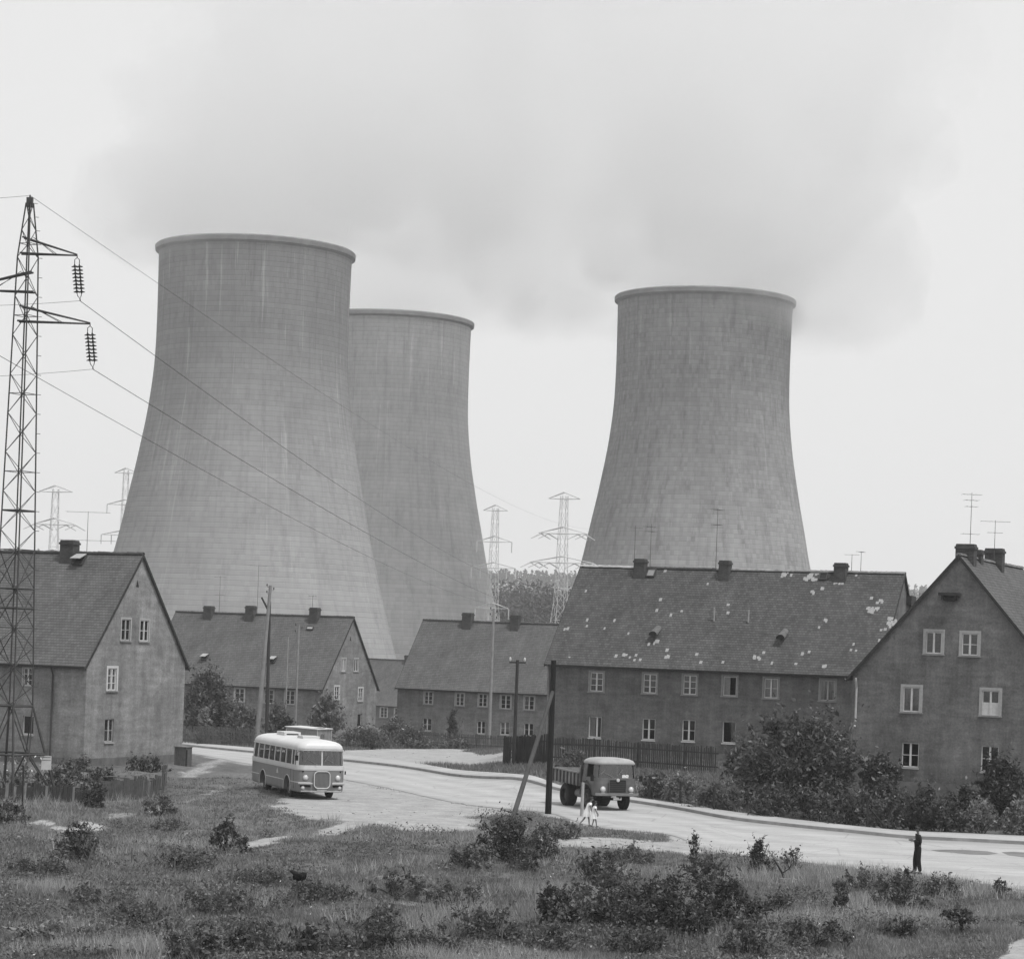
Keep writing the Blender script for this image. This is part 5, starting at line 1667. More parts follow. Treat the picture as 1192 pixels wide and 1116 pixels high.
# grille
def rrect(w_, h_, rr_, n=6, ztop=None):
    pts = []
    for sx, sy, a0 in ((1, 1, 0), (-1, 1, 90), (-1, -1, 180), (1, -1, 270)):
        for i in range(n + 1):
            a = R(a0 + 90 * i / n); pts.append((sx * (w_ - rr_) + rr_ * math.cos(a), sy * (h_ - rr_) + rr_ * math.sin(a)))
    return pts
fx = lambda y, off=0: .16 * (1 - (y / BW2) ** 2) + off
bm = bmesh.new(); pts = rrect(.39, .40, .2)
f = bm.faces.new([bm.verts.new((fx(y, .012), y, .95 + z)) for y, z in pts]); gm = NT('grille_mesh'); cc = gm.sep(gm.coords()); gy = gm.math('ABSOLUTE', gm.math('SUBTRACT', gm.math('FRACT', gm.math('MULTIPLY', cc[1], 16)), .5)); gm.bsdf(gm.maprange(gy, .15, .3, 0.16, 0.07), .5, .4)
g_ = obj('grille', bm, gm.m, bus)
bm = bmesh.new(); path_tube(bm, [Vector((fx(y, .02), y, .95 + z)) for y, z in pts + pts[:1]], .024, 6); obj('grille_frame', bm, BUSW, g_)
for y in (-.80, .80):
    lamp(bus, Vector((fx(y, .0) - .005, y, 1.05)), .105, tilt=math.copysign(.12, y))
    lamp(bus, Vector((fx(y, .0) - .03, y * 1.13, .57)), .075, 'fog_lamp')
for y0, y1 in ((-1.12, -.48), (.48, 1.12)):
    bm = bmesh.new(); ys = np.linspace(y0, y1, 10); path_tube(bm, [Vector((fx(y, .05) - (.06 if abs(y) > 1.05 else 0), y, .76)) for y in ys], .052, 8); obj('bumper', bm, CREAM, bus)
    bm = bmesh.new()
    for a, b in zip(ys[1:-2], ys[2:-1]): bm.faces.new([bm.verts.new(q) for q in ((fx(a, .012), a, .60), (fx(b, .012), b, .60), (fx(b, .012), b, .70), (fx(a, .012), a, .70))])
    obj('air_slot', bm, BLK, bus)
bm = bmesh.new(); path_tube(bm, [Vector((fx(y, -.01), y, .40)) for y in np.linspace(-1.0, 1.0, 14)], .036, 6); obj('lower_bumper', bm, CREAM, bus)
for y0, y1 in ((-.75, -.25), (.2, .7)):
    bm = bmesh.new(); a = Vector((fx(y1, .0), y1, 1.66)); b = Vector((fx(y0, -.03), y0, 1.95)); tube(bm, a, b, .009, None, 5); tube(bm, b + Vector((.004, -.1, -.14)), b + Vector((0, .1, .16)), .01, None, 5); obj('wiper', bm, GREYP, bus)
bm = bmesh.new(); box(bm, fx(0, .0), fx(0, .02), -.25, .25, .40, .50); obj('number_plate', bm, M('old_plate', 0.3, 0.6, 0.2, 6), bus)
for y in (-.92, .92):
    bm = bmesh.new(); bmesh.ops.create_uvsphere(bm, u_segments=10, v_segments=6, radius=.045); bmesh.ops.translate(bm, verts=bm.verts, vec=(fx(y, -.02), y, 1.34)); obj('indicator', bm, BLK, bus)
bm = bmesh.new(); box(bm, .02, .06, 1.14, 1.2, 1.22, 1.38); obj('side_marker', bm, BLK, bus)
# emblem on the side: small pale winged triangle
for sg in (-1,):
    bm = bmesh.new(); yy = sg * (BW2 + .006)
    for tri in (((-3.35, 1.12), (-3.65, 1.12), (-3.5, 1.34)), ((-3.25, 1.06), (-3.75, 1.06), (-3.5, 1.14))): bm.faces.new([bm.verts.new((x, yy, z)) for x, z in tri])
    obj('emblem', bm, BUSW, bus)
bm = bmesh.new()
for dx_ in (.02, -.55): box(bm, -.62 + dx_, -.60 + dx_, -BW2 - .004, -BW2 + .01, .5, 1.42)
obj('door_seam', bm, BLK, bus)
bm = bmesh.new(); path_tube(bm, [Vector((.05, -1.1, 2.3)), Vector((.2, -1.28, 2.25)), Vector((.2, -1.3, 2.05))], .014, 6); box(bm, .17, .2, -1.38, -1.22, 1.85, 2.1); obj('mirror', bm, BLK, bus)
bm = bmesh.new(); box(bm, -8.3, -.25, -1.05, 1.05, 1.5, 1.565); obj('floor', bm, INT, bus)
for i in range(9):
    for y in (-.95, .35):
        bm = bmesh.new(); box(bm, -7.7 + i * .78, -7.58 + i * .78, y, y + .6, 1.57, 1.98); bmesh.ops.bevel(bm, geom=bm.edges[:], offset=.03, segments=1); obj('seat', bm, SEATM, bus)
bm = bmesh.new(); lathe(bm, [(.22, -.012), (.235, 0), (.22, .012), (.205, 0)], 20, closed=True, M4=Matrix.Translation((-.5, .55, 1.72)) @ Matrix.Rotation(R(-35), 4, 'Y')); obj('steering_wheel', bm, BLK, bus)
for wx in WX:
    for sg in (-1, 1): wheel(bus, wx, sg * .93, WR, .25, M('bus_rim', 0.09, 0.6, 0.2, 4))
bm = bmesh.new(); box(bm, -8.2, -.4, -.7, .7, .33, .42); obj('chassis', bm, BLK, bus)

# the tipper truck
TRK = M('truck_dusty_paint', 0.11, 0.6, 0.3, 1.6, spec=.35, dirt=.35); TRKR = M('truck_roof_toplit', 0.31, 0.6, 0.2, 1.8, spec=.3); BEDM = M('truck_bed_steel', 0.07, 0.75, 0.35, 1.5, dirt=.3); BEDL = M('truck_bed_scuffed', 0.2, 0.8, 0.3, 1.5, dirt=.3)  # cab roof paler than the cab: light from above put into the colour
tp_ = gnd(717.5, 944)
trk = thing('tipper_truck', 'dusty tipper truck with a rounded cab driving along the road', 'truck', tp_, R(-90 + 22)); trk.scale = (1.04, 1.04, 1.04)
CW, CL = 1.04, 1.75
tb = plan(CL / 2, CW, .26, .16, x0=-.1); tcx = -.1 - CL / 2
bm = bmesh.new(); stack(bm, [(scale_plan(tb, tcx, .97, .97), .68), (tb, .76), (tb, 1.2), (scale_plan(tb, tcx, .985, .99), 1.46), (scale_plan(tb, tcx, .975, .985), 1.5)])
cab = obj('cab', bm, TRK, None)
cs_ = []
for sg in (-1, 1):
    c_b = bmesh.new(); lathe(c_b, [(.002, sg * .55), (.55, sg * .55), (.55, sg * 1.5), (.002, sg * 1.5)], 28, 'y', M4=Matrix.Translation((-1.15, 0, .62))); bmesh.ops.remove_doubles(c_b, verts=c_b.verts, dist=.005); cs_.append(c_b)
cut(cab, cs_); cab.parent = trk
bm = bmesh.new()
for sg in (-1, 1):
    n = 14
    A = [Vector((-1.15 + .56 * math.cos(R(a)), sg * (CW - .02), .62 + .56 * math.sin(R(a)))) for a in np.linspace(5, 175, n)]
    B = [Vector((-1.15 + .66 * math.cos(R(a)), sg * (CW + .05), .64 + .66 * math.sin(R(a)))) for a in np.linspace(0, 180, n)]
    a_ = [bm.verts.new(p) for p in A]; b_2 = [bm.verts.new(p) for p in B]
    for i in range(n - 1): bm.faces.new((a_[i], a_[i + 1], b_2[i + 1], b_2[i]))
bmesh.ops.solidify(bm, geom=bm.faces[:], thickness=.02)
obj('mudguard', bm, TRK, trk)
tf = []
for (a, b) in zip(tb, tb[1:] + tb[:1]):
    d = math.hypot(b[0] - a[0], b[1] - a[1]); k = max(1, int(d / .03))
    for j in range(k): tf.append((a[0] + (b[0] - a[0]) * j / k, a[1] + (b[1] - a[1]) * j / k))
ta = scale_plan(tf, tcx, .975, .985); tb2 = scale_plan(tf, tcx, .90, .93)
def tpil(x, y):
    if x > -.36 and abs(y) < CW * .92: return abs(y) < .03 or abs(y) > .92
    if abs(y) > CW * .8: return x > -.48 or x < -1.22
    return not (abs(y) < .5)
bm = band(ta, 1.49, 2.12, tb2, tpil); bmesh.ops.solidify(bm, geom=bm.faces[:], thickness=.04); obj_split('cab_pillar', bm, TRK, trk)
t3 = scale_plan(tf, tcx, .968, .975); t4 = scale_plan(tf, tcx, .893, .92)
for nm, kf in (('windscreen', lambda x, y: not tpil(x, y) and x > -.36 and y > 0), ('windscreen', lambda x, y: not tpil(x, y) and x > -.36 and y <= 0), ('side_window', lambda x, y: not tpil(x, y) and -1.3 < x <= -.36 and y > .7),
               ('rear_window', lambda x, y: not tpil(x, y) and x < -1.3)):
    bm = band(t3, 1.49, 2.12, t4, kf)
    if len(bm.faces): obj(nm, bm, VGLASS, trk)
bm = bmesh.new()
stack(bm, [(scale_plan(tb, tcx, .905, .935), 2.10), (scale_plan(tb, tcx, .95, .965), 2.13), (scale_plan(tb, tcx, .94, .95), 2.2), (scale_plan(tb, tcx, .88, .88), 2.29), (scale_plan(tb, tcx, .76, .72), 2.36), (scale_plan(tb, tcx, .55, .45), 2.40), (scale_plan(tb, tcx, .2, .1), 2.41)])
obj('cab_roof', bm, TRKR, trk, smooth=True)
tfx = lambda y, off=0: -.1 + .16 * (1 - (y / CW) ** 2) + off
bm = bmesh.new(); pts = rrect(.42, .31, .05)
bm.faces.new([bm.verts.new((tfx(y, .008), y + .0, 1.13 + z)) for y, z in pts])
gm2 = NT('truck_grille_bars'); cc = gm2.sep(gm2.coords()); gz = gm2.math('ABSOLUTE', gm2.math('SUBTRACT', gm2.math('FRACT', gm2.math('MULTIPLY', cc[2], 11)), .5)); gm2.bsdf(gm2.maprange(gz, .2, .34, 0.03, 0.006), .7, .3)
tg = obj('grille', bm, gm2.m, trk)
bm = bmesh.new(); path_tube(bm, [Vector((tfx(y, .012), y, 1.13 + z)) for y, z in pts + pts[:1]], .018, 6); obj('grille_frame', bm, TRK, tg)
bm = bmesh.new(); lathe(bm, [(.002, .03), (.07, .03), (.08, .01), (.08, -.02)], 16, 'x', M4=Matrix.Translation((tfx(0, .01), 0, 1.42))); obj('badge', bm, CHROME, trk)
for y in (-.62, .62):
    yy = y * 1.13
    lamp(trk, Vector((tfx(yy, -.0), yy, 1.0)), .105)
    bm = bmesh.new(); box(bm, tfx(yy, -.04), tfx(yy, .03), yy - .09, yy + .09, .80, .86); obj('indicator', bm, CREAM, trk)
bm = bmesh.new(); ys = np.linspace(-1.05, 1.05, 14)
path_tube(bm, [Vector((tfx(y, .05), y, .77)) for y in ys], .075, 4); obj('bumper', bm, M('truck_bumper', 0.17, 0.7, 0.3, 2), trk)
bm = bmesh.new(); box(bm, tfx(0, -.02), tfx(0, .02), -.2, .2, .52, .64); obj('number_plate', bm, M('truck_plate', 0.5, 0.5, 0.15, 8), trk)
bm = bmesh.new(); tube(bm, (.0, 0, .5), (.0, 0, .74), .03, None, 6); path_tube(bm, [Vector((.06, .1, .6)), Vector((.12, .1, .58)), Vector((.12, .1, .66))], .025, 6); obj('tow_hook', bm, BLK, trk)
for y0, y1 in ((-.7, -.2), (.15, .6)):
    bm = bmesh.new(); a = Vector((tfx(y1, -.0), y1, 1.53)); b = Vector((tfx(y0, -.06), y0, 1.78)); tube(bm, a, b, .008, None, 5); tube(bm, b + Vector((.01, -.1, -.1)), b + Vector((-.01, .1, .12)), .009, None, 5); obj('wiper', bm, GREYP, trk)
bm = bmesh.new(); box(bm, tfx(.38, -.09), tfx(.38, -.08), .24, .56, 1.52, 1.66); obj('windscreen_paper', bm, M('white_paper', 0.75, 0.8, 0.05, 9), trk)
for sg in (-1, 1):
    bm = bmesh.new(); path_tube(bm, [Vector((-.25, sg * 1.0, 1.52)), Vector((-.1, sg * 1.22, 1.5))], .014, 6); box(bm, -.12, -.09, sg * 1.22 - .08, sg * 1.22 + .08, 1.36, 1.62); obj('mirror', bm, BLK, trk)
    bm = bmesh.new(); box(bm, -1.18, -1.04, sg * CW - .0, sg * CW + .03, 1.30, 1.34); obj('door_handle', bm, BLK, trk)
bm = bmesh.new(); box(bm, -1.78, -.5, -.7, .7, 1.45, 1.9); 
bm.free()
bm = bmesh.new(); box(bm, -1.7, -.45, -.85, .85, 1.46, 1.505); box(bm, -1.62, -1.5, -.8, .8, 1.51, 1.95); obj('cab_seat', bm, SEATM, trk)
bm = bmesh.new(); lathe(bm, [(.2, -.012), (.212, 0), (.2, .012), (.188, 0)], 20, closed=True, M4=Matrix.Translation((-.62, .42, 1.6)) @ Matrix.Rotation(R(-40), 4, 'Y')); obj('steering_wheel', bm, BLK, trk)
bm = bmesh.new()
for sg in (-1, 1): box(bm, -4.9, -.3, sg * .42 - .06, sg * .42 + .06, .68, .86)
for x in (-1.9, -3.0, -4.6): box(bm, x - .05, x + .05, -.36, .36, .70, .84)
tube(bm, (-3.55, -.85, .52), (-3.55, .85, .52), .07, None, 8); tube(bm, (-1.15, -.8, .48), (-1.15, .8, .48), .06, None, 8)
bmesh.ops.create_uvsphere(bm, u_segments=12, v_segments=8, radius=.2, matrix=Matrix.Translation((-3.55, 0, .52)))
obj('chassis', bm, BLK, trk)
for sg in (-1, 1):
    wheel(trk, -1.15, sg * .86, .47, .26, M('truck_rim', 0.06, 0.7, 0.3, 4))
    wheel(trk, -3.55, sg * .86, .52, .5, M('truck_rim', 0.06, 0.7, 0.3, 4), dual=True)
bm = bmesh.new(); tube(bm, (-2.75, -.72, .66), (-2.05, -.72, .66), .19, None, 14); obj('fuel_tank', bm, M('tank_paint', 0.14, 0.7, 0.3, 2), trk)
# bed: slightly tipped back, ribbed sides
bm = bmesh.new(); m4 = Matrix.Translation((-1.95, 0, 1.02)) @ Matrix.Rotation(R(1.5), 4, 'Y')
BLn, BWd, BH_ = 3.0, 1.05, .62
box(bm, -BLn, 0, -BWd, BWd, 0, .07, 0, m4)
for sg in (-1, 1): box(bm, -BLn, 0, sg * BWd - .025, sg * BWd + .025, .071, BH_, 0, m4)
box(bm, -.05, 0, -BWd + .026, BWd - .026, .071, BH_ + .35, 0, m4); box(bm, -BLn, -BLn + .05, -BWd + .026, BWd - .026, .071, BH_, 0, m4)
bed = obj('bed', bm, BEDL, trk)
bm = bmesh.new()
for sg in (-1, 1):
    for i in range(8): box(bm, -BLn + .02 + i * .415, -BLn + .10 + i * .415, min(sg * BWd + sg * .026, sg * (BWd + .09)), max(sg * BWd + sg * .026, sg * (BWd + .09)), .0, BH_ - .05, 0, m4)
    box(bm, -BLn - .02, .02, min(sg * (BWd + .026), sg * (BWd + .1)), max(sg * (BWd + .026), sg * (BWd + .1)), BH_ - .048, BH_ + .02, 1, m4)
obj('bed_rib', bm, None, bed, mats=[BEDM, BEDL])['kind'] = 'stuff'
bm = bmesh.new(); box(bm, -2.08, -1.9, -.95, .95, .88, 1.05); box(bm, -4.6, -2.1, -.5, -.34, .87, 1.0); box(bm, -4.6, -2.1, .34, .5, .87, 1.0); obj('subframe', bm, BLK, trk)
bm = bmesh.new(); 
for sg in (-1, 1): box(bm, -1.98, -1.9, sg * .95 - .04, sg * .95 + .04, 1.2, 2.12)
box(bm, -1.98, -1.9, -.99, .99, 2.05, 2.13); box(bm, -1.97, -1.93, -.9, .9, 1.5, 2.04); obj('headboard', bm, BEDM, trk)

# ------------------------------------------------------------------ people


def skin_body(name, pts, edges, mat, parent, root_key, sub=2):
    """pts: {key: (x,y,z,r)}; a single continuous skinned surface"""
    me = bpy.data.meshes.new(name); bm = bmesh.new(); lay = bm.verts.layers.skin.verify(); vm = {}
    for k, (x, y, z, r) in pts.items():
        v_ = bm.verts.new((x, y, z)); vm[k] = v_
        rr_ = r if isinstance(r, tuple) else (r, r)
        v_[lay].radius = rr_; v_[lay].use_root = (k == root_key)
    for a, b in edges: bm.edges.new((vm[a], vm[b]))
    bm.to_mesh(me); bm.free()
    o = bpy.data.objects.new(name, me); col.objects.link(o)
    sk = o.modifiers.new('s', 'SKIN'); sk.use_smooth_shade = True; sk.branch_smoothing = .3
    ss = o.modifiers.new('d', 'SUBSURF'); ss.levels = sub; ss.render_levels = sub
    bpy.context.view_layer.update(); bake(o)
    o.data.materials.clear(); o.data.materials.append(mat)
    o.parent = parent
    return o


SKIN = M('skin', 0.17, 0.6, 0.08, 8); SKIN_D = M('dark_tan_skin', 0.13, 0.6, 0.1, 8); HAIR = M('dark_hair', 0.02, 0.7, 0.3, 12)  # the man gets a darker grey skin than the girls


def hand(pts, edges, wrist, tip_dir, side, s=1.0, curl=.35):
    """palm and five fingers hung on the wrist key; tip_dir and side are unit vectors"""
    w_ = Vector(pts[wrist][:3]); d = Vector(tip_dir).normalized(); sd = Vector(side).normalized(); n = d.cross(sd)
    pk = wrist + '_palm'; p = w_ + d * .055 * s; pts[pk] = (p.x, p.y, p.z, (.032 * s, .018 * s)); edges.append((wrist, pk))
    for i, (off, ln) in enumerate(((-.028, .062), (-.009, .075), (.011, .07), (.029, .055))):
        a = p + d * .035 * s + sd * off * s; b = a + d * ln * .5 * s - n * curl * .015 * s; c = b + (d * .8 - n * curl).normalized() * ln * .5 * s
        prev = pk
        for j, q in enumerate((a, b, c)):
            k = f'{wrist}_f{i}{j}'; pts[k] = (q.x, q.y, q.z, .0085 * s); edges.append((prev, k)); prev = k
    a = p - d * .02 * s - sd * .035 * s; b = a + (d * .7 - sd * .6).normalized() * .035 * s; c = b + d * .025 * s
    prev = pk
    for j, q in enumerate((a, b, c)):
        k = f'{wrist}_t{j}'; pts[k] = (q.x, q.y, q.z, .0095 * s); edges.append((prev, k)); prev = k


def head_parts(root, c, r, face, hairm, long=False):
    """nose, eyes, mouth, ears and hair on a head at c looking along face (unit, horizontal-ish)"""
    f = Vector(face).normalized(); up = Vector((0, 0, 1)); s_ = f.cross(up).normalized(); up = s_.cross(f)
    bm = bmesh.new()
    for sg in (-1, 1): bmesh.ops.create_uvsphere(bm, u_segments=8, v_segments=6, radius=r * .12, matrix=Matrix.Translation(c + f * r * .88 + s_ * sg * r * .36 + up * r * .05))
    obj('eyes', bm, BLK, root)
    bm = bmesh.new(); bmesh.ops.create_uvsphere(bm, u_segments=24, v_segments=16, radius=r * 1.1)
    keep = []
    for v_ in bm.verts:
        q = v_.co.normalized(); front = q.dot(f); hh = q.dot(up)
        v_.co = c + Vector((v_.co.x, v_.co.y, v_.co.z * 1.12)) + q * .006 * noise.noise(q * 9)
        if (front > .35 and hh < .45) or (hh < (-.55 if long else -.15) and front > -.4) or (hh < -.75): keep.append(v_)
    bmesh.ops.delete(bm, geom=keep, context='VERTS')
    obj('hair', bm, hairm, root, smooth=True)
    bm = bmesh.new()
    a = c + f * r * .92 + up * r * .05; b = c + f * r * 1.2 - up * r * .2; tube(bm, a, b, r * .07, r * .15, 6)
    q = c + f * r * .9 - up * r * .5; tube(bm, q - s_ * r * .22, q + s_ * r * .22, r * .05, None, 6)
    for sg in (-1, 1): bmesh.ops.create_uvsphere(bm, u_segments=8, v_segments=6, radius=r * .2, matrix=Matrix.Translation(c + s_ * sg * r * .98 - up * r * .05))
    obj('face', bm, SKIN, root, smooth=True)


# man standing on the verge, dark clothes, seen from behind and to one side: he faces left (-x)
mp = gnd(1067, 1017)
man = thing('person', 'man in dark trousers and dark top standing on the road edge', 'person', mp, 0, 'people')
# local: facing -x, y away from the camera
pts = {'pelvis': (0.02, 0, .92, (.13, .12)), 'waist': (.0, 0, 1.06, (.12, .115)), 'chest': (.0, 0, 1.28, (.15, .135)), 'neckb': (.015, 0, 1.415, .058), 'neck': (-.01, 0, 1.48, .052), 'skull': (-.03, 0, 1.56, .085), 'crown': (-.03, 0, 1.645, .07), 'chin': (-.075, 0, 1.53, .05),
       'shL': (.01, -.17, 1.385, .065), 'elL': (.07, -.23, 1.12, .045), 'wrL': (-.2, -.12, 1.2, .03), 'shR': (.01, .17, 1.385, .065), 'elR': (.04, .24, 1.12, .045), 'wrR': (-.12, .12, 1.2, .03),
       'hipL': (.02, -.085, .86, .095), 'knL': (.03, -.09, .50, .062), 'anL': (.11, -.085, .09, .042), 'toL': (-.03, -.09, .03, .035), 'hipR': (.02, .085, .86, .095), 'knR': (-.06, .08, .50, .062), 'anR': (-.05, .08, .09, .042), 'toR': (-.2, .085, .03, .035)}
ed = [('pelvis', 'waist'), ('waist', 'chest'), ('chest', 'neckb'), ('neckb', 'neck'), ('neck', 'skull'), ('skull', 'crown'), ('skull', 'chin'), ('chest', 'shL'), ('shL', 'elL'), ('elL', 'wrL'), ('chest', 'shR'), ('shR', 'elR'), ('elR', 'wrR'), ('pelvis', 'hipL'), ('hipL', 'knL'), ('knL', 'anL'), ('anL', 'toL'), ('pelvis', 'hipR'), ('hipR', 'knR'), ('knR', 'anR'), ('anR', 'toR')]
p2, e2 = dict(pts), list(ed)
hand(p2, e2, 'wrL', (-.9, .3, .15), (0, .3, 1)); hand(p2, e2, 'wrR', (-.9, -.2, .2), (0, -.3, 1))
skin_body('body', p2, e2, SKIN_D, man, 'pelvis')
DCL = M('dark_cloth', 0.008, 0.9, 0.25, 8); DCL2 = M('dark_jacket', 0.010, 0.9, 0.2, 7)
g = lambda k, dr: pts[k][:3] + ((tuple(q + dr for q in pts[k][3]) if isinstance(pts[k][3], tuple) else pts[k][3] + dr),)
skin_body('trousers', {k: g(k, .03) for k in ('pelvis', 'waist', 'hipL', 'knL', 'anL', 'hipR', 'knR', 'anR')}, [('pelvis', 'waist'), ('pelvis', 'hipL'), ('hipL', 'knL'), ('knL', 'anL'), ('pelvis', 'hipR'), ('hipR', 'knR'), ('knR', 'anR')], DCL, man, 'pelvis')
jk = {k: g(k, .026) for k in ('waist', 'chest', 'neckb', 'shL', 'elL', 'shR', 'elR')}; jk['hem'] = (.01, 0, .86, (.165, .155)); jk['cuL'] = (-.17, -.125, 1.19, .043); jk['cuR'] = (-.10, .13, 1.195, .043)
skin_body('jacket', jk, [('hem', 'waist'), ('waist', 'chest'), ('chest', 'neckb'), ('chest', 'shL'), ('shL', 'elL'), ('elL', 'cuL'), ('chest', 'shR'), ('shR', 'elR'), ('elR', 'cuR')], DCL2, man, 'waist')
head_parts(man, Vector((-.035, 0, 1.6)), .088, (-1, -.1, -.05), HAIR)
for y_ in (-.09, .083):
    bm = bmesh.new(); bmesh.ops.create_uvsphere(bm, u_segments=14, v_segments=10, radius=1); xo = .03 if y_ < 0 else -.13
    for v_ in bm.verts: v_.co = Vector((xo + v_.co.x * .145, y_ + v_.co.y * .05, max(.0, .045 + v_.co.z * .05)))
    obj('shoe', bm, BLK, man, smooth=True)

# two girls in white dresses walking to the right beside the road, leaning forward
DRESS = M('white_dress', 0.72, 0.85, 0.06, 9)


def girl(px, py, s, lean, label, arm_f, legs):
    b = gnd(px, py)
    root = thing('person', label, 'person', b, 0, 'people')
    k = s / 1.3
    def P(x, y, z, r): return (x * k, y * k, z * k, tuple(q * k for q in r) if isinstance(r, tuple) else r * k)
    L1, L2 = legs
    pts = {'pelvis': P(0, 0, .62, (.085, .08)), 'waist': P(lean * .3, 0, .74, (.075, .07)), 'chest': P(lean * .7, 0, .90, (.088, .08)), 'neckb': P(lean * .95, 0, 1.0, .045), 'neck': P(lean * 1.1, 0, 1.04, .036), 'skull': P(lean * 1.3, 0, 1.12, .075), 'crown': P(lean * 1.35, 0, 1.2, .06), 'chin': P(lean * 1.3 + .05, 0, 1.085, .04),
           'shL': P(lean * .8, -.11, .965, .038), 'elL': P(lean * .8 + arm_f * .5, -.15, .78, .028), 'wrL': P(lean * .8 + arm_f, -.14, .62, .02), 'shR': P(lean * .8, .11, .965, .038), 'elR': P(lean * .8 + arm_f * .6, .15, .80, .028), 'wrR': P(lean * .8 + arm_f * 1.3, .13, .66, .02),
           'hipL': P(0, -.055, .57, .065), 'knL': P(L1[0] * .5 + .04, -.06, .33, .042), 'anL': P(L1[0], -.06, .07 + L1[1], .027), 'toL': P(L1[0] + .1, -.06, .025 + L1[1] * .5, .022), 'hipR': P(0, .055, .57, .065), 'knR': P(L2[0] * .5 + .04, .06, .33, .042), 'anR': P(L2[0], .06, .07 + L2[1], .027), 'toR': P(L2[0] + .1, .06, .025 + L2[1] * .5, .022)}
    p2 = dict(pts); e2 = list(ed)
    hand(p2, e2, 'wrL', (.4, 0, -1), (1, 0, .3), .75 * k); hand(p2, e2, 'wrR', (.4, 0, -1), (1, 0, .3), .75 * k)
    skin_body('body', p2, e2, SKIN, root, 'pelvis')
    # dress: a flared lathe-like skin from shoulders to above the knee
    bm = bmesh.new(); n = 28; rings = []
    prof = [(-.02, .40, .17, .15), (-.015, .5, .155, .14), (.0, .6, .135, .12), (lean * .3, .74, .108, .1), (lean * .55, .84, .112, .105), (lean * .8, .95, .10, .115), (lean * .93, 1.0, .055, .06)]
    for (x, z, rx, ry) in prof:
        rings.append([bm.verts.new(Vector((x + (rx + .012 * math.sin(7 * 2 * math.pi * i / n) * (1 if z < .65 else .2)) * math.cos(2 * math.pi * i / n), (ry + .012 * math.sin(7 * 2 * math.pi * i / n) * (1 if z < .65 else .2)) * math.sin(2 * math.pi * i / n), z)) * k) for i in range(n)])
    for A, B in zip(rings[:-1], rings[1:]):
        for i in range(n): bm.faces.new((A[i], A[(i + 1) % n], B[(i + 1) % n], B[i]))
    for sg in (-1, 1):
        a = Vector(pts['shL' if sg < 0 else 'shR'][:3]); e_ = Vector(pts['elL' if sg < 0 else 'elR'][:3]); tube(bm, a - Vector((0, sg * .05, -.01)) * k, a.lerp(e_, .5), .058 * k, .06 * k, 12, False)
    obj('dress', bm, DRESS, root, smooth=True)
    head_parts(root, Vector((lean * 1.33 * k, 0, 1.155 * k)), .078 * k, (1, -.15, -.25), HAIR, True)
    for kk in ('anL', 'anR'):
        a = Vector(pts[kk][:3]); bm = bmesh.new(); bmesh.ops.create_uvsphere(bm, u_segments=12, v_segments=8, radius=1)
        for v_ in bm.verts: v_.co = Vector((a.x + .04 * k + v_.co.x * .09 * k, a.y + v_.co.y * .034 * k, a.z - .04 * k + v_.co.z * .03 * k))
        obj('shoe', bm, M('dark_shoe', 0.03, 0.7, 0.2, 8), root, smooth=True)
    return root


girl(682.5, 961.5, 1.34, .14, 'taller girl in a white dress stepping out behind the smaller one', .1, ((-.28, .04), (.12, 0)))
girl(690.5, 962.5, 1.18, .05, 'smaller girl in a white dress walking just ahead of the taller one', .12, ((-.06, 0), (.16, .0)))

# ------------------------------------------------------------------ vegetation
LEAF_D = leafmat('leaf_dark', 0.085, .7); LEAF_M = leafmat('leaf_mid', 0.12, .6); LEAF_L = leafmat('leaf_pale', 0.19, .5); LEAF_X = leafmat('leaf_very_dark', 0.055, .75)
BARK = M('bark', 0.04, 0.95, 0.35, 5)
USED = {}


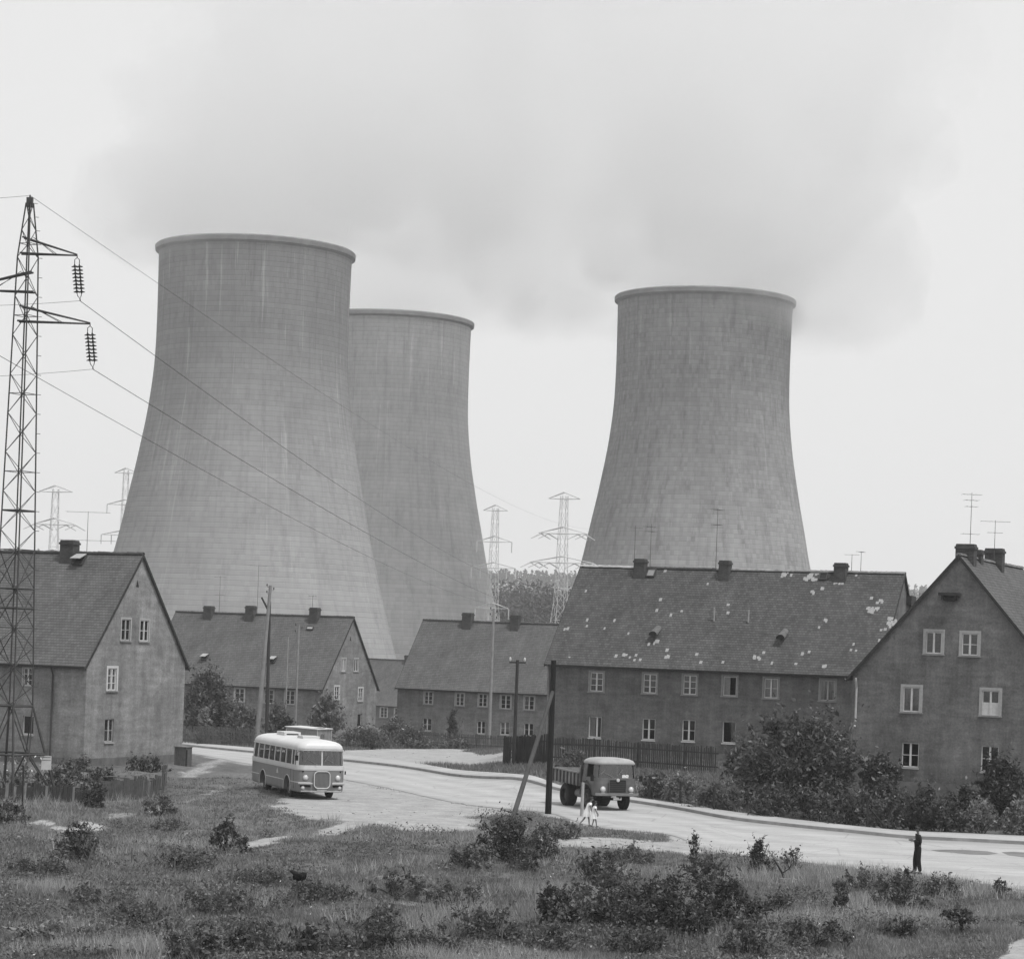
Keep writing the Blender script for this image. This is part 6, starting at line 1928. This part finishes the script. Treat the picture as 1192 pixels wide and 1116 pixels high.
def bush(label, px, py, w_, h_, leaf=.06, dens=1.0, m=LEAF_D, shape='round', trunk=0.0, D=None, name='bush', cat='bush', depth=None, nst=7, lift=0.0, hang=.0, tone=.5, clumps=None, group='bushes and shrubs'):
    """px,py: foot of the plant in the photograph's frame; w_, h_ in metres"""
    if D is None: p = gnd(px, py)
    else:
        p = at(px, py, D); p.z = hzf(p.x, p.y)
    if D is None and cat == 'bush' and shape != 'up': w_ *= 1.25
    root = thing(name, label, cat, p, random.uniform(0, 6.28), group)
    dp = (depth or w_ * .9) / 2; rw = w_ / 2
    base = trunk
    nc = clumps or max(24, int(w_ * dp * h_ * 11 + 16)); nc = min(nc, 150)
    C_, Rr = [], []
    for i in range(nc):
        a = rng.uniform(0, 2 * math.pi); f = rng.random() ** .5
        zf = rng.random()
        if shape == 'round': rad = math.sqrt(max(0, 1 - (2 * zf * .85 - .55) ** 2 / 1.35)) 
        elif shape == 'cone': rad = 1.02 - zf * .93
        elif shape == 'up': rad = .5 + .5 * math.sin(math.pi * min(1, zf * 1.05)) * (1 if zf < .6 else .8)
        else: rad = 1 - .45 * zf ** 2                      # low mound
        rad *= rng.uniform(.75, 1.12)
        C_.append((rw * rad * f * math.cos(a), dp * rad * f * math.sin(a), base + (h_ - base) * (.08 + .88 * zf))); Rr.append(rng.uniform(.07, .17) * (w_ * .42 + h_ * .36 + .12))
    C_ = np.array(C_); Rr = np.array(Rr)
    n = int(dens * 1050 * (w_ * h_ * .6 + .15) * (.06 / leaf) ** 1.5); n = max(160, min(n, 22000))
    ci = rng.integers(0, nc, n)
    d = rng.normal(size=(n, 3)); d /= np.linalg.norm(d, axis=1, keepdims=True)
    rad = Rr[ci][:, None] * rng.random((n, 1)) ** .45
    pts = C_[ci] + d * rad * np.array([1, 1, .75])
    # a few shoots break the outline
    k = n // 6; sh = rng.integers(0, nc, k); tt = rng.random((k, 1)); dirs = d[sh] * np.array([.75, .75, .3]) + np.array([0, 0, .9]) + d[:k] * .12
    pts[:k] = C_[sh] + dirs * tt * (Rr[sh][:, None] * 1.9 + .05 * h_)
    q_ = n // 9; pts[-q_:, :2] *= rng.uniform(.8, 1.35, (q_, 1)); pts[-q_:, 2] *= rng.uniform(.2, .9, q_)      # stray leaves and a loose skirt
    pts[:, 2] = np.abs(pts[:, 2]) + lift
    size = leaf * np.clip(rng.lognormal(-.05, .35, n), .45, 2.0)
    ctone = rng.normal(tone, .2, nc)
    tn = np.clip(ctone[ci] + rng.normal(0, .16, n), 0, 1)
    # upright twigs that stand clear of the mass, each with its own leaves
    twigs = []; ep, es, et = [], [], []
    for i in range(int((w_ * 3.2 + 3) * (1.0 if leaf < .08 else .7))):
        a = rng.uniform(0, 6.28); f = rng.random() ** .5
        x0, y0 = rw * .8 * f * math.cos(a), dp * .8 * f * math.sin(a)
        hh = h_ * rng.uniform(.85, 1.28) * (1 - .3 * f); lx, ly = rng.normal(0, .12 * h_, 2)
        p0_ = np.array([x0 * .7, y0 * .7, max(h_ * .25, trunk)]); p1_ = np.array([x0 + lx, y0 + ly, hh])
        twigs.append((p0_, p1_)); k_ = rng.integers(10, 22)
        tt_ = rng.uniform(.35, 1.02, (k_, 1)); ep.append(p0_ + (p1_ - p0_) * tt_ + rng.normal(0, leaf * .9, (k_, 3))); es.append(leaf * rng.uniform(.6, 1.3, k_)); et.append(np.clip(rng.normal(tone + .18, .15, k_), 0, 1))
    pts = np.concatenate([pts] + ep); size = np.concatenate([size] + es); tn = np.concatenate([tn] + et)
    V, Q = leaf_quads(pts, size, .25)
    obj('foliage', np_mesh('foliage', V, Q, tn), m, root)
    bm = bmesh.new()
    if trunk:
        r0 = .04 + h_ * .016
        path_tube(bm, [Vector((0, 0, -.15)), Vector((.03, .02, trunk * .6)), Vector((0, 0, trunk)), Vector((.04, -.02, h_ * .8))], [r0 * 1.2, r0, r0 * .9, r0 * .25], 8)
        org = Vector((0, 0, trunk * .85))
    else: org = Vector((0, 0, -.05))
    for i in range(nst):
        c = Vector(C_[rng.integers(0, nc)]); mid = org.lerp(c, .5) + Vector((random.gauss(0, .06), random.gauss(0, .06), .08 * h_))
        o2 = org + Vector((random.gauss(0, .08), random.gauss(0, .08), 0)) * (0.3 if trunk else w_ * .6)
        path_tube(bm, [o2, mid, c], [.012 + .011 * h_, .009 + .006 * h_, .006], 5)
    for p0_, p1_ in twigs: path_tube(bm, [Vector(p0_), Vector((p0_ + p1_) / 2 + rng.normal(0, .02, 3)), Vector(p1_)], [.011 + leaf * .05, .008 + leaf * .03, .004], 4)
    obj('trunk' if trunk else 'stems', bm, BARK, root)
    return root


# --- meadow bushes
bush('round dark bush at the left with a pale stick leaning on it', 92, 1000, 1.35, 1.2, .05, 1.3)
bush('dark round bush standing alone left of centre in the meadow', 263, 993, 1.15, 1.15, .05, 1.4)
bush('low spreading shoots right beside the lone dark bush', 283, 992, .7, .55, .045, .9, shape='up')
bush('large dark bush at the foot of the leaning strut', 590, 1003, 2.1, 1.45, .055, 1.5, m=LEAF_X)
bush('bush right of the large one below the black pole', 632, 1003, 1.5, 1.3, .05, 1.3)
bush('smaller loose bush in front of the pair below the black pole', 610, 1012, 1.2, .7, .05, 1.0, shape='low')
bush('narrow dark bush left of the broad thicket in the meadow', 645, 1078, 1.0, 1.1, .055, 1.3, m=LEAF_X)
bush('broad dark thicket in the lower middle of the meadow, left part', 712, 1076, 2.3, 1.3, .055, 1.4)
bush('tall middle bush of the broad thicket in the meadow', 775, 1078, 1.9, 1.35, .055, 1.4, m=LEAF_X)
bush('right hand bush of the broad thicket, darkest at its foot', 845, 1078, 2.1, 1.2, .055, 1.5, m=LEAF_X)
bush('low bush in front of the broad thicket', 800, 1088, 1.6, .7, .05, 1.2, shape='low', m=LEAF_X)
bush('pale leafy low bush at the right end of the broad thicket', 905, 1070, 1.1, .75, .05, 1.1, m=LEAF_M)
bush('loose bush behind the left part of the broad thicket', 700, 1028, 1.9, 1.0, .055, 1.1)
bush('loose bush behind the right part of the broad thicket', 820, 1032, 1.7, 1.0, .05, 1.1)
bush('slender sapling with few leaves at the road edge', 807, 1002, .45, 1.0, .045, 1.1, shape='up', nst=5)
bush('compact dark bush with an upright shoot near the road edge', 882, 1016, 1.05, 1.15, .045, 1.4, shape='cone', m=LEAF_X)
bush('thin twiggy bush beside the broken branch', 922, 1014, 1.0, .85, .04, .45, shape='up', m=LEAF_M)
bush('small upright dark bush left of the standing man', 977, 1062, .65, 1.0, .045, 1.3, shape='up')
bush('wide loose bush in the grass in front of the standing man', 1045, 1064, 1.9, 1.15, .05, 1.0)
bush('thin shoot rising just left of the standing man', 1056, 1046, .3, 1.0, .04, .8, shape='up', nst=4)
bush('tiny gnarled tree in the grass at the right', 1118, 1086, 1.1, .72, .05, 1.1, trunk=.3, name='small_tree', cat='tree')
bush('small bush in the grass left of the gnarled tree', 1050, 1090, .8, .5, .05, 1.1, shape='low')
bush('tuft of shoots at the road edge far right', 1165, 1042, .7, .5, .045, .9, shape='up')
bush('dark bush at the bottom edge below the broad thicket', 865, 1122, 1.3, 1.05, .055, 1.2)
bush('dark leafy clump at the bottom edge, left of the other two', 225, 1128, 1.7, .85, .06, 1.4, shape='low')
bush('dark leafy clump at the bottom edge, middle of three', 292, 1124, 1.6, .85, .06, 1.4, shape='low')
bush('dark leafy clump at the bottom edge, right of the other two', 360, 1122, 1.6, .8, .06, 1.3, shape='low')
bush('low leafy patch in the lower left meadow', 60, 1092, 2.4, .35, .07, 1.4, shape='low', m=LEAF_L)
bush('dark weeds along the low bank at the left, first clump', 45, 1018, 2.0, .45, .05, 1.3, shape='low')
bush('dark weeds along the low bank below the lone dark bush', 215, 1012, 2.6, .5, .05, 1.2, shape='low')
bush('dark weeds running down the bank right of the lone dark bush', 300, 1032, 2.4, .5, .05, 1.2, shape='low')
bush('dark weeds at the end of the bank beside the black rag', 372, 1050, 2.2, .5, .05, 1.2, shape='low')
bush('low bush in the lower middle of the meadow, left of the thicket', 465, 1044, 1.7, .7, .05, .9, shape='low')
bush('upright twiggy weeds in the middle of the meadow', 450, 1080, 1.3, .7, .045, .8, shape='up', m=LEAF_M)
for i, (px, py, w_, h_, m_, sh_, lb) in enumerate([
        (530, 1060, 1.9, .75, LEAF_D, 'low', 'low dark bush left of the narrow bush in the meadow'), (560, 1092, 2.0, .8, LEAF_D, 'low', 'low bush just above the lower middle stake'),
        (640, 1106, 2.0, .7, LEAF_M, 'low', 'mid-grey weeds right of the lower middle stake'), (430, 1108, 2.0, .8, LEAF_D, 'low', 'dark low bush at the bottom, right of the three leafy clumps'),
        (500, 1118, 1.8, .7, LEAF_D, 'low', 'leafy low bush at the bottom edge between clumps and stake'), (160, 1075, 2.2, .5, LEAF_M, 'low', 'weeds in the lower left meadow beside the leafy patch'),
        (120, 1052, 2.4, .45, LEAF_M, 'low', 'broad flat weeds below the leaning stick'), (250, 1060, 2.2, .6, LEAF_M, 'low', 'weeds around the tall pale stake'),
        (740, 1112, 1.8, .6, LEAF_D, 'low', 'low bush at the bottom edge below the thicket'), (950, 1098, 1.7, .55, LEAF_D, 'low', 'low bush in the grass left of the bare patch'),
        (1005, 1035, 1.6, .6, LEAF_M, 'low', 'weeds at the road edge left of the standing man'), (545, 1010, 1.6, .6, LEAF_D, 'low', 'low weeds left of the large bush under the strut'),
        (660, 975, 1.3, .55, LEAF_M, 'low', 'weeds on the grass island under the black pole'), (735, 1005, 1.8, .6, LEAF_M, 'low', 'weeds below the bare path right of the girls'),
        (1095, 1040, 1.5, .5, LEAF_M, 'low', 'weeds at the road edge right of the standing man'), (200, 965, 1.6, .4, LEAF_M, 'low', 'weeds on the slope right of the sagging fence')]):
    bush(lb, px, py, w_, h_, .05, 1.15, m=m_, shape=sh_)
# --- by the near pylon and the left house
bush('dark bush in front of the sagging board fence', 106, 940, 1.6, 1.15, .06, 1.3, m=LEAF_X)
bush('low bush at the right end of the sagging board fence', 186, 949, 1.5, .8, .06, 1.1, m=LEAF_M)
bush('dark weeds beneath the near pylon', 70, 918, 2.2, 1.0, .07, 1.2)
bush('flowering weeds at the foot of the near pylon', 22, 920, 1.6, 1.3, .07, 1.1, m=LEAF_L)
bush('bush in the corner at the far left, below the pylon', 8, 960, 1.6, .8, .06, 1.2)
bush('low dark shrub along the foot of the left gable', 170, 890, 2.8, .75, .08, 1.4, shape='low', D=137, m=LEAF_X)
bush('weeds along the front wall of the left house', 90, 897, 2.4, .8, .08, 1.1, shape='low', D=136)
bush('small weeds between the board fence and the left house', 115, 905, 1.8, .7, .07, 1.2, shape='low')
# --- around the house behind the bus
bush('dark spreading tree in front of the house with three chimneys', 240, 868, 5.0, 6.0, .14, 1.7, D=211, m=LEAF_D, trunk=.8, shape='round', name='garden_tree', cat='tree')
bush('sapling with very pale leaves against the dark spreading tree', 237, 868, 1.2, 3.2, .12, .6, D=205, m=LEAF_L, tone=.95, trunk=1.2, name='sapling', cat='tree')
bush('grey bush between the dark spreading tree and the tall joined pole', 283, 868, 3.4, 3.3, .12, 1.2, D=208, m=LEAF_M)
bush('bush to the right of the tall joined pole', 322, 866, 2.4, 3.5, .12, 1.3, D=208)
bush('small round very dark bush beside the hut', 333, 862, 1.5, 2.7, .1, 1.8, D=203, m=LEAF_X)
bush('young leafy tree in front of the gable with the small vent', 379, 866, 3.2, 4.3, .13, 1.4, D=214, m=LEAF_M, trunk=.9, name='garden_tree', cat='tree')
bush('hedge of weeds along the picket fence behind the road', 250, 876, 6.5, 1.3, .11, 1.2, D=204.5, shape='low', m=LEAF_D, depth=1.4)
bush('long overgrown bank of grass and weeds right of the hut', 425, 872, 5.8, 1.6, .11, 1.2, D=213, shape='low', m=LEAF_M, depth=3)
bush('weedy bank before the far pale-roofed house', 478, 872, 4.0, 1.8, .11, 1.2, D=216, shape='low', m=LEAF_M, depth=3)
bush('dark small bush on the weedy bank', 433, 866, 1.2, 1.4, .1, 1.4, D=209)
bush('slim conical shrub against the house with five small windows', 526, 866, 1.5, 3.4, .12, 1.5, D=226, shape='cone')
bush('low weeds along the grey picket fence', 530, 876, 5.5, .7, .1, 1.0, D=219, shape='low', m=LEAF_M, depth=1.2)
bush('bushes beneath the windows of the far pale-roofed house', 460, 856, 3.2, 2.4, .14, 1.2, D=226, m=LEAF_M)
# --- along the pavement and in the gardens on the right
bush('big dark shrub covering the corner between the two right houses', 932, 940, 7.9, 4.5, .12, 1.75, D=120.5, m=LEAF_D, depth=5.5, nst=14, trunk=.5, clumps=170, name='big_shrub', cat='shrub')
bush('smaller shrub at the right flank of the big dark shrub', 1022, 945, 2.6, 2.9, .11, 1.3, D=122.5, m=LEAF_D)
bush('small tree with a bare dark stem left of the big dark shrub', 868, 936, 2.6, 3.1, .11, 1.3, D=123, trunk=1.4, name='small_tree', cat='tree')
bush('dark tree at the right edge in front of the gable house', 1164, 966, 2.9, 3.2, .10, 1.6, D=113.5, trunk=.8, m=LEAF_X, name='garden_tree', cat='tree')
hedge = [(668, 903, 2.2, 1.2, 143, LEAF_M, 'tall grass and weeds at the foot of the picket fence behind the truck bed'), (760, 912, 2.4, 1.3, 132, LEAF_M, 'weeds just right of the truck cab'), (790, 921, 2.6, 1.5, 130, LEAF_L, 'pale weeds beside the dark post right of the truck'), (826, 930, 2.6, 1.4, 127.5, LEAF_M, 'bushy weeds in front of the lower right windows of the long house'), (765, 918, .9, .9, 127.5, LEAF_X, 'small black-looking bush at the pavement edge by the truck'),
         (850, 936, 1.6, 1.2, 126, LEAF_M, 'weeds under the small tree left of the big shrub'), (900, 951, 3.4, 1.5, 121.5, LEAF_D, 'dark undergrowth at the left foot of the big shrub'), (945, 957, 2.6, 1.5, 119.5, LEAF_D, 'grey-green undergrowth at the middle foot of the big shrub'), (985, 962, 2.4, 1.4, 118, LEAF_D, 'dark undergrowth at the right foot of the big shrub'), (1030, 967, 2.2, 1.3, 116.5, LEAF_M, 'leafy bush in the hedge row behind the kerb, left of the man'),
         (1062, 968, 2.0, 1.6, 116, LEAF_X, 'dark bush in the hedge row directly above the head of the man'), (1098, 970, 2.0, 1.4, 115, LEAF_D, 'dark bush in the hedge row right of the man'), (1140, 972, 1.8, 1.5, 114, LEAF_L, 'paler rounded bush in the hedge row near the right edge'), (1190, 975, 2.0, 1.6, 112.8, LEAF_L, 'pale rounded bush cut by the right edge of the picture'), (1080, 945, 3.8, 1.8, 119.5, LEAF_D, 'dark tangle behind the hedge row below the gable house'), (1030, 940, 2.6, 1.8, 121, LEAF_X, 'dark tangle at the foot of the gable house corner'), (1125, 950, 2.4, 1.9, 118, LEAF_X, 'dark tangle around the slanting post')]
for (px, py, w_, h_, D, m_, lb) in hedge:
    xx_ = ray(px, py)[0] * D; yp_ = float(np.interp(xx_, [p[0] for p in PAVE], [p[1] for p in PAVE])); D = min(D, yp_ + 2.3) if h_ < 2 and 'tangle' not in lb and 'picket' not in lb else min(D, yp_ + 5)
    bush(lb, px, py, w_, h_, .085, 1.35, D=D, m=m_, shape='low' if h_ < 1.7 else 'round', depth=1.8)

# ------------------------------------------------------------------ grass, weeds: too many to count


def scatter(n, x0, x1, y0, y1):
    """points weighted so that density per picture area stays even"""
    y = 1 / rng.uniform(1 / y1, 1 / y0, n)
    half = y * .25 + 5
    x = rng.uniform(-1, 1, n) * half
    return x, y


def keep_off(x, y, soft=.9):
    bad = inpoly(x, y, ROADPOLY)
    s = soil_at(x, y)
    return (~bad) & (rng.random(len(x)) > np.clip(s * 1.5 - .12, 0, 1) * soft)


def grass_mesh(name, x, y, hgt, nb, wid, spread_, tone):
    n = len(x); z = hz(x, y)
    X = np.repeat(x, nb); Y = np.repeat(y, nb); Z = np.repeat(z, nb); H = np.repeat(hgt, nb) * rng.uniform(.5, 1.15, n * nb); T = np.repeat(tone, nb)
    a = rng.uniform(0, 2 * math.pi, n * nb); r0 = rng.random(n * nb) * spread_
    bx_ = X + np.cos(a) * r0; by_ = Y + np.sin(a) * r0
    ln = H * rng.uniform(.15, .75, n * nb)
    tx = bx_ + np.cos(a) * ln; ty = by_ + np.sin(a) * ln
    pa = rng.uniform(0, math.pi, n * nb); w_ = wid * rng.uniform(.6, 1.3, n * nb)
    V = np.empty((n * nb, 3, 3))
    V[:, 0] = np.stack([bx_ - np.cos(pa) * w_, by_ - np.sin(pa) * w_, Z - .01], 1); V[:, 1] = np.stack([bx_ + np.cos(pa) * w_, by_ + np.sin(pa) * w_, Z - .01], 1); V[:, 2] = np.stack([tx, ty, Z + H], 1)
    Q = np.arange(n * nb * 3).reshape(-1, 3)
    return np_mesh(name, V.reshape(-1, 3), Q, np.clip(T + rng.normal(0, .14, n * nb), 0, 1))


GRASS = leafmat('grass_blades', 0.19, 0.6)
x, y = scatter(175000, 0, 0, 54, 128)
ok = keep_off(x, y, 1.0) & ((y < np.interp(x, _ex, _ey) + .4) | (y > 118))
x, y = x[ok], y[ok]
m1 = wob(x, y, 4.0, 21); m2 = wob(x, y, 1.4, 22); m3 = wob(x, y, 9, 23)
hg = np.clip(.13 + .07 * m1 + .07 * m2 + .03 * m3, .05, .42) * np.where(soil_at(x, y) > .3, .55, 1)
tn = np.clip(.5 + .3 * m1 + .26 * m2 + .16 * wob(x, y, .7, 24), .02, 1)
tag(obj('grass', grass_mesh('grass', x, y, hg, 5, .017, .13, tn), GRASS), 'rough uncut grass covering the meadow in the foreground', 'grass', kind='stuff')
# taller seeding grass in patches
x, y = scatter(60000, 0, 0, 54, 118)
m1 = wob(x, y, 3.2, 31) + .6 * wob(x, y, 1.2, 32)
ok = keep_off(x, y, 1.0) & (y < np.interp(x, _ex, _ey) - .1) & (m1 > .35)
x, y, m1 = x[ok], y[ok], m1[ok]
tag(obj('tall_grass', grass_mesh('tall_grass', x, y, np.clip(.24 + .3 * m1, .2, .85), 4, .012, .1, np.clip(.75 + .2 * m1, 0, 1)), leafmat('seeding_grass', 0.26, 0.45)), 'paler tall grass gone to seed in patches of the meadow', 'grass', kind='stuff')
# broad-leaved weeds
x, y = scatter(46000, 0, 0, 54, 112)
m1 = wob(x, y, 3.6, 41) + .7 * wob(x, y, 1.5, 42) + .75 * S(75, 58, y)
ok = keep_off(x, y, 1.0) & (y < np.interp(x, _ex, _ey) - .3) & (m1 > .42)
x, y, m1 = x[ok], y[ok], m1[ok]
k = 5
X = np.repeat(x, k) + rng.normal(0, .11, len(x) * k); Y = np.repeat(y, k) + rng.normal(0, .11, len(x) * k); hh = np.repeat(np.clip(.14 + .2 * m1, .1, .45), k) * rng.random(len(x) * k)
V, Q = leaf_quads(np.stack([X, Y, hz(X, Y) + .03 + hh], 1), rng.uniform(.035, .075, len(X)), .3)
tn = np.clip(np.repeat(.45 + .35 * wob(x, y, 2.2, 43), k) + rng.normal(0, .18, len(X)), 0, 1)
tag(obj('weeds', np_mesh('weeds', V, Q, tn), leafmat('weed_leaves', 0.14, 0.6)), 'broad-leaved weeds spreading through the meadow', 'weeds', kind='stuff')
# verge grass beyond the pavement, garden grass, bank by the far houses
xs_, ys_ = [], []
x = rng.uniform(-52, 42, 130000); y = rng.uniform(112, 226, 130000)
py_ = np.interp(x, [p[0] for p in PAVE], [p[1] for p in PAVE])
ok = (y > py_ + .15) & (y < 226) & (rng.random(len(x)) > np.clip(soil_at(x, y) * 1.5, 0, 1)) & (np.abs(x) < y * .225 + 2)
x, y = x[ok], y[ok]
m1 = wob(x, y, 3.5, 51)
tag(obj('verge_grass', grass_mesh('verge_grass', x, y, np.clip(.26 + .16 * m1, .08, .6), 4, .03, .3, np.clip(.5 + .25 * m1, 0, 1)), leafmat('verge_blades', 0.15, 0.45)), 'grass of the verge and gardens beyond the pavement', 'grass', kind='stuff')
# pale scattered blossoms and litter specks among the weeds
x, y = scatter(900, 0, 0, 55, 112); ok = keep_off(x, y, 1) & (y < np.interp(x, _ex, _ey) - .5) & (wob(x, y, 3, 61) > 0); x, y = x[ok], y[ok]
V, Q = leaf_quads(np.stack([x, y, hz(x, y) + rng.uniform(.15, .4, len(x))], 1), rng.uniform(.02, .04, len(x)))
tag(obj('blossom', np_mesh('blossom', V, Q), M('pale_petal', 0.55, 0.8, 0.1, 9)), 'pale blossoms scattered through the weeds', 'blossom', kind='stuff')
V = []
c = gnd(22, 912)
n = 60; pts = np.stack([rng.normal(c.x, .8, n), rng.normal(c.y, .5, n), c.z + rng.uniform(.6, 1.5, n)], 1)
V, Q = leaf_quads(pts, rng.uniform(.05, .1, n)); tag(obj('blossom', np_mesh('blossom', V, Q), M('pale_petal', 0.55, 0.8, 0.1, 9)), 'white blossoms on the weeds at the foot of the near pylon', 'blossom', kind='stuff')
# stones in the dirt patch and on the road edge
bm = bmesh.new()
for i in range(160):
    a = random.choice([DIRT, LANE, PATH]) if random.random() < .8 else None
    if a is not None:
        q = a[random.randrange(len(a))] * random.random(); q = a.mean(0) + (a[random.randrange(len(a))] - a.mean(0)) * random.random() ** .6
    else:
        j = random.uniform(3, 14); i0 = int(j); f = j - i0; q = np.array(ROAD_LOW[i0]) * (1 - f) + np.array(ROAD_LOW[i0 + 1]) * f + np.array([0, -random.uniform(0, .8)])
    r_s = random.uniform(.02, .07); m4 = Matrix.Translation((q[0], q[1], hzf(q[0], q[1]) + r_s * .3)) @ Matrix.Rotation(random.random() * 6, 4, 'Z') @ Matrix.Diagonal((r_s * 1.4, r_s, r_s * .7, 1))
    bmesh.ops.create_icosphere(bm, subdivisions=1, radius=1, matrix=m4)
tag(obj('gravel', bm, M('gravel_stone', 0.33, 0.95, 0.4, 2)), 'loose stones on the dirt patch and along the road edge', 'gravel', kind='stuff')
# damp streak on the road at the right
def sheet(name, px_poly, dz, m, label, cat):
    P = poly_w(px_poly); c0 = P.mean(0); bm = bmesh.new(); n = len(P)
    rings = []
    for f in (1.0, .66, .33):
        rings.append([bm.verts.new((c0[0] + (p[0] - c0[0]) * f, c0[1] + (p[1] - c0[1]) * f, float(hz0(c0[0] + (p[0] - c0[0]) * f, c0[1] + (p[1] - c0[1]) * f)) + dz)) for p in P])
    cv = bm.verts.new((c0[0], c0[1], float(hz0(*c0)) + dz))
    for A, B in zip(rings[:-1], rings[1:]):
        for i in range(n): bm.faces.new((A[i], A[(i + 1) % n], B[(i + 1) % n], B[i]))
    for i in range(n): bm.faces.new((rings[-1][i], rings[-1][(i + 1) % n], cv))
    return tag(obj(name, bm, m, smooth=True), label, cat, kind='structure')


DAMP = M('damp_dust', 0.17, 0.7, 0.25, .8, dirt=.3)
sheet('puddle', [(1083, 989.5), (1100, 989), (1125, 989.5), (1150, 991), (1162, 993.5), (1150, 995), (1128, 994.5), (1110, 992.5), (1094, 991.5)], .022, DAMP, 'long thin damp streak on the road right of the man', 'puddle')
sheet('puddle', [(1166, 992), (1180, 991.5), (1196, 992.5), (1215, 995), (1230, 999), (1210, 1000), (1190, 997.5), (1174, 995.5)], .022, DAMP, 'damp patch on the road at the right edge of the picture', 'puddle')
